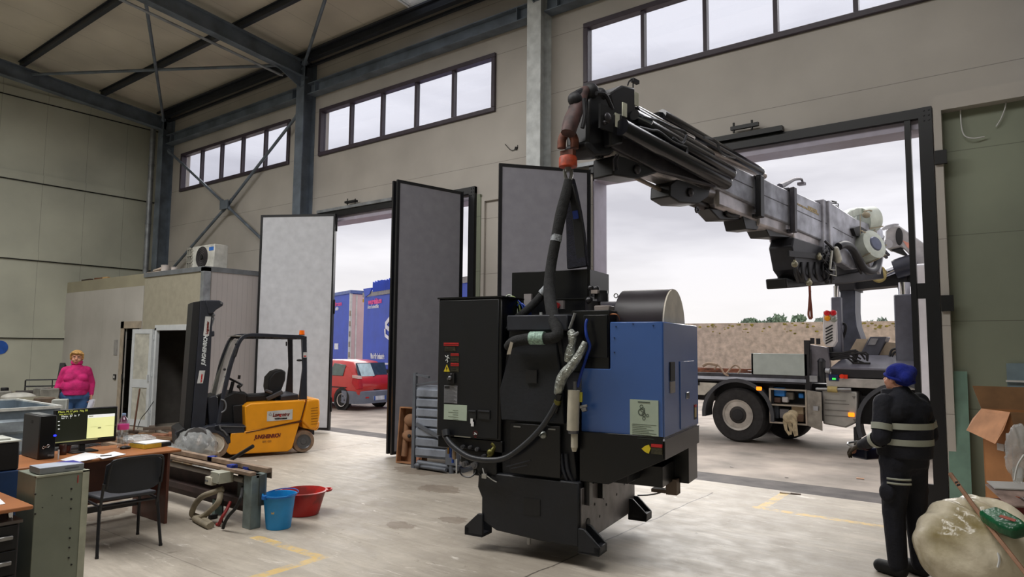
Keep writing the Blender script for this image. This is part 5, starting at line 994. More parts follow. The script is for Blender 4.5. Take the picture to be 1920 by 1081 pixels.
# steering and levers
b = B(); b.cyl(fk(430, 742, -.5), fk(437, 715, -.5), .03, n=10); b.lathe([(.155, -.014), (.17, 0), (.155, .014), (.14, 0)], fk(438, 713, -.5), (-.5, 0, 1), 24, True); b.beam(fk(430, 708, -.5), fk(447, 717, -.5), .04, .02); b.cyl(fk(448, 710, -.42), fk(449, 703, -.42), .022, n=10); put('steering_wheel', b, FD, fo)
b = B(); b.cyl(fk(449, 727, -.35), fk(452, 736, -.35), .012, n=8); b.sph(fk(448, 724, -.35), .035); b.sph(fk(452, 722, -.38), .025); b.tube([fk(440, 745, -.35), fk(452, 736, -.35), fk(462, 742, -.35)], .035, 8, sub=3); put('control_lever', b, FD, fo)
b = B(); b.tube([fk(414, 748, -.02), fk(421, 751, -.02), fk(424, 760, -.02), fk(422, 768, -.02), fk(415, 773, -.02)], .012, 8, sub=3); put('grab_handle', b, mat('grey_handle', (120, 122, 126), .4, .3), fo)
# overhead guard
b = B()
for y in (-.07, -1.03):
    b.strip([fk(409, 797, -.07) + Vector((0, y + .07, 0)), fk(417, 750, -.07) + Vector((0, y + .07, 0)), fk(430, 692, -.07) + Vector((0, y + .07, 0)), fk(441, 658, -.07) + Vector((0, y + .07, 0)), fk(452, 635, -.07) + Vector((0, y + .07, 0)), fk(466, 628.5, -.07) + Vector((0, y + .07, 0)), fk(490, 628, -.07) + Vector((0, y + .07, 0)), fk(530, 630, -.07) + Vector((0, y + .07, 0)), fk(571, 631.5, -.07) + Vector((0, y + .07, 0))], .06, .085, (0, 1, 0), sub=3)
put('overhead_guard', b, FB, fo, bevel=.008)
for y in (-.07, -1.03):
    b = B(); v = Vector((0, y + .07, 0)); b.prism([fk(566, 628, -.035) + v, fk(576, 630, -.035) + v, fk(576, 748, -.035) + v, fk(561, 749, -.035) + v, fk(568, 690, -.035) + v], (0, -.07, 0)); put('guard_post', b, FB, fo, bevel=.008)
a = fk(466, 630, -.07); c = fk(571, 632, -.07); b = B()
for k in range(8): x = a.x + (c.x - a.x) * k / 7; b.box(min(x, x + .035), max(x, x + .035), -1.03, -.07, a.z - .04, a.z + .0)
put('guard_bar', b, FB, fo); b = B(); b.box(c.x - .02, a.x + .18, -1.0, -.1, a.z + .0, a.z + .012); put('roof_sheet', b, mat('pale_roof_sheet', (180, 176, 168), .5), fo)
T2 = [fk(421, 637, -.95), fk(455, 634, -.07)]; wsm = mat('milky_windscreen', (200, 200, 190), .3, var=.0, alpha=.3)
b = B(); t0, t1 = fk(452, 636, -.08), fk(409, 745, -.08); R = [[(t0.x, -.10, t0.z), (t0.x, -1.0, t0.z), (t0.x + .012, -1.0, t0.z), (t0.x + .012, -.10, t0.z)], [(t1.x, -.10, t1.z), (t1.x, -1.0, t1.z), (t1.x + .012, -1.0, t1.z), (t1.x + .012, -.10, t1.z)]]; b.rings([[Vector(p) for p in r] for r in R]); put('windscreen', b, wsm, fo)
b = B()
for px, py in ((443, 645), (421, 692), (409, 741)): b.sph(fk(px, py, -.05), .022, 10, 6)
b.cyl(fk(445, 652, .0), fk(440, 668, .0), .025, n=8); put('screen_clip', b, FD, fo)
b = B(); b.beam(fk(537, 640, -.5), fk(537, 648, -.5), .02, .02); c = fk(567, 675, -.1); b.sph(c + Vector((.05, 0, 0)), (.05, .03, .02)); put('mirror_stub', b, FD, fo)
c = fk(566, 627, -.12); b = B(); b.cyl(c, c + Vector((0, 0, -.03)), .05, n=16); bs_ = put('beacon_base', b, FB, fo); b = B(); b.cyl(c, c + Vector((0, 0, .075)), .048, .042, 16); put('beacon', b, mat('orange_beacon', (235, 110, 20), .25, emit=((235, 100, 10), .25)), fo)
c = fk(572, 665, -.03); b = B(); b.mi = 0; b.box(c.x - .03, c.x + .03, -.034, -.03, c.z - .045, c.z + .045); b.mi = 1; b.box(c.x - .02, c.x + .02, -.031, -.028, c.z - .03, c.z - .01); put('guard_sticker', b, [WHITE, RED], fo)
# mast
M0 = fk(352, 840, -.3); mz = fk(385, 568, -.25).z
def mp(px, py): return fk(px, py, -.22)
def mastp(name, pts, y0, y1, m, **k): return slabp(name, pts, y0, y1, m, f=lambda x, y, z: mp(x, y), **k)
mastp('mast_rail', [(376, 563), (400, 563), (393, 700), (382, 820), (356, 826), (362, 760), (371, 640)], -.20, -.34, FB, bevel=.006); mastp('mast_rail', [(376, 563), (400, 563), (393, 700), (382, 820), (356, 826), (362, 760), (371, 640)], -.80, -.94, FB, bevel=.006)
mastp('inner_mast', [(362, 566), (376, 564), (371, 640), (356, 826), (343, 826), (352, 700)], -.24, -.90, INK, bevel=.004); mastp('mast_crossbar', [(376, 563), (398, 563), (397, 575), (376, 575)], -.34, -.80, FB); mastp('mast_crossbar', [(372, 640), (394, 640), (393, 652), (371, 652)], -.34, -.80, FB); mastp('lift_cylinder', [(380, 590), (388, 590), (378, 800), (366, 800)], -.5, -.62, INK)
mastp('mast_bracket', [(384, 562), (410, 563), (418, 567), (417, 573), (404, 581), (398, 588), (390, 588)], -.16, -.22, FB); mastp('mast_bracket', [(394, 620), (402, 620), (402, 630), (394, 631)], -.2, -.3, FB)
c = mp(414, 568); b = B(); b.cyl((c.x, -.155, c.z), (c.x, -.15, c.z), .018, n=10); put('bracket_hole', b, GREYP, fo)
b = B(); b.tube([mp(398, 588), mp(401, 597), mp(397, 610)], .014, 6); b.sph(mp(400, 590), .03); b.tube([mp(365, 815), mp(367, 806), mp(373, 804), mp(392, 803)], .012, 8, sub=3); put('mast_hose', b, mat('grey_handle', (120, 122, 126)), fo)
mastp('fork_carriage', [(330, 808), (345, 800), (352, 815), (352, 840), (332, 838)], -.15, -1.0, INK); b = B(); f0 = fk(345, 856, -.25)
for y in (-.30, -.85): b.box(f0.x, f0.x + 1.1, y - .05, y + .05, .02, .055); b.box(f0.x - .03, f0.x + .01, y - .05, y + .05, .02, .5)
put('fork', b, FB, fo); b = B(); rr = random.Random(2)
for k in range(5): b.sph(mp(334 + k * 4, 812 + (k % 3) * 5), .03 + rr.random() * .02, 8, 6)
put('mast_roller', b, FB, fo)
# lettering
def slab_text(s_, px, py, size, m, y=.004, ang=0, xs=1, shear=0, name='lettering', f=fk, par=fo, plate=None):
    o = f(px, py); o = Vector((o.x, y, o.z)); x = Vector((-math.cos(ang), 0, math.sin(ang))); u = Vector((math.sin(ang), 0, math.cos(ang))); return text(name, s_, size, m, par, plane_m(o, x, u), .0015, xs=xs, shear=shear, bold=.004)
slab_text('JUNGHEINRICH', 477, 822.5, .085, mat('maroon_lettering', (110, 30, 20)), ang=math.atan(.02), xs=.68, shear=.3)
slab_text('EFG  C20', 492, 829, .035, mat('pale_gold_text', (190, 125, 30)), ang=math.atan(.02))
b = B(); a, c = fk(501, 768.5), fk(548, 787); q = [(a.x, .0, a.z - .02), (c.x, .0, a.z + .0), (c.x, .0, c.z + .01), (a.x, .0, c.z + .0)]; b.prism(q, (0, .006, 0)); put('dealer_plate', b, mat('silver_white_plate', (204, 204, 202), .4), fo, smooth=False)
slab_text('Logcenter', 511, 780.5, .085, mat('maroon_lettering', (110, 30, 20)), y=.008, xs=.78, shear=.15); slab_text('www.logcenter.it', 515, 785.5, .028, INK, y=.008)
slab_text('c', 523.5, 780.5, .07, RED, y=.0095)
b = B(); b.beam(fk(504, 778, .008), fk(510, 778, .008), .002, .004); b.beam(fk(504, 778, .008), fk(507, 773, .008), .002, .004); b.beam(fk(507, 773, .008), fk(510, 778, .008), .002, .004); put('logo_mark', b, GREYP, fo)
def mast_text(s_, p0, p1, size, m, y=-.196, shear=0, xs=1):
    a, c = mp(*p0), mp(*p1); x = Vector((c.x - a.x, 0, c.z - a.z)).normalized(); u = Vector((x.z, 0, -x.x)); 
    if u.x < 0 and False: u = -u
    z = x.cross(u); 
    if z.y < 0: u = -u
    return text('lettering', s_, size, m, fo, plane_m(Vector((a.x, y, a.z)), x, u), .0015, xs=xs, shear=shear, bold=.003)
mast_text('JUNGHEINRICH', (383.5, 684), (388, 636), .078, mat('white_print', (220, 225, 225)), shear=.25, xs=.86)
for p0, p1, w in (((386, 629), (390, 593), 0), ((374.5, 718), (379, 694), 1)):
    b = B(); a, c = mp(*p0), mp(*p1); d = .085; b.prism([(a.x + d * .5, -.20, a.z), (a.x - d * .5, -.20, a.z), (c.x - d * .5, -.20, c.z), (c.x + d * .5, -.20, c.z)], (0, .006, 0)); put('mast_sticker', b, mat('silver_white_plate', (204, 204, 202)), fo, smooth=False)
mast_text('Logcenter', (389.5, 626), (391.5, 600), .05, mat('maroon_lettering', (110, 30, 20)), y=-.192); mast_text('Logcenter', (377.5, 716), (379.5, 700), .032, RED, y=-.192)

# ---------------------------------------------------------------- red car
CL = fl(641, 767); CR = CL + (fl(703, 762.5) - CL).normalized() * 1.4
cy_ax = (CR - CL).normalized()          # from left rear wheel to right rear wheel
cx_ax = Vector((cy_ax.y, -cy_ax.x, 0)); # backwards = towards the viewer
if cx_ax.dot(CAM - CL) < 0: cx_ax = -cx_ax
cO = (CL + CR) / 2 - cy_ax * .06; cO.z = 0
crz = math.atan2(cx_ax.y, cx_ax.x) + math.radians(9)      # local +x = towards the car's tail, y' across
car = thing('small_car', 'red three door hatchback parked in the yard seen through the left gate', 'car', cO, crz); car.scale = (.92, .90, .95)
CRED = mat('car_red', (196, 44, 40), .3, var=.04, coat=.5); BUMP = mat('bluish_grey_bumper', (112, 120, 136), .55, var=.06); CGL = mat('car_glass', (58, 74, 88), .08)
def carbody():
    """cross sections from nose to tail: (x, half width at sill, half width at waist, half width at roof, sill z, waist z, roof z)"""
    S = [(-3.05, .60, .66, .60, .30, .55, .62), (-2.9, .72, .78, .70, .22, .68, .76), (-2.4, .78, .82, .74, .2, .84, .92), (-2.05, .79, .83, .72, .2, .90, 1.0), (-1.55, .79, .83, .60, .2, .92, 1.38), (-1.1, .79, .83, .58, .2, .93, 1.465), (-.3, .79, .83, .58, .2, .94, 1.47), (.15, .79, .82, .56, .22, .95, 1.42), (.42, .78, .80, .60, .26, .95, 1.12), (.60, .76, .78, .72, .30, .80, .96), (.66, .70, .72, .70, .34, .62, .80)]
    R = []
    for x, a, w, r, z0, z1, z2 in S:
        R.append([Vector(p) for p in ((x, -a * .9, z0), (x, -a, z0 + .12), (x, -w, (z0 + z1) / 2), (x, -w, z1), (x, -(w + r) / 2 - .02, (z1 + z2) / 2), (x, -r, z2 - .04), (x, -r * .8, z2), (x, r * .8, z2), (x, r, z2 - .04), (x, (w + r) / 2 + .02, (z1 + z2) / 2), (x, w, z1), (x, w, (z0 + z1) / 2), (x, a, z0 + .12), (x, a * .9, z0))])
    return R
b = B(); b.rings(carbody()); cb = put('body', b, CRED, car, ang=60)
b = B(); b.prism([(.30, -.58, 1.36), (.52, -.66, .98), (.56, -.66, .98), (.34, -.58, 1.38)], (0, 1.24, 0)); cg = put('rear_window', b, CGL, car)
b = B(); b.prism([(.345, .0, 1.36), (.56, .0, .99), (.575, .0, .99), (.36, .0, 1.36)], (0, -.56, 0)); put('sun_blind', b, mat('pale_sun_blind', (190, 215, 222), .5), cg)
for s_ in (-1, 1):
    b = B(); b.prism([(-.62, s_ * .815, 1.0), (.02, s_ * .81, 1.0), (-.02, s_ * .655, 1.32), (-.55, s_ * .655, 1.36)], (0, s_ * .02, 0)); put('side_window', b, mat('green_glass', (84, 104, 102), .08), car, bevel=.01)
    b = B(); b.prism([(.44, s_ * .825, .95), (.66, s_ * .80, .92), (.70, s_ * .78, .64), (.60, s_ * .82, .62), (.42, s_ * .835, .80)], (.01, -s_ * .17, 0)); put('tail_lamp', b, mat('tail_red', (190, 10, 30), .2), car, bevel=.01)
    b = B(); b.prism([(.42, s_ * .815, 1.03), (.62, s_ * .80, 1.01), (.66, s_ * .80, .93), (.44, s_ * .825, .955)], (.01, -s_ * .17, 0)); put('lamp_top', b, mat('lamp_clear', (210, 180, 175), .2), car)
b = B(); b.prism([(.15, -.83, .20), (.15, -.83, .44), (.5, -.82, .50), (.68, -.70, .54), (.78, -.4, .55), (.78, .4, .55), (.68, .70, .54), (.5, .82, .50), (.15, .83, .44), (.15, .83, .20), (.6, .7, .20), (.74, .4, .2), (.74, -.4, .2), (.6, -.7, .2)], (0, 0, .001)); b.bm.free()
b = B(); R = []
for y, x0 in ((-.84, .10), (-.82, .55), (-.60, .74), (-.2, .79), (.2, .79), (.60, .74), (.82, .55), (.84, .10)): R.append([Vector((x0 - .10, y, .22)), Vector((x0, y, .20)), Vector((x0 + .02, y, .40)), Vector((x0, y, .55)), Vector((x0 - .10, y, .57))])
b.rings(R); bp_ = put('bumper', b, BUMP, car, ang=60)
b = B(); b.box(.80, .82, -.26, .26, .29, .41); b.mi = 1; b.box(.815, .823, .20, .26, .29, .41); b.box(.815, .823, -.26, -.20, .29, .41); put('number_plate', b, [mat('plate_white', (220, 226, 235), .4), mat('plate_blue', (60, 100, 190), .4)], bp_)
for y in (-.5, .5): b = B(); b.box(.755, .79, y - .06, y + .06, .36, .40); put('reflector', b, RED, bp_)
b = B(); b.cyl((.615, 0, .80), (.64, 0, .80), .055, n=18); put('badge', b, CHROME, car); b = B(); b.beam((.60, -.1, .97), (.50, .25, 1.06), .012, .015); put('rear_wiper', b, INK, car)
b = B(); b.box(.66, .70, -.12, .12, .585, .60); b.beam((-1.0, -.84, .66), (.2, -.84, .66), .01, .03); b.beam((-1.0, .84, .66), (.2, .84, .66), .01, .03); put('trim_strip', b, INK, car)
HUBC = mat('hubcap_silver', (196, 192, 188), .4, .4)
for x, y in ((0, -.74), (0, .74), (-2.45, -.74), (-2.45, .74)):
    s_ = 1 if y > 0 else -1; t = wheel(car, (x, y, .29), .29, .19, ax=(0, s_, 0), hub=HUBC, bolts=0, rimr=.66); b = B(); x_, y_ = b._fr((0, s_, 0))
    for k in range(6): q = Vector((x, y + s_ * .075, .29)) + (x_ * math.cos(k * PI / 3) + y_ * math.sin(k * PI / 3)) * .13; b.cyl(q, q + Vector((0, s_ * .03, 0)), .022, n=8)
    put('hubcap_hole', b, INK, t)
for y in (-.835, .835):
    for x in (0, -2.45): b = B(); b.cyl((x, y * .995, .31), (x, y, .31), .345, n=28); put('wheel_arch', b, INK, car)

# ---------------------------------------------------------------- blue curtain lorries in the yard
TB = mat('tarpaulin_blue', (34, 72, 190), .5, var=.08, scale=1.5, bump=.2, bs=4); TBL = mat('tarpaulin_dark_blue', (26, 50, 150), .5, var=.1)
dA = Vector((-.946, .326, 0)).normalized()
LA = pY(680, 640, 1); dep = 26.0; r0 = ray(680, 640); LA = CAM + r0 * (dep / FPX); LA.z = 0
arz = math.atan2(-dA.y, -dA.x)      # local +x = to the right of the picture, along the face
TA = frame(LA, arz)
def fa(px, py, y=0): return side_pt(TA, px, py, y)
la = thing('curtain_trailer', 'big blue tarpaulin trailer with white lozenge logo standing behind the red car', 'trailer', LA, arz, None)
zt = fa(690, 553).z; za = fa(684, 556).z; xe = 8.4
b = B(); b.box(0, xe, 0, 2.5, .95, za); put('tarpaulin', b, TB, la, bevel=.03)
b = B(); b.box(0, xe, -.03, 2.5, .62, .78); put('red_rail', b, mat('rail_red', (180, 50, 50), .5), la)
b = B(); b.box(-.02, xe, -.05, 0, za - .02, za + .16); put('roof_edge', b, mat('roof_grey', (130, 128, 130), .5), la)
b = B(); R = []; n = 34; x0 = fa(701, 540).x; zz = fa(720, 540).z
for k in range(n + 1):
    x = x0 + (2.4) * k / n; w_ = .07 * math.sin(k * 2.1); R.append([Vector((x, -.05 + w_, za + .12)), Vector((x, .5 + w_, za + .12)), Vector((x, .5 + w_ * .5, za + .50 + .03 * math.sin(k * 1.3))), Vector((x, -.05 + w_ * .8, za + .50 + .03 * math.sin(k * 1.7)))])
b.rings(R); put('gathered_roof_sheet', b, TB, la)
b = B(); p0, p1, p2, p3 = fa(681, 541, -.08), fa(697, 539, -.08), fa(693, 550, -.08), fa(684, 557, -.08); b.prism([p0, p1, p2, p3], (0, .06, 0)); put('sheet_flap', b, TB, la)
def la_t(s_, px, py, size, m, xs=1, bold=.01): o = fa(px, py); return text('lettering', s_, size, m, la, plane_m((o.x, -.012, o.z), (1, 0, 0), (0, 0, 1)), .003, xs=xs, bold=bold)
PINK = mat('pink_lettering', (230, 70, 150), .5); LW = mat('white_lettering', (225, 228, 240), .5)
la_t('www.trasfolini.com', 691, 570, .26, PINK, xs=.62, bold=.015); la_t('Aste Eutexsibile', 690, 578.5, .20, LW, xs=.82, bold=.003); la_t('Via delle Industrie', 695, 671, .27, LW, xs=.66, bold=.012)
def stroke(pts, w, m, par, y=-.02): 
    b = B(); b.strip([Vector((p.x, y, p.z)) for p in pts], w, .012, (0, 1, 0)); return put('logo_stroke', b, m, par, smooth=False)
stroke([fa(752, 580), fa(738, 588), fa(724, 607), fa(724, 611), fa(738, 624), fa(752, 634)], .15, LW, la); stroke([fa(723, 616), fa(723.5, 628), fa(738, 640), fa(752, 648)], .12, LW, la, -.025)
b = B(); b.prism([Vector((p.x, -.02, p.z)) for p in (fa(731, 616), fa(740, 607), (fa(752, 600)), fa(752, 628))], (0, .01, 0)); put('logo_red_patch', b, RED, la, smooth=False)
b = B(); b.beam(fa(703, 681.5, -.02), fa(760, 681.5, -.02), .02, .06); put('white_stripe', b, LW, la)
b = B()
for k in range(4): b.beam(fa(719, 686 + k * 4, -.03), fa(721, 687 + k * 4, -.03), .02, .05)
put('buckle', b, GREYP, la)
b = B(); b.box(.3, xe - .3, .2, 2.3, .35, .62); put('chassis', b, CH, la)
for x in (2.4, 3.6, 6.8): wheel(la, (x, .2, .48), .48, .3, ax=(0, -1, 0), hub=GALV, bolts=0)
b = B(); q = fa(728, 731, -.03); b.box(q.x - .25, q.x + .3, -.06, -.02, .42, .60); put('number_plate', b, mat('plate_white', (220, 226, 235)), la)
r0 = ray(655, 640); LB = CAM + r0 * (33.0 / FPX); LB.z = 0; TBf = frame(LB, arz)
def fb(px, py, y=0): return side_pt(TBf, px, py, y)
lo_ = thing('curtain_lorry', 'farther blue tarpaulin lorry with pinkish white side, left of the big trailer', 'lorry', LB, arz)
zb_ = fb(640, 552).z
b = B(); b.box(-9, 0, 0, 2.5, .95, zb_); put('tarpaulin', b, TB, lo_, bevel=.03)
b = B(); b.box(.0, .06, 0.02, 2.5, .95, zb_ - .05); put('rear_door', b, mat('pinkish_white_side', (216, 186, 190), .45, var=.08, scale=.8), lo_)
b = B(); b.box(-.02, .10, -.05, .06, .95, zb_ + .02); b.box(.05, .10, .25, .32, .95, zb_ - .1); put('white_post', b, WHITE, lo_)
b = B()
for k in range(5): b.box(.03, .115, -.055, .0, 1.2 + k * .5, 1.45 + k * .5)
put('post_slot', b, mat('beige_slot', (150, 140, 125)), lo_)
b = B(); b.box(-9, .15, -.06, 2.55, zb_ - .02, zb_ + .14); put('roof_sheet', b, mat('roof_blue_grey', (88, 108, 170), .5), lo_)
b = B(); b.box(.06, .075, .6, 2.3, zb_ - .42, zb_ - .27); put('yellow_strip', b, mat('strip_yellow', (214, 170, 60)), lo_)
b = B(); b.box(-9, 0, -.02, 0, .8, .95); b.box(-9, 0, .2, 2.3, .4, .8); put('chassis', b, CH, lo_)
for s_, px, py, size, m_ in (('line.com', 632, 573, .3, PINK), ('sibile', 633, 581, .24, LW)):
    o = fb(px, py); text('lettering', s_, size, m_, lo_, plane_m((o.x - .3, -.012, o.z), (1, 0, 0), (0, 0, 1)), .003, bold=.01)
b = B(); q = fb(631, 650, -.01); b.box(q.x - .3, q.x + .25, -.02, 0, q.z - .12, q.z + .18); put('white_sticker', b, LW, lo_)
b = B(); M_ = lambda y, z: Vector((.08, y, z)); zc = fb(676, 590).z
b.strip([M_(2.4, zc + .35), M_(1.9, zc), M_(2.4, zc - .3)], .1, .01, (1, 0, 0)); b.strip([M_(1.85, zc - .15), M_(1.95, zc - .35), M_(2.4, zc - .6)], .08, .01, (1, 0, 0)); put('logo_stroke', b, mat('logo_navy', (50, 50, 80)), lo_)
b = B(); b.prism([M_(2.15, zc - .05), M_(2.4, zc + .12), M_(2.4, zc - .18)], (.01, 0, 0)); put('logo_red_patch', b, RED, lo_); b = B()
for k in range(2): b.box(.08, .085, 1.9, 2.3, zc - 1.1 - k * .25, zc - 1.02 - k * .25)
put('print', b, mat('faint_pink_print', (180, 140, 145)), lo_)
for x in (-2.4, -3.6, -7): wheel(lo_, (x, .2, .48), .48, .3, ax=(0, -1, 0), hub=GALV, bolts=0)
# ---------------------------------------------------------------- prefabricated cabin in the far corner
CY = 7.15
SAND = panel_mat('pale_sandwich_panel', (186, 182, 176), (('x', 0.0, 1.15),), w=.002); 
OLV2 = mat('sandy_panel', (158, 152, 130), .6, var=.08, scale=1)
PVC = mat('white_pvc', (206, 210, 212), .4, var=.04)
def cq(px, py, y=CY): return pY(px, py, y)
def boxwall(b, x0, x1, z1, holes, t=.06):
    xs = sorted({x0, x1, *[h[0] for h in holes], *[h[1] for h in holes]})
    for a, c in zip(xs, xs[1:]):
        m_ = (a + c) / 2; z = 0
        for h in [h for h in holes if h[0] < m_ < h[1]]: z = h[2]
        b.box(a, c, 0, t, z, z1)
c1 = thing('site_cabin', 'pale prefabricated cabin with tall flat front against the left wall', 'cabin', (-20.24, CY, 0)); c2 = thing('site_cabin', 'sand coloured cabin with open white doorway and grey corner post', 'cabin', (-15.84, CY, 0))
X1 = -15.84; XC = -13.26; ox = 20.24
b = B(); boxwall(b, 0, 4.38, 3.12, [(-16.72 + ox, -15.98 + ox, 2.16)]); put('front_panel', b, SAND, c1, smooth=False)
b = B(); b.box(0, 4.38, 0.01, .07, 3.12, 3.40); put('top_band', b, OLV2, c1, smooth=False)
b = B(); b.box(0, 4.38, .06, 2.1, 3.36, 3.40); b.box(4.34, 4.38, .06, 2.1, 0, 3.36); put('cabin_roof', b, OLV2, c1, smooth=False)
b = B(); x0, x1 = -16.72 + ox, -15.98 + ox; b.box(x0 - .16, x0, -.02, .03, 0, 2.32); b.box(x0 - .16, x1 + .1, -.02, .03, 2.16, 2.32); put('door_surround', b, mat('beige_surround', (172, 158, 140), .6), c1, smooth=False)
b = B(); b.box(x0 - .15, x1 + .15, .9, .95, 0, 2.4); put('interior_shade_board', b, INK, c1)  # black board standing in for the shade inside the doorway
b = B(); q = cq(217, 651); b.box(q.x + ox - .08, q.x + ox + .10, -.012, 0, q.z - .18, q.z + .18); put('notice', b, mat('grey_notice', (150, 148, 146)), c1); b = B(); q = cq(216, 706); b.box(q.x + ox - .05, q.x + ox + .06, -.03, 0, q.z - .06, q.z + .06); b.mi = 1; b.box(q.x + ox - .02, q.x + ox + .04, -.035, -.03, q.z - .03, q.z + .03); put('wall_switch', b, [INK, WHITE], c1)
b = B(); q = cq(231.5, 706); b.box(q.x + ox - .03, q.x + ox + .03, -.04, -.02, q.z - .06, q.z + .06); put('door_lock', b, INK, c1)
ox = 15.84
b = B(); boxwall(b, 0, XC - X1, 3.30, [(.62, 2.07, 2.16)]); b.box(XC - X1 - .06, XC - X1, .06, 2.08, 0, 3.30); put('front_panel', b, mat('sandy_front', (166, 160, 142), .55, var=.06), c2, smooth=False)
b = B(); b.box(XC - X1, XC - X1 + .01, .14, 2.08, 0, 3.3); put('side_panel', b, panel_mat('lilac_white_side', (182, 176, 174), (('y', .5, .115),), w=.002, var=.04), c2, smooth=False)
b = B(); b.box(0, XC - X1 + .03, -.03, 2.09, 3.30, 3.40); put('cabin_roof', b, mat('roof_trim_grey', (112, 116, 120), .5), c2, smooth=False)
b = B(); b.box(XC - X1 - .09, XC - X1 + .03, -.03, .12, 0, 3.38); put('corner_post', b, GALV, c2)
b = B(); b.box(.02, 2.45, 1.95, 2.0, 0, 3.2); b.box(.04, 2.45, .1, 1.95, 2.95, 3.0); b.box(.03, .06, .1, 1.95, 0, 3.0); put('inner_wall', b, mat('dim_grey_block_wall', (96, 92, 88), .8, var=.12, scale=4), c2, smooth=False)
b = B(); b.box(.62, .70, -.02, .06, 0, 2.16); b.box(1.99, 2.07, -.02, .06, 0, 2.16); b.box(.62, 2.07, -.02, .06, 2.10, 2.22); put('door_frame', b, PVC, c2, bevel=.006)
# open white door leaf swung out to the left
b = B(); q0 = cq(248, 615); L_ = .70
dl = bpy.data.objects.new('door_leaf', None); COL.objects.link(dl); dl.parent = c2
def dpx(x, y, z): a = 3.30; return Vector((.62, -.02, 0)) + Vector((math.cos(a) * x - math.sin(a) * y, math.sin(a) * x + math.cos(a) * y, z))
def dbox(b, x0, x1, y0, y1, z0, z1):
    b.prism([dpx(x0, y0, z0), dpx(x1, y0, z0), dpx(x1, y1, z0), dpx(x0, y1, z0)], (0, 0, z1 - z0))
for q in ((0, .09, 0, .05, .02, 2.13), (L_ - .09, L_, 0, .05, .02, 2.13), (.09, L_ - .09, 0, .05, 2.03, 2.13), (.09, L_ - .09, 0, .05, .85, 1.03), (.09, L_ - .09, 0, .05, .02, .16)): dbox(b, *q)
f_ = put('leaf_frame', b, PVC, c2, smooth=False); bpy.data.objects.remove(dl); b = B(); dbox(b, .09, L_ - .09, .012, .038, .16, .85); dbox(b, .09, L_ - .09, .012, .038, 1.03, 2.03); put('leaf_panel', b, mat('cream_door_panel', (196, 194, 182), .5), c2, smooth=False)
b = B()
for z in (.3, 1.1, 1.9): dbox(b, -.02, .03, -.02, .02, z, z + .1)
dbox(b, .03, .06, .05, .09, 1.0, 1.14); put('door_hinge', b, PVC, c2)
# things in and on the cabins
def solid(name, label, cat, loc, shape, m, group=None, bevel=.008, rz=0, smooth=True):
    b = B(); shape(b); o = put(name, b, m, None, bevel=bevel, loc=loc, smooth=smooth); o.rotation_euler = (0, 0, rz); return tag(o, label, cat, group)
ac = thing('air_conditioner', 'white outdoor air conditioner unit with round fan on the cabin roof', 'air conditioner', (-14.15, 7.6, 3.40)); b = B(); b.box(-.52, .40, 0, .32, .03, .56); b.box(-.45, -.38, 0, .3, 0, .03); b.box(.25, .32, 0, .3, 0, .03); put('casing', b, mat('ac_ivory', (210, 208, 200), .5), ac, bevel=.02)
b = B(); b.cyl((-.08, -.012, .30), (-.08, 0, .30), .235, n=32); f_ = put('fan_grille', b, mat('fan_dark', (70, 66, 70), .5), ac); b = B()
for r in (.06, .10, .14, .18, .22): b.lathe([(r, -.006), (r + .006, -.006), (r + .006, .0), (r, 0)], (-.08, -.016, .30), (0, 1, 0), 28, True)
b.cyl((-.08, -.03, .3), (-.08, -.01, .3), .05, n=16); put('grille_ring', b, BLKM, f_)
b = B(); b.box(.20, .38, -.006, 0, .42, .50); put('badge', b, mat('badge_blue', (40, 110, 200), .4), ac); b = B()
for k in range(6): b.box(-.53, -.47, -.012, .0, .08 + k * .075, .12 + k * .075)
for k in range(4): b.box(-.70, -.52, -.02 + .0 * k, .02, .06 + k * .15, .075 + k * .15)
b.box(-.71, -.70, -.02, .02, .04, .56); b.box(-.62, -.61, -.02, .02, .04, .56); put('coil_guard', b, mat('guard_cream', (170, 168, 158)), ac)
def can(px, py, r, h, name, label, m, cat='tin', y=7.35):
    q = cq(px, py, y); solid(name, label, cat, (q.x, y, 3.402), lambda b: (b.cyl((0, 0, 0), (0, 0, h), r, n=20), b.lathe([(r, h - .015), (r + .006, h - .008), (r, h)], (0, 0, 0), (0, 0, 1), 20)), m, bevel=0)
can(310, 505, .09, .17, 'paint_tin', 'round white paint tin on the cabin roof', mat('tin_cream', (206, 196, 190), .5)); can(327, 508, .07, .10, 'paint_bowl', 'low white bowl beside the paint tin on the cabin roof', mat('tin_cream', (206, 196, 190)), 'bowl')
rr = random.Random(4)
q = cq(286, 512, 7.3); solid('white_board', 'pale folded board lying on the cabin roof above the joint', 'board', (q.x, 7.3, 3.402), lambda b: (b.box(-.3, .35, 0, .25, 0, .05), b.obox((.2, .1, .09), (.4, .2, .04), (0, -.1, 0))), mat('cream_board', (206, 190, 174), .6))
for k, (px, w, m_, lb) in enumerate(((160, .55, mat('dark_plank', (60, 44, 36), .8), 'dark plank lying along the roof edge of the flat fronted cabin'), (182, .35, mat('rust_wood', (120, 76, 50), .8), 'reddish offcut beside the dark plank on the cabin roof'), (195, .2, mat('pale_wood', (196, 160, 110), .8), 'short pale offcut at the right end of the cabin roof clutter'))):
    q = cq(px, 522, 7.22); solid('wood_offcut', lb, 'wood', (q.x, 7.25, 3.402), lambda b: b.obox((0, .02, .025 + .0 * k), (w, .08, .05), (0, .0, .1 * k)), m_, 'offcuts on the cabin roof')
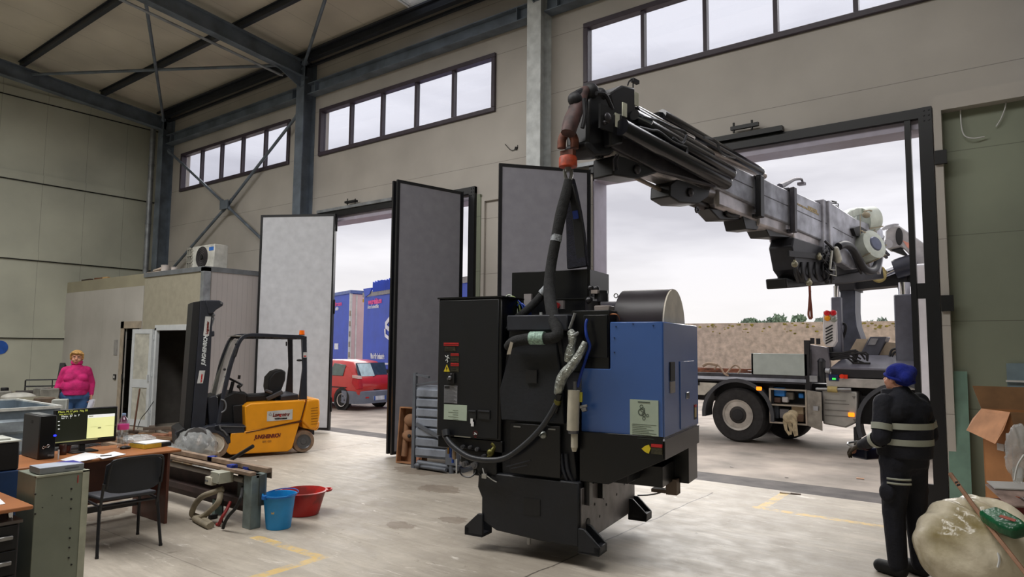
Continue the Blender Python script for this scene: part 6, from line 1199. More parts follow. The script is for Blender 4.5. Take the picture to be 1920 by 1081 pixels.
# cabinet and compressor inside the doorway
solid('metal_cupboard', 'grey metal cupboard standing inside the open cabin', 'cupboard', (-14.38, 8.35, .62), lambda b: (b.box(0, .5, 0, .35, 0, .72), b.box(.02, .48, -.01, 0, .05, .4), b.box(.02, .48, -.01, 0, .42, .68)), mat('cupboard_grey_blue', (86, 94, 98), .5))
solid('bench', 'low dark bench inside the cabin under the grey cupboard', 'bench', (-14.9, 8.0, 0), lambda b: (b.box(-.1, 1.3, 0, .75, .56, .61), b.box(-.1, -.05, 0, .7, 0, .56), b.box(1.2, 1.25, 0, .7, 0, .56), b.box(.6, .65, 0, .7, 0, .56)), mat('dark_bench_wood', (60, 50, 44), .8))
cp = thing('air_compressor', 'red and black compressor with round gauge on the bench inside the cabin', 'compressor', (-14.55, 7.7, .0)); b = B(); b.box(-.1, .45, 0, .28, .12, .36); b.cyl((-.1, .14, .25), (-.18, .14, .25), .11, n=16); put('motor_housing', b, INK, cp, bevel=.02); b = B(); b.box(-.12, .46, .0, .28, .36, .42); put('red_cover', b, mat('dull_red', (130, 36, 34), .5), cp, bevel=.01); b = B(); b.cyl((-.16, -.03, .27), (-.16, 0.02, .27), .10, n=20); b.mi = 1; b.cyl((-.16, -.035, .27), (-.16, -.03, .27), .08, n=20); put('gauge', b, [INK, mat('gauge_face', (190, 190, 186))], cp); b = B(); b.tube([(-.2, 0, .2), (-.35, -.05, .28), (-.42, 0, .12), (-.3, .05, .05)], .012, 6, sub=4); put('hose', b, INK, cp)
b = B(); b.box(-.22, .5, -.02, .3, .0, .12); put('pallet_base', b, mat('dark_bench_wood', (60, 50, 44)), cp)
# broom stick leaning, cable on the door
P0, P1 = fl(250, 815), pY(262, 729, 7.0)
o = thing('broom', 'thin brown broom handle leaning by the white cabin door', 'broom', P0); T = frame(P0, 0); b = B(T); b.cyl(P0 + Vector((0, 0, .08)), P1, .017, n=8); put('handle', b, mat('brown_stick', (92, 58, 40), .7), o); b = B(T); b.obox(P0 + Vector((0, 0, .04)), (.3, .06, .08)); put('broom_head', b, mat('bristle_brown', (70, 52, 40), .9), o)
b = B(); b.tube([pY(288, 752, 7.05), pY(276, 770, 6.95), pY(264, 785, 6.9), fl(258, 803, .02)], .008, 6, sub=5); tag(put('loose_cord', b, INK), 'thin dark cord trailing from the white door to the floor', 'cord')
# ---------------------------------------------------------------- desks and what stands on them
DW = mat('orange_beech_desk', (166, 106, 64), .4, var=.1, scale=3); DBR = mat('red_brown_panel', (92, 52, 40), .5, var=.12)
dk = thing('office_desk', 'long wooden desk with computer screen, dark chair drawn up to its near side', 'desk', (-7.04, 3.64, 0)); T = Matrix.Translation((7.04, -3.64, 0))
DX0, DX1, DY0, DY1, DZ = -7.86, -7.04, 1.75, 3.64, .745
b = B(T); b.box(DX0, DX1, DY0, DY1, DZ - .028, DZ); put('desk_top', b, DW, dk, bevel=.01, seg=3)
b = B(T); b.box(DX0 + .05, DX1 - .05, 3.52, 3.55, 0, DZ - .028); put('end_panel', b, DBR, dk, bevel=.003); b = B(T); b.box(DX0 + .05, DX1 - .05, 1.8, 1.83, 0, DZ - .028); put('end_panel', b, DBR, dk, bevel=.003)
b = B(T); b.box(DX0 + .30, DX0 + .32, 1.83, 3.52, .22, DZ - .028); put('modesty_panel', b, DBR, dk); b = B(T); b.box(DX0 + .12, DX0 + .16, 1.83, 3.52, .10, .16); put('foot_rail', b, GREYP, dk)
def on(px, py, z=DZ): return fl(px, py, z)
mo = thing('computer_monitor', 'wide black computer monitor with dark desktop and yellow window on the desk', 'monitor', (-7.62, 2.86, DZ)); T = frame((-7.62, 2.86, DZ), 0); XM = -7.60
A_, C_ = pX(103, 768, XM), pX(217.5, 829, XM); z1, z0 = pX(160, 765, XM).z, pX(160, 832, XM).z
b = B(T); b.box(XM - .04, XM, A_.y, C_.y, z0, z1); cas = put('casing', b, BLK, mo, bevel=.006)
b = B(T); b.box(XM, XM + .002, A_.y + .018, C_.y - .018, z0 + .035, z1 - .018); sc = put('screen', b, mat('dark_screen', (22, 24, 18), .2, emit=((30, 34, 24), .5)), mo)
w0, w1 = pX(163.5, 800, XM + .004), pX(214, 800, XM + .004); zt_, zb = pX(190, 776, XM + .004).z, pX(190, 819, XM + .004).z
b = B(T); b.box(XM + .002, XM + .0035, w0.y, w1.y, zb, zt_); wn = put('yellow_window', b, mat('screen_yellow', (214, 216, 150), .4, emit=((222, 224, 160), .75)), sc)
b = B(T); b.mi = 0; b.box(XM + .0035, XM + .0045, w0.y, w1.y, zt_ - .03, zt_); b.mi = 1; b.box(XM + .0045, XM + .0052, w0.y + .01, w0.y + .05, zt_ - .018, zt_ - .010); b.box(XM + .0035, XM + .0045, w0.y + .10, w0.y + .13, zb + .09, zb + .105); b.box(XM + .0035, XM + .0045, w0.y + .03, w0.y + .10, zb + .11, zb + .112); b.box(XM + .0035, XM + .0045, w0.y + .17, w0.y + .30, zb + .11, zb + .112); put('window_bar', b, [mat('screen_white', (225, 228, 225), .4, emit=((225, 228, 225), .7)), mat('screen_grey', (150, 150, 110), emit=((140, 140, 90), .4))], wn)
GT_ = mat('screen_text', (190, 196, 90), .4, emit=((190, 196, 90), .8)); GW_ = mat('screen_white', (225, 228, 225))
yx = plane_m
def mtext(s_, px, py, size, m): o = pX(px, py, XM + .0035); return text('screen_text', s_, size, m, sc, plane_m(T @ Vector((XM + .0035, o.y, o.z)), (0, 1, 0), (0, 0, 1)), .0005)
mtext('Mem. M.17 pro  Nq. 01', 109, 774, .028, GT_); mtext('Mem. NG 1 01 02', 111, 778, .016, GT_); mtext('Menu  E7  In  7', 115, 782, .026, GW_); mtext('Num   E   1   2', 115, 785, .014, GW_)
for k in range(3): b = B(T); o = pX(110, 789 + k * 7, XM + .003); b.box(XM + .002, XM + .003, o.y - .006, o.y + .010, o.z - .008, o.z); put('desktop_icon', b, GW_, sc)
b = B(T); o = pX(108, 825, XM + .003); b.box(XM + .002, XM + .003, A_.y + .018, A_.y + .40, z0 + .037, z0 + .048); put('task_bar', b, mat('screen_grey', (150, 150, 110)), sc)
b = B(T); yc = pX(155, 830, XM).y; b.prism([(XM - .05, yc - .02, z0 + .06), (XM - .03, yc - .02, z0 + .06), (XM + .0, yc - .02, DZ + .012), (XM - .05, yc - .02, DZ + .012)], (0, .05, 0)); b.box(XM - .12, XM + .08, yc - .12, yc + .12, DZ, DZ + .014); put('stand', b, BLK, mo, bevel=.003)
q = on(70, 862); pc = thing('computer_tower', 'black desktop computer tower at the left end of the desk', 'computer', (q.x, q.y, DZ)); zt_ = pX(70, 780, q.x).z - DZ; wy = pX(106, 800, q.x).y - q.y
b = B(); b.box(-.42, 0, 0, wy, .0, zt_); put('case', b, mat('tower_black', (38, 38, 41), .45), pc, bevel=.008); b = B(); b.box(0, .006, .008, wy - .006, .006, zt_ - .006); fp = put('front_panel', b, mat('tower_gloss_black', (14, 14, 17), .25), pc)
b = B(); o = pX(103, 816, q.x + .008); b.sph((.008, o.y - q.y, o.z - DZ), (.004, .014, .010), 10, 6); put('power_light', b, mat('blue_led', (30, 40, 230), emit=((30, 40, 255), 3.0)), fp)
b = B(); o = pX(86, 838, q.x + .008); oy, oz = o.y - q.y, o.z - DZ; b.tube([(.009, oy - .03, oz), (.009, oy - .02, oz + .012), (.009, oy, oz), (.009, oy + .02, oz - .0), (.009, oy + .03, oz + .012), (.009, oy + .02, oz + .022), (.009, oy, oz + .01), (.009, oy - .02, oz - .012), (.009, oy - .03, oz)], .0028, 6, sub=4); put('emblem', b, CHROME, fp)
b = B()
for k in range(2): o = pX(92 + k * 6, 853, q.x + .008); b.box(.006, .009, o.y - q.y - .012, o.y - q.y + .012, o.z - DZ - .008, o.z - DZ + .008)
put('front_port', b, GREYP, fp); b = B(); o = pX(54, 795, q.x); b.box(-.22, -.17, -.002, 0, zt_ - .08, zt_ - .05); put('side_vent', b, INK, pc); b = B(); b.box(-.38, -.05, .03, wy - .03, zt_, zt_ + .004); put('paper_on_top', b, mat('grey_cover', (120, 122, 122), .5), pc)
def kb():
    a, c = on(128, 845), on(214, 829); L_ = .42; d = Vector((c.x - a.x, c.y - a.y, 0)).normalized(); return a, math.atan2(d.y, d.x)
a, rz = kb(); k_ = thing('keyboard', 'black computer keyboard lying before the monitor', 'keyboard', a, rz); b = B(); b.prism([(0, 0, 0), (.43, 0, 0), (.43, 0, .014), (0, 0, .014)], (0, .15, .0)); put('keyboard_base', b, BLK, k_, bevel=.003); b = B()
for i in range(14):
    for j in range(5): b.box(.012 + i * .029, .036 + i * .029, .010 + j * .027, .032 + j * .027, .014, .020)
put('keys', b, mat('key_black', (34, 34, 38), .5), k_)
solid('computer_mouse', 'small black computer mouse on the desk beside the papers', 'mouse', on(235, 841), lambda b: b.sph((0, 0, .012), (.035, .055, .022), 16, 10), BLK, bevel=0)
def sheets(name, label, pts, z, m=PAPER, cat='paper', h=.003, grp=None):
    P = [on(x, y, z) for x, y in pts]; o = P[0].copy(); b = B(frame(o, 0)); b.prism(P, (0, 0, h)); return tag(put(name, b, m, None, loc=o, smooth=False), label, cat, grp)
sheets('paper_stack', 'white papers spread on the desk in front of the keyboard', [(112, 862), (140, 867), (187, 858), (196, 852), (160, 848)], DZ + .001)
sheets('paper_stack', 'single white paper lying right of the spread papers beside the mouse', [(180, 855), (192, 860), (236, 851), (214, 846)], DZ + .005, h=.002)
solid('pen', 'short black pen lying on the white papers', 'pen', on(188, 855, DZ + .008), lambda b: b.cyl((0, 0, .004), (.03, .09, .004), .005, n=8), INK, bevel=0)
a = on(243, 838); bi = thing('ring_binder', 'yellow and black binder with white papers on it at the far end of the desk', 'binder', a, math.radians(8))
b = B(); b.box(0, .26, .0, .03, 0, .045); b.box(0, .26, .03, .30, 0, .04); put('cover', b, INK, bi, bevel=.003)
b = B(); b.box(.26, .265, .0, .18, .003, .045); b.box(.0, .26, -.003, .0, .003, .045); put('spine', b, mat('binder_yellow', (210, 178, 60), .5), bi); b = B(); b.box(.02, .25, .02, .29, .045, .052); put('papers', b, PAPER, bi)
bo = thing('water_bottle', 'clear plastic water bottle with pink label standing on the desk', 'bottle', on(229, 838)); PET = glass_mat('clear_plastic', (242, 248, 252), .2, .15)
h = pX(229, 775, bo.location.x).z - DZ; s_ = h / .34
b = B(); b.lathe([(r * s_ * 1.15, z * s_) for r, z in ((.038, 0), (.044, .01), (.042, .05), (.044, .09), (.036, .13), (.044, .17), (.045, .23), (.042, .26), (.030, .29), (.016, .315), (.014, .325))], n=28); put('bottle_body', b, PET, bo)
b = B(); b.lathe([(r * s_ * 1.17, z * s_) for r, z in ((.0455, .18), (.0465, .185), (.0465, .23), (.0455, .235))], n=28, closed=False); put('label_band', b, mat('bottle_pink', (224, 70, 150), .4), bo); b = B(); b.cyl((0, 0, .322 * s_), (0, 0, .342 * s_), .019 * s_, n=16); put('bottle_cap', b, mat('cap_blue', (150, 180, 220), .4), bo)
b = B(T_ := None); o = on(116, 858); 
solid('drinks_can', 'dark brown jar beside the computer tower on the desk', 'jar', on(117, 852), lambda b: b.lathe([(.03, 0), (.034, .01), (.034, .09), (.028, .10)], n=20), mat('dark_jar', (60, 34, 28), .3), bevel=0)
solid('drinks_can', 'small dark cup between the jar and the keyboard', 'cup', on(126, 848), lambda b: b.lathe([(.026, 0), (.034, .07), (.032, .07), (.026, .01)], n=20), mat('reddish_cup', (110, 50, 40), .4), bevel=0)
solid('pen', 'white pen standing upright against the tower', 'pen', on(109, 861), lambda b: b.cyl((0, 0, 0), (0, 0, .09), .007, n=8), WHITE, bevel=0)
# plastic film heap on the far side of the desk
def crumple(name, label, cat, loc, r, m, seed=1, n=24, amp=.18, flat=0, grp=None, sc_=(1, 1, 1), bump=None):
    rr = random.Random(seed); ph = [(rr.random() * 6, rr.uniform(2, 9), rr.uniform(2, 9), rr.uniform(2, 8)) for _ in range(12)]
    b = B(); b.sph((0, 0, r[2]), r, n * 2, n)
    for v in b.bm.verts:
        p = v.co - Vector((0, 0, r[2])); d = p.normalized(); f = 0
        for a_, fx, fy, fz in ph: f += abs(math.sin(a_ + fx * d.x + fy * d.y + fz * d.z)) - .6
        v.co = Vector((0, 0, r[2])) + p * (1 + amp * f / 5); v.co.z = max(v.co.z, 0)
    o = put(name, b, m, None, loc=loc, ang=75); return tag(o, label, cat, grp)
CLF = mat('milky_plastic_film', (206, 210, 210), .18, alpha=.38, bump=.6, bs=14)
crumple('plastic_film', 'crumpled clear plastic film heaped between the bottle and the binder', 'plastic film', on(262, 829), (.20, .14, .04), CLF, 3, amp=.5)
# perforated metal cabinet with boxed folder
GRN = mat('grey_green_metal', (126, 132, 118), .5, .1, var=.08, scale=3)
mcab = thing('metal_cabinet', 'narrow grey green metal cabinet with bolt holes at the near left', 'cabinet', (-5.59, 1.86, 0)); T = Matrix.Translation((5.59, -1.86, 0))
b = B(T); b.box(-5.95, -5.59, 1.86, 2.20, 0, .90); put('carcass', b, GRN, mcab, bevel=.004); b = B(T); b.box(-5.59, -5.585, 2.155, 2.20, 0, .90); b.box(-5.62, -5.585, 1.86, 2.20, .89, .902); put('edge_flange', b, mat('pale_green_edge', (168, 170, 152), .5), mcab)
b = B(T)
for px, py in ((134, 916), (134, 935), (133, 953), (132, 990), (131, 1008), (130, 1026), (129, 1045), (134, 1058), (66, 926), (66, 963), (116, 933), (98, 928), (80, 951)):
    q = pX(px, py, -5.586); b.cyl((-5.59, q.y, q.z), (-5.583, q.y, q.z), .006 if px > 120 or px < 70 else .003, n=8)
put('bolt_hole', b, INK, mcab); b = B(T); q = pX(146.5, 893, -5.583); b.box(-5.585, -5.583, q.y - .002, q.y + .003, q.z - .045, q.z + .01); put('red_mark', b, RED, mcab)
q = fl(52, 893, .905); ab = thing('archive_box', 'flat grey box with blue printed lid lying on the metal cabinet', 'box', (-5.61, 1.885, .904)); b = B(); b.box(-.20, 0, 0, .285, 0, .042); put('box_body', b, mat('box_grey', (132, 136, 138), .5), ab, bevel=.003); b = B(); b.box(-.20, 0, 0, .285, .042, .046); b.mi = 1; b.prism([(-.20, .17, .046), (-.06, .27, .046), (-.02, .285, .046), (-.2, .285, .046)], (0, 0, .001)); put('printed_lid', b, [mat('lid_pale_blue', (190, 198, 212), .35), mat('lid_indigo', (70, 70, 170), .35)], ab); b = B(); b.box(.0, .001, .16, .25, .02, .028); put('print', b, mat('box_print', (86, 90, 96)), ab)
# second desk with drawers, bottom left
d2 = thing('office_desk', 'corner of a second wooden desk with black drawers at the bottom left', 'desk', (-5.42, 1.80, 0)); T = Matrix.Translation((5.42, -1.80, 0))
b = B(T); b.box(-6.16, -5.42, .2, 1.80, .712, .74); put('desk_top', b, DW, d2, bevel=.008, seg=2)
z_ = pX(66, 968, -5.47).z; b = B(T); b.box(-6.0, -5.47, .9, 1.74, .02, z_ - .02); put('drawer_unit', b, mat('drawer_brown_black', (42, 32, 34), .5), d2, bevel=.003); b = B(T); b.box(-6.02, -5.455, .88, 1.755, z_ - .02, z_); put('drawer_top', b, mat('drawer_edge', (92, 84, 80), .5), d2)
zs = [pX(30, y, -5.455).z for y in (980, 1030, 1085)]
for k in range(3):
    z1 = z_ - .03 - k * .165; b = B(T); b.box(-5.47, -5.455, .92, 1.73, z1 - .155, z1); dr = put('drawer', b, BLKM, d2, bevel=.003); b = B(T); y_ = pX(2, 1005, -5.45).y; b.box(-5.455, -5.435, y_ - .05, y_ + .065, z1 - .09, z1 - .062); put('drawer_handle', b, STEEL, dr, bevel=.004)
b = B(T); q = pX(55, 960, -5.53); b.cyl((-5.53, 1.70, z_), (-5.53, 1.70, .712), .018, n=14); b.cyl((-5.9, 1.70, z_), (-5.9, 1.70, .712), .018, n=14); put('chrome_post', b, CHROME, d2); b = B(T)
for x in (-5.5, -6.1): b.box(x - .02, x + .02, .25, .29, 0, .712)
put('leg', b, GREYP, d2)
P = [fl(x, y, .741) for x, y in ((0, 935), (10, 944), (-10, 948), (-20, 938))]; b = B(frame(P[0], 0)); b.prism(P, (0, 0, .003)); tag(put('paper_sheet', b, PAPER, None, loc=P[0], smooth=False), 'corner of a white paper on the second desk at the left edge', 'paper')
b = B(); X_ = -6.3; q0, q1 = pX(37, 880, X_), pX(36, 825, X_); 
solid('blue_cupboard', 'dark blue cupboard under the black printer at the left edge', 'cupboard', (X_, q0.y - .7, 0), lambda b: b.box(-.45, 0, 0, .70, 0, q0.z), mat('dusk_blue', (30, 60, 104), .5))
pr = thing('printer', 'black box shaped printer with papers on top at the left edge of the picture', 'printer', (X_, q0.y - .7, q0.z + .001)); hz = q1.z - q0.z; b = B(); b.box(-.44, -.01, .02, .695, 0, hz - .012); put('printer_body', b, mat('printer_black', (24, 22, 26), .45), pr, bevel=.01); b = B(); b.box(-.44, -.0, .02, .70, hz - .01, hz); b.box(-.3, -.08, .3, .65, hz, hz + .012); put('paper_pile', b, mat('dusty_paper', (186, 188, 180), .8), pr)
# visitor chair
CHB = mat('black_chair_mesh', (32, 36, 44), .6, var=.1); CHF = mat('black_oval_tube', (26, 26, 30), .35)
ch = thing('visitor_chair', 'black four legged visitor chair standing at the desk with its back to the camera', 'chair', (-6.66, 2.90, 0), math.radians(-4)); 
b = B(); b.box(-.235, .215, -.225, .225, .43, .465); put('seat', b, mat('grey_black_seat', (58, 60, 66), .55), ch, bevel=.022, seg=3)
for v in ch.children: 
    for w_ in v.data.vertices:
        w_.co.z += .03 * (w_.co.y / .225) ** 2 - .02 * max(0, -w_.co.x / .235) ** 2
R = []
for k in range(9):
    y = -.235 + .47 * k / 8; dx = -.05 * (1 - (y / .235) ** 2); e = 1 if 0 < k < 8 else 0; z0 = .525 if e else .56; z1 = .835 if e else .78
    if k in (1, 7): z1 = .82; z0 = .535
    x0 = .235; x1 = .285; R.append([Vector((x0 - dx - .012, y, z0)), Vector((x0 - dx + .012, y, z0)), Vector((x1 - dx + .012, y, z1)), Vector((x1 - dx - .012, y, z1))])
b = B(); b.rings(R); put('backrest', b, CHB, ch, bevel=.008, seg=2)
b = B(); b.tube([(.295, -.225, .58), (.345, -.215, .79), (.352, -.16, .828), (.358, 0, .836), (.352, .16, .828), (.345, .215, .79), (.295, .225, .58)], .012, 8, sub=4); put('backrest_rim', b, mat('rim_black', (20, 20, 24), .5), ch)
for sy in (-1, 1):
    b = B(); b.tube([(.20, sy * .235, .36), (.235, sy * .235, .52), (.262, sy * .235, .62)], .013, 8, sub=3); put('back_bracket', b, CHF, ch)
    b = B(); b.tube([(-.21, sy * .24, .42), (-.24, sy * .25, .2), (-.265, sy * .26, .012)], .014, 8, sub=3); b.cyl((-.265, sy * .26, 0), (-.265, sy * .26, .02), .016, n=10); put('leg', b, CHF, ch)
    b = B(); b.tube([(.20, sy * .24, .42), (.235, sy * .25, .2), (.27, sy * .26, .012)], .014, 8, sub=3); b.cyl((.27, sy * .26, 0), (.27, sy * .26, .02), .016, n=10); put('leg', b, CHF, ch)
b = B(); b.tube([(-.21, -.24, .42), (-.22, -.2, .43), (-.22, .2, .43), (-.21, .24, .42)], .012, 8); b.tube([(-.21, -.24, .425), (.2, -.24, .42)], .012, 8); b.tube([(-.21, .24, .425), (.2, .24, .42)], .012, 8); b.tube([(.2, -.24, .42), (.2, .24, .42)], .012, 8); put('seat_frame', b, CHF, ch)

# ---------------------------------------------------------------- steel bench unit with hoses, buckets
PY = 3.92; BX1 = -6.22; bt = pY(455, 884, PY).z
pu = thing('pipe_bending_bench', 'long low steel bench with rails, grey switch box and beige hoses beside the desk', 'bench', (BX1, PY, 0)); T = Matrix.Translation((-BX1, -PY, 0))
RAILB = mat('dusty_brown_rail', (150, 128, 108), .6, .1, var=.3, scale=5); PIP = mat('dull_pipe', (150, 144, 136), .4, .3, var=.15); GG = mat('grey_green_plate', (122, 134, 132), .5, .1, var=.18)
b = B(T); b.box(-9.6, BX1 + .03, PY + .17, PY + .22, bt - .02, bt + .03); b.box(-9.6, BX1 + .03, PY + .22, PY + .23, bt - .08, bt + .03); put('rail', b, RAILB, pu, bevel=.004)
b = B(T); b.box(-9.6, BX1, PY, PY + .07, bt - .03, bt + .005); b.box(-9.6, BX1, PY + .07, PY + .13, bt - .06, bt - .03); put('rail', b, RAILB, pu, bevel=.004)
b = B(T); b.cyl((-9.6, PY + .06, bt - .10), (-6.4, PY + .06, bt - .10), .03, n=14); put('pipe', b, PIP, pu); b = B(T); q = pY(395, 925, PY + .1); b.cyl((-9.6, PY + .1, q.z), (-6.5, PY + .1, q.z), .035, n=14); put('pipe', b, PIP, pu)
b = B(T); b.box(-9.5, -6.45, PY + .16, PY + .19, .10, bt - .12); b.box(-9.5, -6.3, PY + .05, PY + .19, .20, .26); put('trough', b, mat('rust_dark_trough', (62, 46, 42), .7, var=.3), pu)
b = B(T); b.box(-6.36, BX1, PY + .02, PY + .14, 0, bt - .03); b.box(-6.30, BX1 + .005, PY + .14, PY + .19, .22, bt - .02) ; put('end_leg', b, GG, pu, bevel=.004); b = B(T); b.box(-9.5, -9.4, PY, PY + .2, 0, bt - .03); put('rear_leg', b, GG, pu); b = B(T); b.box(-6.60, BX1 + .02, PY + .1, PY + .16, .22, bt - .03); put('end_plate', b, mat('dark_grey_plate', (84, 90, 88), .5), pu)
q0, q1 = pY(398, 884, PY - .1), pY(434, 908, PY - .1); b = B(T); b.box(q0.x, q0.x + .17, PY - .12, PY + .04, q1.z - .02, q0.z + .01); sb = put('switch_box', b, mat('switch_box_grey', (176, 176, 160), .5), pu, bevel=.004); b = B(T)
for sx in (.015, .155):
    for sz in (.015, -.0): b.sph((q0.x + sx, PY - .12, (q0.z - .005) if sz else (q1.z - .005)), .006, 8, 6)
put('box_screw', b, GREYP, sb)
q0, q1 = pY(386, 894, PY - .12), pY(398, 908, PY - .12); b = B(T); b.box(q0.x, q1.x, PY - .13, PY - .07, q1.z - .01, q0.z + .01); so = put('wall_socket', b, mat('socket_ivory', (196, 190, 172), .5), pu, bevel=.004); b = B(T)
for k in range(2): b.cyl((q0.x + .02 + k * .03, PY - .133, (q0.z + q1.z) / 2), (q0.x + .02 + k * .03, PY - .128, (q0.z + q1.z) / 2), .012, n=10)
put('socket_hole', b, GREYP, so)
HB = mat('beige_corrugated_hose', (148, 138, 118), .7, var=.15, bump=.3, bs=60)
def hose(pts, r, m, y=PY - .1, name='hose'):
    b = B(T); P = [pY(x, yy, y + (d[0] if d else 0)) for x, yy, *d in pts]; 
    for p in P: p.z = max(p.z, r)
    P = spline(P, 6); b.tube(P, r, 10)
    return put(name, b, m, pu)
hose([(418, 916, .05), (400, 922, 0), (380, 930, -.02), (366, 945, -.03), (360, 962, -.03), (366, 975, -.0), (382, 985, -.02), (396, 995, -.08)], .030, HB); hose([(414, 918, .05), (410, 940, 0), (396, 955, 0), (380, 968, -.02), (366, 980, -.05), (366, 990, -.06), (380, 998, -.1), (392, 1000, -.12)], .030, HB)
hose([(458, 885, .30), (467, 885, .30), (471, 895, .30), (472, 912, .30), (472, 928, .30), (480, 930, .32)], .011, BLKM); hose([(455, 913, .2), (452, 930, -.02), (443, 950, -.04), (430, 965, -.06), (422, 978, -.06), (418, 990, -.06)], .016, BLKM); hose([(432, 940, .1), (425, 955, .05), (416, 970, 0), (410, 985, 0), (406, 990, 0)], .016, mat('dark_red_hose', (140, 34, 34), .5)); hose([(398, 988, -.05), (396, 980, -.05), (394, 990, -.06), (394, 1000, -.08)], .009, WHITE)
for px, py, y in ((434, 874, PY + .05), (464, 878, PY + .19), (397, 858, PY + .20)):
    b = B(T)
    q = pY(px, py, y); b.box(q.x - .04, q.x + .05, y - .03, y + .04, q.z - .03, q.z + .02); b.cyl(q + Vector((.02, 0, 0)), q + Vector((.09, 0, .03)), .010, n=6); put('blue_clamp', b, mat('clamp_blue', (40, 60, 150), .5), pu)
b = B(T); b.cyl(pY(425, 866, PY + .24), pY(474, 836, PY + .22), .02, n=10); put('lever_bar', b, BLKM, pu)
b = B(T); b.cyl(pY(418, 935, PY), pY(417, 992, PY), .008, n=6); b.box(*[q for p in zip(pY(394, 985, PY - .02), pY(404, 962, PY + .06)) for q in sorted(p)]); put('glass_jar', b, INK, pu); b = B(T); b.box(*[q for p in zip(pY(402, 975, PY + .1), pY(415, 932, PY + .2)) for q in sorted(p)]); put('mud_jar', b, mat('murky_teal', (110, 140, 136), .4, var=.3), pu)
bk = thing('bucket', 'bright blue plastic bucket standing at the end of the steel bench', 'bucket', (-6.08, 4.17, 0)); 
zt_ = .335; b = B(); b.lathe([(.115, .0), (.12, .004), (.155, zt_ - .02), (.168, zt_ - .015), (.170, zt_), (.158, zt_), (.15, zt_ - .03), (.112, .01), (.001, .01)], n=36); put('bucket_body', b, mat('bucket_blue', (28, 140, 205), .35, var=.08), bk)
b = B(); b.tube([(.165 * math.cos(a), .165 * math.sin(a), zt_ - .01) for a in [2 * PI * k / 24 for k in range(24)]], .008, 8, closed=True); b.box(-.02, .02, -.19, -.15, zt_ - .03, zt_ + .005); b.tube([(.16, -.02, zt_), (.14, .12, zt_ + .012), (0, .175, zt_ + .02), (-.14, .12, zt_ + .012), (-.16, -.02, zt_)], .005, 6, sub=4); put('rim', b, mat('bucket_rim_blue', (24, 100, 180), .35), bk)
b = B(); q = Vector((.07, -.117, .185)); b.obox(q, (.03, .006, .045), (0, 0, .53)); put('sticker', b, mat('tan_label', (190, 170, 120)), bk)
ba = thing('basin', 'wide red plastic basin with handles behind the blue bucket', 'basin', (-6.36, 4.66, 0)); b = B(); b.lathe([(.16, 0), (.17, .005), (.235, .235), (.255, .24), (.258, .25), (.235, .255), (.225, .235), (.155, .012), (.001, .012)], n=40); put('basin_body', b, mat('basin_red', (184, 36, 30), .4, var=.12, dirt=(130, 36, 30), scale=5), ba)
for a in (0.9, .9 + PI): b = B(); c = Vector((math.cos(a), math.sin(a), 0)); t = Vector((-c.y, c.x, 0)); b.tube([c * .245 - t * .07 + Vector((0, 0, .245)), c * .29 - t * .04 + Vector((0, 0, .25)), c * .29 + t * .04 + Vector((0, 0, .25)), c * .245 + t * .07 + Vector((0, 0, .245))], .012, 8, sub=3); put('handle', b, mat('basin_red', (184, 36, 30)), ba)
# ---------------------------------------------------------------- steel bin and clutter by the left wall
BG = mat('galvanised_bin_blue_grey', (124, 138, 150), .5, .2, var=.22, scale=3)
bn = thing('steel_bin', 'large ribbed grey steel container standing behind the desk', 'container', (-10.06, 3.57, 0)); T = Matrix.Translation((10.06, -3.57, 0)); b = B(T); x0, x1, y0, y1, h = -11.68, -10.06, 1.3, 3.57, 1.0
for q in ((x1 - .03, x1, y0, y1, .1, h), (x0, x0 + .03, y0, y1, .1, h), (x0 + .03, x1 - .03, y0, y0 + .03, .1, h), (x0 + .03, x1 - .03, y1 - .03, y1, .1, h), (x0, x1, y0, y1, .08, .12)): b.box(*q)
put('bin_walls', b, BG, bn, smooth=False)
b = B(T)
for z in (.22, .46, .70): b.prism([(x1, y0, z), (x1 + .05, y0, z + .03), (x1 + .05, y0, z + .15), (x1, y0, z + .18)], (0, y1 - y0, 0))
put('rib', b, mat('bin_rib_pale', (150, 160, 168), .5, .2, var=.2), bn, smooth=False)
b = B(T); 
for p, q in (((x1, y0, h), (x1, y1, h)), ((x0, y0, h), (x0, y1, h)), ((x0, y1, h), (x1, y1, h)), ((x0, y0, h), (x1, y0, h))): b.beam(p, q, .05, .035)
put('rim', b, mat('worn_white_rim', (200, 202, 198), .6, var=.2), bn)
b = B(T)
for x, y in ((x0 + .1, y0 + .1), (x1 - .1, y0 + .1), (x0 + .1, y1 - .1), (x1 - .1, y1 - .1)): b.box(x - .06, x + .06, y - .06, y + .06, 0, .1)
put('foot', b, BG, bn)
GRS = [mat('scrap_grey', (132, 130, 122), .6, .2, var=.25), mat('scrap_brown', (98, 82, 68), .7, var=.3), mat('scrap_dark', (58, 52, 50), .7, var=.3), mat('scrap_pale', (176, 174, 166), .6, var=.15), mat('scrap_olive', (120, 116, 98), .7, var=.2)]
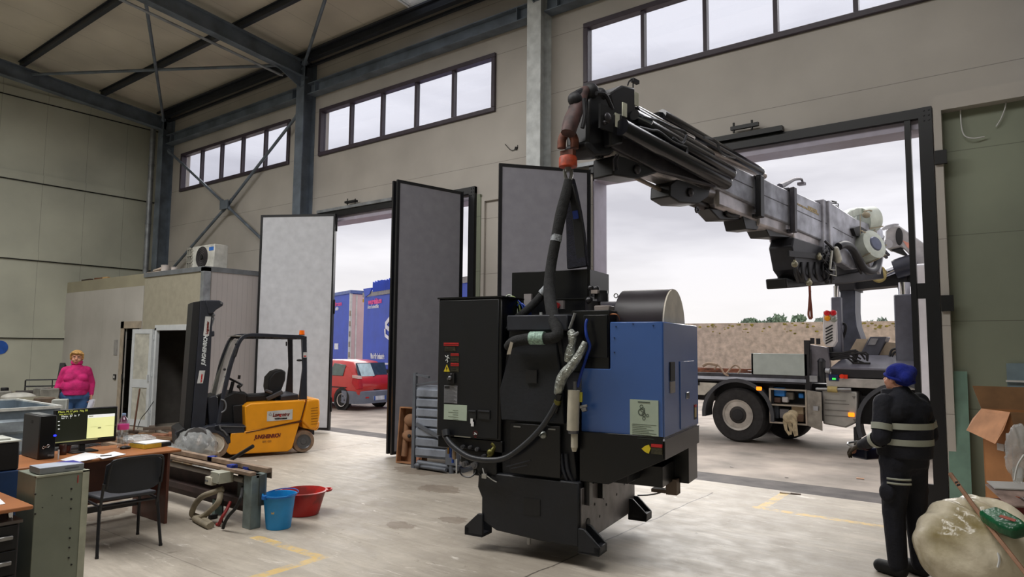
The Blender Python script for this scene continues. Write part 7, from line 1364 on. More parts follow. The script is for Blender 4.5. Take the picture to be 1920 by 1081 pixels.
# row of objects along the left wall, on a low workbench
wb = thing('workbench', 'low grey workbench under the clutter along the left wall', 'bench', (-15.75, 4.0, 0)); b = B(); b.box(-.9, .9, -2.6, 1.2, .76, .82); put('bench_top', b, GRS[4], wb, smooth=False)
for x, y in ((-.8, -2.5), (.8, -2.5), (-.8, 1.1), (.8, 1.1)): b = B(); b.box(x - .04, x + .04, y - .04, y + .04, 0, .76); put('leg', b, GRS[2], wb, smooth=False)
def bench_pt(px, D): p = at(px, 740, D); return Vector((p.x, p.y, .822))
def zrow(py, D): return at(60, py, D).z
def clut(name, label, cat, px, D, w, hpx0, shape, m, grp=None):
    p = bench_pt(px, D); h = max(.05, at(px, hpx0, D).z - .822); return solid(name, label, cat, p, lambda b: shape(b, w, h), m, grp, bevel=.01, rz=math.radians(70))
S_BOX = lambda b, w, h: b.box(-w / 2, w / 2, -.12, .12, 0, h); S_CYL = lambda b, w, h: b.cyl((0, 0, 0), (0, 0, h), w / 2, n=18); S_LUMP = lambda b, w, h: (b.sph((0, 0, h * .5), (w / 2, w / 2.4, h * .5)), b.sph((w * .2, .04, h * .35), (w / 3, w / 3, h * .35)))
clut('cast_part', 'pale lumpy machine part on the bench just left of the woman', 'machine part', 35, 14.2, .50, 735, S_LUMP, GRS[3]); clut('cast_part', 'long sand coloured lump on the bench next to the woman', 'machine part', 66, 13.9, .7, 743, S_LUMP, GRS[4])
clut('open_tray', 'dark reddish tray on the bench behind the pale lump', 'tray', 50, 15.2, .5, 732, S_BOX, GRS[2]); clut('round_pot', 'round grey metal pot on the bench in front of the wire rack', 'pot', 78, 14.9, .26, 726, S_CYL, GRS[0]); clut('tin_box', 'grey box right of the round pot on the bench', 'box', 93, 14.8, .28, 728, S_BOX, GRS[0]); clut('tin_box', 'beige box at the left edge of the bench beside the dark bottle', 'box', 14, 14.6, .22, 733, S_BOX, GRS[4])
clut('dark_bottle', 'short black canister at the far left of the bench', 'canister', 8, 14.9, .12, 726, S_CYL, INK); clut('grey_crate', 'grey crate at the very left edge of the picture', 'crate', 1, 14.5, .3, 733, S_BOX, GRS[0]); clut('ring_coil', 'small dark wheel shaped part lying on the bench near the woman', 'machine part', 84, 13.6, .3, 750, lambda b, w, h: b.lathe([(w * .3, 0), (w * .5, .0), (w * .5, .1), (w * .3, .1)], (0, 0, .001), (0, 0, 1), 20, True), GRS[1])
rk = thing('wire_rack', 'low dark wire rack standing on the bench against the left wall', 'rack', bench_pt(82, 15.6), math.radians(70)); zz = at(82, 712, 15.6).z - .822; zm = at(82, 724, 15.6).z - .822; b = B()
for z in (zz, zm): b.tube([(-.30, 0, z), (.34, 0, z)], .008, 6); b.tube([(-.30, .25, z), (.34, .25, z)], .008, 6)
for x in (-.30, .12, .34): b.tube([(x, 0, 0), (x, 0, zz)], .008, 6); b.tube([(x, .25, 0), (x, .25, zz)], .008, 6)
put('rack_wire', b, INK, rk)
solid('pale_carton', 'pale grey carton between the steel bin and the woman', 'carton', at(112, 770, 11.6) * 1 - Vector((0, 0, at(112, 770, 11.6).z)), lambda b: (b.box(-.09, .09, -.08, .08, 0, at(112, 748, 11.6).z), ), mat('pale_carton_grey', (168, 170, 164), .7), rz=math.radians(60))
P0, P1 = Vector((*at(99, 735, 16.2).xy, .0)), at(118, 681, 17.0)
b = B(frame(P0, 0)); b.beam(P0 + Vector((0, 0, .0)), P1, .10, .08); tag(put('leaning_bar', b, BLKM, None, bevel=.01, loc=P0), 'left one of two black bars leaning beside the cabin behind the woman', 'bar', 'black leaning bars')
P0, P1 = Vector((*at(104, 735, 16.4).xy, .0)), at(121, 684, 17.1)
b = B(frame(P0, 0)); b.beam(P0, P1, .07, .06); tag(put('leaning_bar', b, BLKM, None, bevel=.01, loc=P0), 'right one of two black bars leaning beside the cabin, nearer the wall corner', 'bar', 'black leaning bars')
q = pX(0, 651, -20.225); b = B(); b.cyl((0, 0, 0), (.012, 0, 0), .17, n=28); tag(put('round_sign', b, mat('sign_blue', (40, 90, 180), .5), None, loc=(-20.24, q.y, q.z)), 'round blue safety sign on the left wall at the picture edge', 'sign')
# wood, planks and bricks on the floor between desk and cabin
TAN = mat('weathered_wood', (140, 108, 80), .8, var=.25, scale=6); TAN2 = mat('grey_wood', (112, 98, 86), .8, var=.25, scale=6); BRICK = mat('pinkish_block', (168, 118, 92), .85, var=.2, scale=8)
rr = random.Random(21)
def plank(px, py, w, l, h, a, m, label, z=0):
    p = fl(px, py, z); solid('wood_plank', label, 'plank', p, lambda b: b.obox((0, 0, h / 2), (l, w, h)), m, 'planks beside the cabin', rz=math.radians(a), bevel=.006)
PL = [(262, 812, .14, 1.1, .05, 10, TAN2, 0, 'long grey plank at the foot of the white cabin door'), (285, 806, .12, .9, .05, -25, TAN2, .05, 'grey plank lying slanted on the long one'), (272, 822, .2, 1.3, .04, 5, TAN, 0, 'wide tan board nearest the desk below the broom'), (300, 817, .16, .9, .05, 25, TAN, 0, 'tan board between the broom foot and the forklift'), (318, 810, .10, .7, .08, -8, TAN2, 0, 'thick grey beam beside the forklift mast'), (250, 826, .12, .8, .05, 40, TAN, .04, 'short tan plank poking up behind the water bottle'), (300, 805, .08, .6, .06, 60, TAN2, .10, 'thin dark offcut on top of the plank heap'), (232, 818, .15, .8, .05, -5, TAN2, 0, 'grey plank behind the bottle top'), (205, 834, .2, .9, .06, 12, TAN, 0, 'tan board seen just under the monitor')]
for px, py, w, l, h, a, m, z, lb in PL: plank(px, py, w, l, h, a, m, lb, z)
for k, (px, py, a, lb) in enumerate(((300, 826, 20, 'pinkish block in the middle of the floor heap'), (322, 823, -30, 'pinkish block nearest the forklift'), (178, 838, 10, 'pinkish brick seen under the monitor stand'), (190, 834, 50, 'second pinkish brick under the right side of the monitor'), (280, 829, 0, 'pinkish block just behind the plastic film'))):
    p = fl(px, py); solid('brick', lb, 'brick', p, lambda b: b.box(-.14, .14, -.07, .07, 0, .13), BRICK, 'blocks on the floor', rz=math.radians(a))
pl_ = thing('wood_pallet', 'small wooden pallet on the floor beside the forklift forks', 'pallet', fl(262, 836), math.radians(18)); 
for k in range(5): b = B(); b.box(-.5, .5, -.38 + k * .18, -.28 + k * .18, .10, .125); put('deck_board', b, TAN, pl_)
for y in (-.35, .05, .42): b = B(); b.box(-.5, .5, y - .04, y + .04, 0, .10); put('stringer', b, TAN2, pl_)
# wrapped roll beside the front wheel
p = fl(362, 872); wr_ = thing('wrapped_roll', 'dark coil wrapped in milky plastic lying in front of the forklift wheel', 'wrapped coil', p); b = B(); b.lathe([(.10, -.14), (.17, -.14), (.17, .14), (.10, .14)], (.1, 0, .40), (.75, -.65, .1), 28, True); put('coil', b, mat('coil_grey', (86, 84, 84), .5, var=.3), wr_); b = B(); b.box(-.25, .3, -.2, .25, 0, .2); put('carton_base', b, mat('base_cardboard', (140, 120, 96), .9), wr_, bevel=.02)
o = crumple('plastic_wrap', '', '', (0.05, 0, .0), (.34, .28, .28), CLF, 9, amp=.16); o.parent = wr_; [o.pop(k, None) for k in ('label', 'category')] if 'label' in o else None
if 'category' in o: del o['category']
crumple('plastic_film', 'milky plastic sheet slumped on the floor beside the forklift wheel', 'plastic film', fl(384, 890), (.24, .13, .10), CLF, 12, amp=.3); crumple('plastic_film', 'flat clear plastic sheet lying on the planks behind the binder', 'plastic film', fl(300, 842, .16), (.55, .3, .03), CLF, 14, amp=.5)
# grey trough stack and open crate near the dark gate leaf
hx = thing('trough_stack', 'stack of ribbed grey metal troughs standing upright left of the black cabinet', 'metal stack', (-7.40, 7.40, 0), math.radians(12)); zt_ = 1.22; GTR = mat('trough_blue_grey', (138, 144, 156), .5, .2, var=.2, scale=4); b = B(); b.box(0, .85, .0, .35, .16, zt_); put('stack_body', b, GTR, hx, smooth=False)
for k in range(7): z = .20 + k * .145; b = B(); b.prism([(.03, -.05, z), (.03, -.05, z + .10), (.03, 0, z + .125), (.03, 0, z - .01)], (.82, 0, 0)); put('trough', b, GTR, hx, bevel=.004)
b = B(); b.box(-.05, .0, -.03, .03, 0, 1.42); b.beam((-.04, 0, 1.40), (.22, 0, 1.36), .05, .03); b.beam((.0, 0, 1.24), (.42, 0, 1.31), .03, .03); b.beam((.05, -.06, .66), (.75, -.08, .38), .03, .05); b.cyl((.10, -.08, .10), (.80, -.10, .07), .04, n=10); b.cyl((.05, -.06, .05), (.65, -.18, .05), .03, n=10); b.box(.0, .85, -.02, .3, .0, .05); put('frame', b, mat('stand_grey', (98, 102, 110), .5, .2), hx)
b = B(); b.box(.62, .80, -.16, -.06, .12, .34); b.cyl((.7, -.12, .0), (.7, -.12, .3), .035, n=10); b.sph((.12, -.1, .06), .045, 10, 8); put('motor_block', b, mat('stand_grey', (98, 102, 110)), hx)
oc = thing('open_crate', 'open tan crate standing on end beside the dark gate leaf', 'crate', (-7.93, 7.62, 0), math.radians(-18)); oc.rotation_euler = (math.radians(-5), 0, math.radians(10)); WC = mat('tan_carton', (150, 108, 76), .8, var=.2); b = B(); h = .86
for q in ((0, .02, -.14, 0, 0, h), (.46, .48, -.14, 0, 0, h), (.02, .46, -.14, 0, 0, .02), (.02, .46, -.14, 0, h - .02, h), (0, .48, 0, .015, 0, h)): b.box(*q)
put('crate_frame', b, WC, oc, smooth=False); b = B(); b.sph((.18, -.06, .66), (.13, .07, .10)); b.cyl((.10, -.04, .62), (.08, -.04, .1), .05, n=12); put('moulded_insert', b, mat('orange_brown_mould', (142, 104, 76), .8), oc); b = B(); b.sph((.18, -.07, .42), (.14, .07, .09)); b.mi = 1; b.sph((.22, -.14, .42), (.03, .02, .03)); put('moulded_insert', b, [mat('orange_brown_mould', (142, 104, 76)), INK], oc)
b = B(); b.box(.0, .12, -.05, .04, 0, .10); o = put('brick', b, BRICK, None, loc=fl(778, 868), bevel=.01); tag(o, 'small pinkish block on the floor at the crate foot', 'brick'); 
b = B(); b.sph((0, 0, .03), (.12, .08, .035)); tag(put('crumpled_wrapper', b, mat('grey_wrapper', (150, 146, 142), .6), None, loc=fl(767, 862)), 'crumpled grey wrapper at the bottom of the open crate', 'wrapper')
# leaves and litter at the threshold
for k, (px, py, w, c, lb) in enumerate(((1613, 897, .10, (214, 170, 140), 'pale torn card lying on the dark yard strip'), (1473, 924, .14, (176, 164, 150), 'left scrap of paper on the threshold of the wide gate'), (1492, 926, .12, (90, 76, 66), 'right dark scrap of paper on the threshold of the wide gate'), (1372, 875, .05, (196, 190, 186), 'white speck of paper on the asphalt under the truck'), (1475, 895, .05, (190, 184, 178), 'small pale paper scrap on the asphalt in front of the threshold'))):
    solid('paper_scrap', lb, 'litter', fl(px, py, .002), lambda b: b.obox((0, 0, .006), (w, w * .35, .01), (.05, .03, .2)), mat('litter_%s' % 'abcde'[k], c, .8), 'litter at the gate', bevel=0)

# ---------------------------------------------------------------- right hand side
CARD = mat('brown_cardboard', (176, 122, 76), .85, var=.12, scale=4); CARDI = mat('cardboard_inside', (128, 94, 62), .85, var=.12)
def ctr(px, py, D): return at(px, py, D)
c0 = at(1895, 800, 7.3); cbx = thing('cardboard_box', 'tall open cardboard box with flaps standing at the right edge', 'cardboard box', (c0.x, c0.y, 0), math.radians(14)); h = at(1890, 772, 7.3).z
# corner nearest the camera is the origin; wide face runs to the right, narrow face back to the left
b = B(); L_, W_ = .62, .34; a0, a1 = Vector((1, 0, 0)), Vector((-.42, .91, 0))
def cq_(s_, t, z): return a0 * (s_ * L_) + a1 * (t * W_) + Vector((0, 0, z))
for p, q, n_ in (((0, 0), (1, 0), Vector((0, .006, 0))), ((0, 0), (0, 1), Vector((.006, 0, 0))), ((0, 1), (1, 1), Vector((0, -.006, 0))), ((1, 0), (1, 1), Vector((-.006, 0, 0)))):
    b.prism([cq_(*p, 0), cq_(*q, 0), cq_(*q, h), cq_(*p, h)], n_)
put('box_wall', b, CARD, cbx, smooth=False)
b = B(); b.prism([cq_(0, 0, h), cq_(0, 1, h), cq_(0, 1, h) + Vector((-.07, .02, -.10)), cq_(0, 1, h) + Vector((-.13, -.03, -.20)), cq_(0, 0, h) + Vector((-.13, -.05, -.27)), cq_(0, 0, h) + Vector((-.06, -.03, -.15))], (0, -.008, 0)); put('box_flap', b, mat('pale_flap_card', (206, 150, 112), .85), cbx, smooth=False)
b = B(); b.prism([cq_(0, 1, h), cq_(1, 1, h), cq_(1, 1, h) + Vector((0, .06, .20)), cq_(0, 1, h) + Vector((-.05, .06, .20))], (0, .008, 0)); put('box_flap', b, CARDI, cbx, smooth=False)
b = B(); b.prism([cq_(0, 0, h), cq_(1, 0, h), cq_(1, 0, h) + Vector((0, -.05, -.28)), cq_(0, 0, h) + Vector((.04, -.05, -.28))], (0, -.006, 0)); put('box_flap', b, CARDI, cbx, smooth=False)
b = B(); v = cq_(0, .35, h * .76); b.obox(v + Vector((-.006, -.0, 0)), (.004, .08, .06), (0, 0, .43)); v = cq_(0.04, 0, h * .60); b.box(v.x - .03, v.x + .04, v.y - .008, v.y - .002, v.z - .06, v.z + .06); put('tape_patch', b, mat('pale_tape', (200, 196, 190), .5), cbx)
b = B(); b.box(.02, .6, -.012, -.003, h * .50, h * .58); put('tape_strip', b, mat('glossy_tape', (150, 132, 104), .2), cbx)
crumple('plastic_film', 'clear plastic film hanging over the front of the tall cardboard box', 'plastic film', at(1912, 905, 6.6) - Vector((0, 0, .0)), (.08, .04, .22), CLF, 17, amp=.3)
# leaning sheets
b = B(); b.prism([(-.74, WY - .24, 0), (-.53, WY - .24, 0), (-.53, WY - .06, 1.6), (-.72, WY - .06, 1.6)], (0, .02, 0)); tag(put('leaning_sheet', b, mat('green_grey_glass_sheet', (122, 152, 138), .3, var=.08), None), 'tall green grey sheet leaning on the wall right beside the gate post', 'sheet', 'sheets leaning on the wall')
b = B(); b.prism([(-.17, WY - .22, 0), (.13, WY - .22, 0), (.13, WY - .06, 1.71), (-.17, WY - .06, 1.70)], (0, .02, 0)); tag(put('leaning_sheet', b, mat('blue_grey_sheet', (120, 138, 146), .35, var=.08), None), 'blue grey sheet leaning on the wall behind the tall cardboard box', 'sheet', 'sheets leaning on the wall')
b = B(); b.box(-.18, .3, WY - .12, WY - .10, 1.50, 1.52); tag(put('wall_wire', b, WHITE, None), 'thin pale wire running across the blue grey sheet', 'wire')
# big plastic sack, sticks, green bag, printed carton
bagm = mat('translucent_rubble_sack', (224, 214, 190), .2, scale=1.1, bump=1.0, bs=6, dirt=(140, 126, 84))
pb = at(1838, 1000, 6.25); 
sk = crumple('plastic_sack', 'big tied cream plastic rubbish sack standing at the bottom right', 'sack', (pb.x, pb.y, 0), (.43, .36, .37), bagm, 23, n=40, amp=.12)
b = B(); kn = Vector((0.02, -.05, .62)); 
for k in range(7):
    a = k * .9; b.tube([kn, kn + Vector((.10 * math.cos(a), .08 * math.sin(a), .06 - .02 * k)), kn + Vector((.20 * math.cos(a), .16 * math.sin(a), -.04 - .01 * k))], [.03, .022, .008], 6, sub=3)
b.sph(kn, .05); o = put('tied_neck', b, mat('sack_neck_cream', (206, 190, 150), .4), sk)
b = B(); b.tube([kn + Vector((.0, -.05, 0)), kn + Vector((.06, -.22, -.08)), kn + Vector((.10, -.30, -.20)), kn + Vector((.09, -.31, -.27))], .008, 6, sub=4); put('tie_string', b, WHITE, sk)
P0, P1 = at(1925, 1075, 5.6), at(1782, 888, 6.35); P0.z = at(1925, 1075, 5.6).z
b = B(frame(P0, 0)); b.tube([P0 + (P0 - P1) * .25, P0 + (P1 - P0) * .5 + Vector((0, -.01, -.01)), P1], [.014, .015, .017], 8, sub=4); v = P1 + (P0 - P1) * .10; b.mi = 1; b.sph(v + Vector((0, -.015, .0)), .012); b.sph(v + (P0 - P1) * .03 + Vector((0, -.015, 0)), .013)
tag(put('wooden_stick', b, [mat('bare_wood_stick', (158, 118, 92), .7, var=.2), INK], None, loc=P0), 'bare wooden stick lying diagonally across the big plastic sack', 'stick')
g0, g1 = at(1852, 962, 6.02), at(1915, 998, 5.75); d = g1 - g0; b = B(frame(g0, 0)); b.strip([g0, g0 + d * .3, g0 + d * .7, g1], [.13, .16, .16, .10], .09, (0, -.5, 1), sub=3); gb = put('green_bag', b, mat('foil_green_bag', (16, 88, 52), .3, var=.2, bump=.5, bs=20), None, bevel=.03, seg=3, loc=g0); tag(gb, 'dark green packet with red print lying on the big plastic sack', 'bag')
b = B(frame(g0, 0)); v = g0 + d * .62 + Vector((.0, -.03, .052)); b.obox(v, (.10, .025, .004), (.45, .1, -.5)); put('red_print', b, mat('faded_red_print', (150, 70, 50), .5), gb)
pc_ = at(1897, 950, 6.75); cb2 = thing('printed_carton', 'dark red carton with silvery printed lid stacked behind the plastic sack', 'carton', (pc_.x, pc_.y, 0), math.radians(28)); z1 = pc_.z; b = B(); b.box(-.02, .5, 0, .34, 0, z1 - .0); put('carton_body', b, mat('dark_red_carton', (96, 26, 26), .5), cb2, bevel=.004)
b = B(); b.prism([(-.02, 0, z1), (.5, 0, z1), (.5, .34, z1 + .10), (-.02, .34, z1 + .10)], (0, 0, .012)); ld_ = put('carton_lid', b, mat('silver_pink_lid', (170, 150, 142), .35, var=.25, scale=9), cb2); b = B(); b.prism([(.0, .24, z1 + .09), (.5, .24, z1 + .09), (.5, .36, z1 + .125), (.0, .36, z1 + .125)], (0, 0, .01)); put('white_flap', b, WHITE, ld_)
b = B(); rr = random.Random(3)
for k in range(16): b.obox((.08 + rr.random() * .16, .06 + rr.random() * .13, z1 + .018 + .03 * 1.2), (.03 + rr.random() * .03, .012, .004), (.29, 0, rr.random() * 3)); b.mi = k % 3
put('lid_print', b, [mat('print_orange', (200, 100, 60)), mat('print_dark', (80, 70, 80)), mat('print_silver', (214, 214, 214), .2, .5)], ld_)
P = at(1836, 937, 6.9); solid('red_rag', 'small red rag poking up behind the plastic sack', 'rag', P - Vector((0, 0, P.z)), lambda b: (b.cyl((0, 0, 0), (0, 0, P.z - .04), .05, n=10), b.sph((0, 0, P.z - .03), (.10, .06, .04)), b.sph((-.08, 0, P.z - .03), (.05, .05, .03))), mat('rag_red', (160, 44, 44), .8), bevel=0)
b = B(); b.tube([at(1920, 852, 6.5), at(1908, 872, 6.5), at(1902, 900, 6.5)], .008, 6, sub=4); tag(put('white_strap', b, WHITE, None), 'white plastic strap hanging at the right edge before the cardboard box', 'strap')
# ---------------------------------------------------------------- people
def hand(b, wr, d, n, s=1.0, curl=.5, thumb=1):
    """palm and five fingers; d = pointing direction, n = palm normal, thumb = +-1 side"""
    d = Vector(d).normalized(); n = Vector(n); n = (n - d * n.dot(d)).normalized(); t = d.cross(n) * thumb
    for u in (-.026, -.009, .009, .026): b.cap(wr + t * u * .8 * s, wr + d * .085 * s + t * u * s, .016 * s, .014 * s, 8)
    for u, L_ in ((-.031, .062), (-.011, .074), (.011, .078), (.031, .070)):
        p = wr + d * .088 * s + t * u * s; a = curl * .5; q = p + (d * math.cos(a) + n * math.sin(a)) * L_ * .5 * s; a2 = curl * 1.3; r = q + (d * math.cos(a2) + n * math.sin(a2)) * L_ * .5 * s
        b.cap(p, q, .0095 * s, .009 * s, 8); b.cap(q, r, .009 * s, .0075 * s, 8)
    p = wr + d * .03 * s + t * .030 * s; q = p + (d * .6 + t * .75 + n * .3).normalized() * .035 * s; r = q + (d * .9 + t * .15 + n * .5).normalized() * .03 * s
    b.cap(p, q, .013 * s, .011 * s, 8); b.cap(q, r, .011 * s, .009 * s, 8)
def head(b, c, R, s=1.0):
    c = Vector(c)
    def P(x, y, z): return c + R @ Vector((x * s, y * s, z * s))
    b.sph(c + R @ Vector((0, .012 * s, .03 * s)), (.078 * s, .095 * s, .092 * s), 20, 14, R); b.sph(P(0, -.018, -.035), (.064 * s, .070 * s, .078 * s), 18, 12, R); b.sph(P(0, -.045, -.082), (.035 * s, .035 * s, .026 * s), 12, 8, R)
    b.cap(P(0, -.085, .010), P(0, -.104, -.022), .009 * s, .014 * s, 8); b.sph(P(-.012, -.098, -.026), .009 * s, 8, 6); b.sph(P(.012, -.098, -.026), .009 * s, 8, 6)
    for k in (-1, 1): b.sph(P(k * .080, .010, -.005), (.011 * s, .022 * s, .034 * s), 10, 8, R); b.sph(P(k * .036, -.062, -.034), (.026 * s, .022 * s, .024 * s), 10, 8, R); b.sph(P(k * .03, -.078, .028), (.024 * s, .010 * s, .008 * s), 10, 6, R)
    b.sph(P(0, -.088, -.056), (.022 * s, .009 * s, .006 * s), 10, 6, R); b.sph(P(0, -.086, -.066), (.020 * s, .009 * s, .006 * s), 10, 6, R)
    return P
SKIN = mat('skin', (206, 148, 122), .55, var=.06, scale=6)
# woman in pink
wl = at(143, 700, 15.0); wrz = math.radians(69.5)
wo = thing('person', 'person with short blonde hair in a pink turtleneck and jeans holding a white sheet', 'person', (wl.x, wl.y, 0), wrz); wo.scale = (1.07, 1.05, 1)
Rm = Euler((0, 0, math.radians(-4))).to_matrix(); hc = Vector((-.005, -.02, 1.545))
b = B(); P = head(b, hc, Rm, 1.12)
b.cap((0, .0, 1.40), (0, -.01, 1.50), .062, .058); 
b.sph((0, 0, 1.15), (.16, .12, .26), 20, 14); b.sph((0, -.03, 1.0), (.17, .15, .15), 20, 12); b.cap((-.10, 0, .84), (.10, 0, .84), .13, .13)
SH = {-1: Vector((-.155, .01, 1.32)), 1: Vector((.155, .01, 1.32))}; EL = {-1: Vector((-.235, .03, 1.08)), 1: Vector((.235, .04, 1.07))}; WR = {-1: Vector((-.30, -.05, .865)), 1: Vector((.24, -.05, .845))}
for k in (-1, 1):
    b.cap(SH[k], EL[k], .052, .044); b.cap(EL[k], WR[k], .042, .026)
    b.cap((k * .10, 0, .85), (k * .11, .0, .47), .105, .068); b.cap((k * .11, 0, .47), (k * .11, .02, .09), .062, .04); b.cap((k * .11, .03, .045), (k * .125, -.13, .035), .035, .03)
hand(b, WR[-1], (-.25, -.45, -.85), (.6, -.3, .1), 1.0, .8, -1); hand(b, WR[1], (-.05, -.25, -.95), (-.8, -.1, .1), 1.0, 1.1, 1)
fuse('body', b, SKIN, wo, .0075, 3)
for k in (-1, 1):
    b = B(); b.sph(P(k * .031, -.083, .008), (.013, .005, .007), 12, 8); ey = put('eye', b, mat('eye_white', (226, 222, 216), .3), wo); b = B(); b.sph(P(k * .031, -.0875, .008), (.006, .003, .006), 10, 6); put('iris', b, mat('eye_dark', (46, 34, 30), .3), ey)
    b = B(); b.cap(P(k * .016, -.092, .030), P(k * .046, -.080, .033), .004, .003, 6); put('eyebrow', b, mat('brow_brown', (110, 76, 50), .9), wo)
b = B(); b.sph(P(0, -.093, -.060), (.025, .007, .008), 12, 8); put('lips', b, mat('lips', (176, 92, 88), .5), wo)
b = B(); b.sph(P(0, .022, .050), (.101, .110, .092), 20, 14); b.sph(P(0, .05, .0), (.094, .078, .095), 18, 12)
for k in (-1, 1): b.cap(P(k * .075, -.02, .06), P(k * .080, -.005, -.02), .024, .016, 8)
b.cap(P(-.055, -.068, .088), P(.005, -.092, .075), .022, .020, 8); b.cap(P(.005, -.092, .078), P(.062, -.058, .062), .020, .018, 8); b.cap(P(-.06, -.06, .08), P(-.075, -.03, .04), .02, .016, 8)
fuse('hair', b, mat('blonde_hair', (196, 152, 88), .6, var=.3, scale=30, bump=.4, bs=90), wo, .009, 2)
# pullover
b = B(); b.sph((0, 0, 1.17), (.20, .155, .25), 22, 16); b.sph((0, -.03, 1.02), (.215, .19, .18), 22, 14); b.cap((-.13, .01, 1.325), (.13, .01, 1.325), .072, .072); b.cap((0, .0, 1.30), (0, -.01, 1.43), .125, .076, 14)
b.sph((-.085, -.10, 1.17), (.10, .08, .09)); b.sph((.085, -.10, 1.17), (.10, .08, .09)); b.cyl((0, -.01, .865), (0, -.01, 1.0), .195, .20, 24)
for k in (-1, 1): b.cap(SH[k] + Vector((-.0 * k, 0, -.01)), EL[k], .076, .060, 14); b.cap(EL[k], WR[k] + (EL[k] - WR[k]) * .10, .058, .038, 14)
fuse('pullover', b, mat('hot_pink_knit', (202, 34, 112), .85, var=.15, scale=10, bump=.35, bs=50), wo, .011, 4)
b = B(); b.lathe([(.078, 1.43), (.088, 1.435), (.090, 1.475), (.082, 1.495), (.074, 1.49)], (0, -.012, 0), (0, 0, 1), 24); put('roll_collar', b, mat('hot_pink_knit', (202, 34, 112)), wo)
b = B(); b.cyl((0, 0, .80), (0, -.01, .93), .175, .19, 24); b.cap((-.09, .0, .84), (.09, .0, .84), .145, .145)
for k in (-1, 1): b.cap((k * .10, 0, .84), (k * .115, .0, .47), .125, .088, 14); b.cap((k * .115, 0, .47), (k * .115, .02, .10), .085, .065, 14)
fuse('jeans', b, mat('blue_denim', (64, 100, 150), .85, var=.2, scale=8, bump=.2, bs=120), wo, .011, 3)
for k in (-1, 1): b = B(); b.cap((k * .115, .04, .05), (k * .13, -.16, .04), .048, .042, 12); put('shoe', b, BLKM, wo)
o = thing('paper_sheet', 'white paper held low in the hand of the person in pink', 'paper', wo.matrix_basis @ (WR[1] + Vector((0, -.06, -.10))), wrz); b = B(); b.prism([(-.03, -.01, .03), (.05, -.02, .04), (-.01, .01, -.27), (-.10, -.005, -.30)], (0, .004, 0)); put('page', b, mat('paper_bluish', (220, 224, 240), .7), o); b = B(); b.prism([(.0, .006, .03), (.07, .0, .03), (.02, .02, -.25), (-.05, .02, -.27)], (0, .003, 0)); put('page', b, PAPER, o)

# worker with the crane remote
wx = fl(1703, 1079); krz = math.radians(-122)
wk = thing('person', 'person in dark workwear with reflective bands and blue beanie watching the machine', 'person', (wx.x, wx.y, 0), krz)
Rm = Euler((math.radians(-8), 0, math.radians(8))).to_matrix(); hc = Vector((.0, -.035, 1.595))
b = B(); P = head(b, hc, Rm, 1.0); b.cap((0, .01, 1.44), (0, -.015, 1.54), .062, .058)
b.sph((0, 0, 1.2), (.18, .12, .28), 20, 14); b.cap((-.09, 0, .92), (.09, 0, .92), .12, .12)
SH = {-1: Vector((-.20, .0, 1.41)), 1: Vector((.20, .0, 1.41))}; EL = {-1: Vector((-.27, .03, 1.13)), 1: Vector((.27, .02, 1.13))}; WR = {-1: Vector((-.17, -.24, 1.05)), 1: Vector((.17, -.27, 1.02))}
for k in (-1, 1):
    b.cap(SH[k], EL[k], .058, .046); b.cap(EL[k], WR[k], .044, .028)
b.cap((-.09, 0, .92), (-.10, .01, .50), .095, .06); b.cap((-.10, .01, .50), (-.10, .04, .09), .055, .04); b.cap((-.10, .05, .055), (-.11, -.11, .05), .032, .026)
b.cap((.09, 0, .92), (.11, -.02, .50), .095, .06); b.cap((.11, -.02, .50), (.11, .0, .09), .055, .04); b.cap((.11, .01, .055), (.12, -.13, .05), .032, .026)
hand(b, WR[-1], (.25, -.9, -.15), (.2, -.1, -.9), .85, .9, -1); hand(b, WR[1], (-.15, -.9, -.35), (-.3, -.1, -.9), .85, .9, 1)
fuse('body', b, SKIN, wk, .0075, 3)
for k in (-1, 1): b = B(); b.sph(P(k * .031, -.085, .006), (.012, .004, .006), 10, 6); put('eye', b, mat('eye_dark', (46, 34, 30)), wk)
b = B(); b.sph(P(0, .018, .052), (.100, .112, .088), 20, 14); b.sph(P(0, .055, .035), (.094, .085, .09), 18, 12); b.cap(P(-.05, .075, .075), P(.06, .115, .035), .055, .05); b.cap(P(-.06, .0, .06), P(.06, .0, .06), .06, .06)
bn_ = fuse('beanie', b, mat('royal_blue_fleece', (18, 34, 128), .95, var=.15, scale=10, bump=.4, bs=60), wk, .010, 3)
b = B(); b.tube([P(.100 * math.cos(a), .02 + .112 * math.sin(a), .012 - .02 * math.sin(a)) for a in [2 * PI * k / 24 for k in range(24)]], .013, 8, closed=True); put('turned_brim', b, mat('royal_blue_fleece', (18, 34, 128)), wk)
NV = mat('dark_navy_workwear', (20, 22, 33), .85, var=.2, scale=7, bump=.4, bs=25); REF = mat('reflective_band', (164, 166, 152), .5, var=.08)
b = B(); b.sph((0, .01, 1.22), (.225, .165, .30), 22, 16); b.cap((-.185, .0, 1.395), (.185, .0, 1.395), .078, .078); b.cyl((0, .01, .96), (0, .01, 1.2), .205, .215, 26); b.cap((0, .01, 1.40), (0, .0, 1.475), .088, .082, 14); b.cap((-.12, .04, 1.33), (.12, .04, 1.33), .12, .12)
for k in (-1, 1): b.cap(SH[k] + Vector((0, 0, -.01)), EL[k], .084, .070, 14); b.cap(EL[k], WR[k] + (EL[k] - WR[k]) * .06, .068, .044, 14)
fuse('jacket', b, NV, wk, .011, 4)
b = B(); b.lathe([(.085, 1.445), (.098, 1.45), (.092, 1.51), (.080, 1.515)], (0, .0, 0), (-.0, -.05, 1), 24); put('jacket_collar', b, NV, wk)
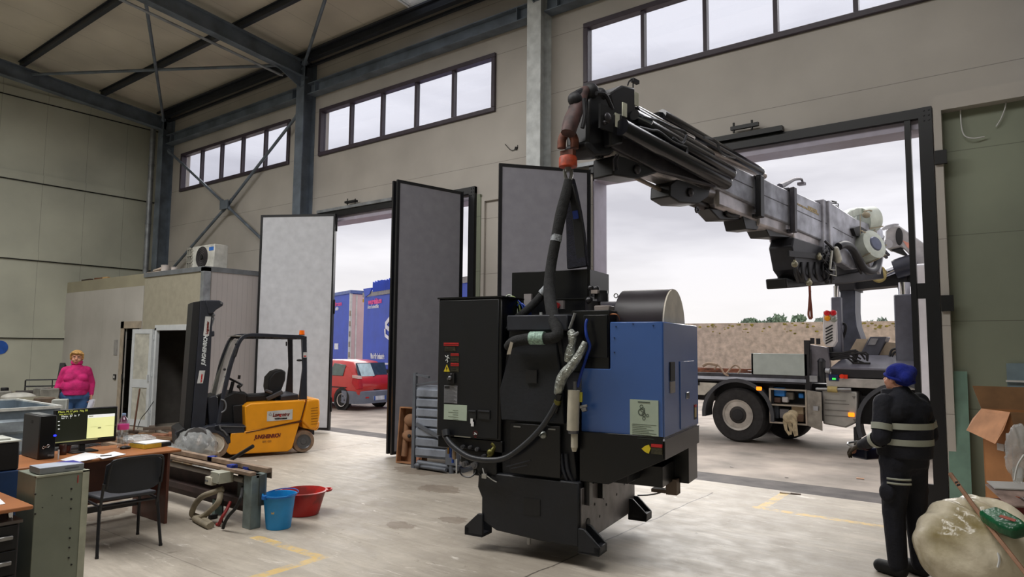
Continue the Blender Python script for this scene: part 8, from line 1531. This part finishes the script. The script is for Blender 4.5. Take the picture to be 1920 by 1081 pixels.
def bandtorso(z0, z1, tilt=0):
    b = B(); R = []
    for z in (z0, z1):
        r = 1.035; zz = max(-1, min(1, (z - 1.22) / .30)); a_ = max(.212, .225 * math.sqrt(1 - zz * zz)) * r; c_ = max(.205, .165 * math.sqrt(1 - zz * zz)) * r
        R.append([Vector((a_ * math.cos(t), .01 + c_ * math.sin(t), z)) for t in [2 * PI * k / 32 for k in range(32)]])
    b.rings(R, caps=False); return put('reflective_band', b, REF, wk)
bandtorso(1.20, 1.25); bandtorso(1.07, 1.12)
def bandarm(p, q, t0, t1, r0, r1):
    p, q = Vector(p), Vector(q); b = B(); b.cyl(p + (q - p) * t0, p + (q - p) * t1, r0, r1, 22, caps=False); put('reflective_band', b, REF, wk)
for k in (-1, 1): bandarm(SH[k], EL[k], .62, .80, .082, .078); bandarm(EL[k], WR[k], .10, .28, .073, .069)
b = B(); b.cyl((0, .0, .90), (0, .01, 1.0), .175, .185, 24); b.cap((-.085, .0, .92), (.085, .0, .92), .135, .135)
b.cap((-.09, 0, .92), (-.10, .01, .50), .122, .088, 14); b.cap((-.10, .01, .50), (-.10, .04, .10), .086, .074, 14); b.cap((.09, 0, .92), (.11, -.02, .50), .122, .088, 14); b.cap((.11, -.02, .50), (.11, .0, .10), .086, .074, 14)
b.sph((.205, -.0, .68), (.035, .07, .08)); b.sph((-.185, .0, .68), (.035, .07, .08))
fuse('trousers', b, NV, wk, .011, 4)
for z in (.80, .765):
    b = B(); R = []
    for zz in (z - .008, z + .008): R.append([Vector((.095 + .128 * math.cos(t), .005 + .134 * math.sin(t), zz)) for t in [.1 + 1.5 * k / 12 for k in range(13)]])
    V = [[b.v(p) for p in r] for r in R]
    for i in range(12): b.face([V[0][i], V[0][i + 1], V[1][i + 1], V[1][i]])
    o = put('pocket_stripe', b, REF, wk); md = o.modifiers.new('t', 'SOLIDIFY'); md.thickness = .004
for k, y in ((-1, .04), (1, .0)): b = B(); b.cap((k * .105, y + .02, .058), (k * .12, y - .16, .050), .058, .054, 14); b.cap((k * .105, y + .01, .06), (k * .105, y, .15), .056, .058, 14); fuse('boot', b, BLKM, wk, .010, 1)
GLV = mat('dark_olive_glove', (72, 62, 50), .85, var=.2, bump=.3, bs=60)
b = B(); hand(b, WR[1], (-.15, -.9, -.35), (-.3, -.1, -.9), 1.22, .9, 1); b.cap(WR[1] + Vector((.0, .06, .02)), WR[1], .046, .04, 10); fuse('glove', b, GLV, wk, .0075, 2)
b = B(); hand(b, WR[-1], (.25, -.9, -.15), (.2, -.1, -.9), 1.22, .9, -1); b.cap(WR[-1] + Vector((.0, .06, .02)), WR[-1], .046, .04, 10); fuse('glove', b, GLV, wk, .0075, 2)
b = B(); b.cyl(WR[1] + Vector((.01, .075, .02)), WR[1] + Vector((.008, .05, .01)), .050, n=16); put('cuff', b, mat('maroon_cuff', (60, 26, 36), .8), wk)
rc = thing('crane_remote', 'dark blue remote control box held at the waist by the person in workwear', 'remote control', wk.matrix_basis @ Vector((.0, -.33, .945)), krz); b = B(); b.box(-.13, .13, -.08, .08, -.05, .05); put('remote_case', b, mat('remote_navy', (22, 30, 60), .4), rc, bevel=.018, seg=3)
for k in range(4): b = B(); x = -.09 + k * .06; b.cyl((x, 0, .05), (x, 0, .085), .008, n=8); b.sph((x, 0, .088), .012, 10, 6); put('joystick', b, BLK, rc)
b = B(); b.tube([(-.12, -.07, .04), (-.12, -.12, .07), (.12, -.12, .07), (.12, -.07, .04)], .010, 8, sub=3); put('guard_bar', b, STEEL, rc)
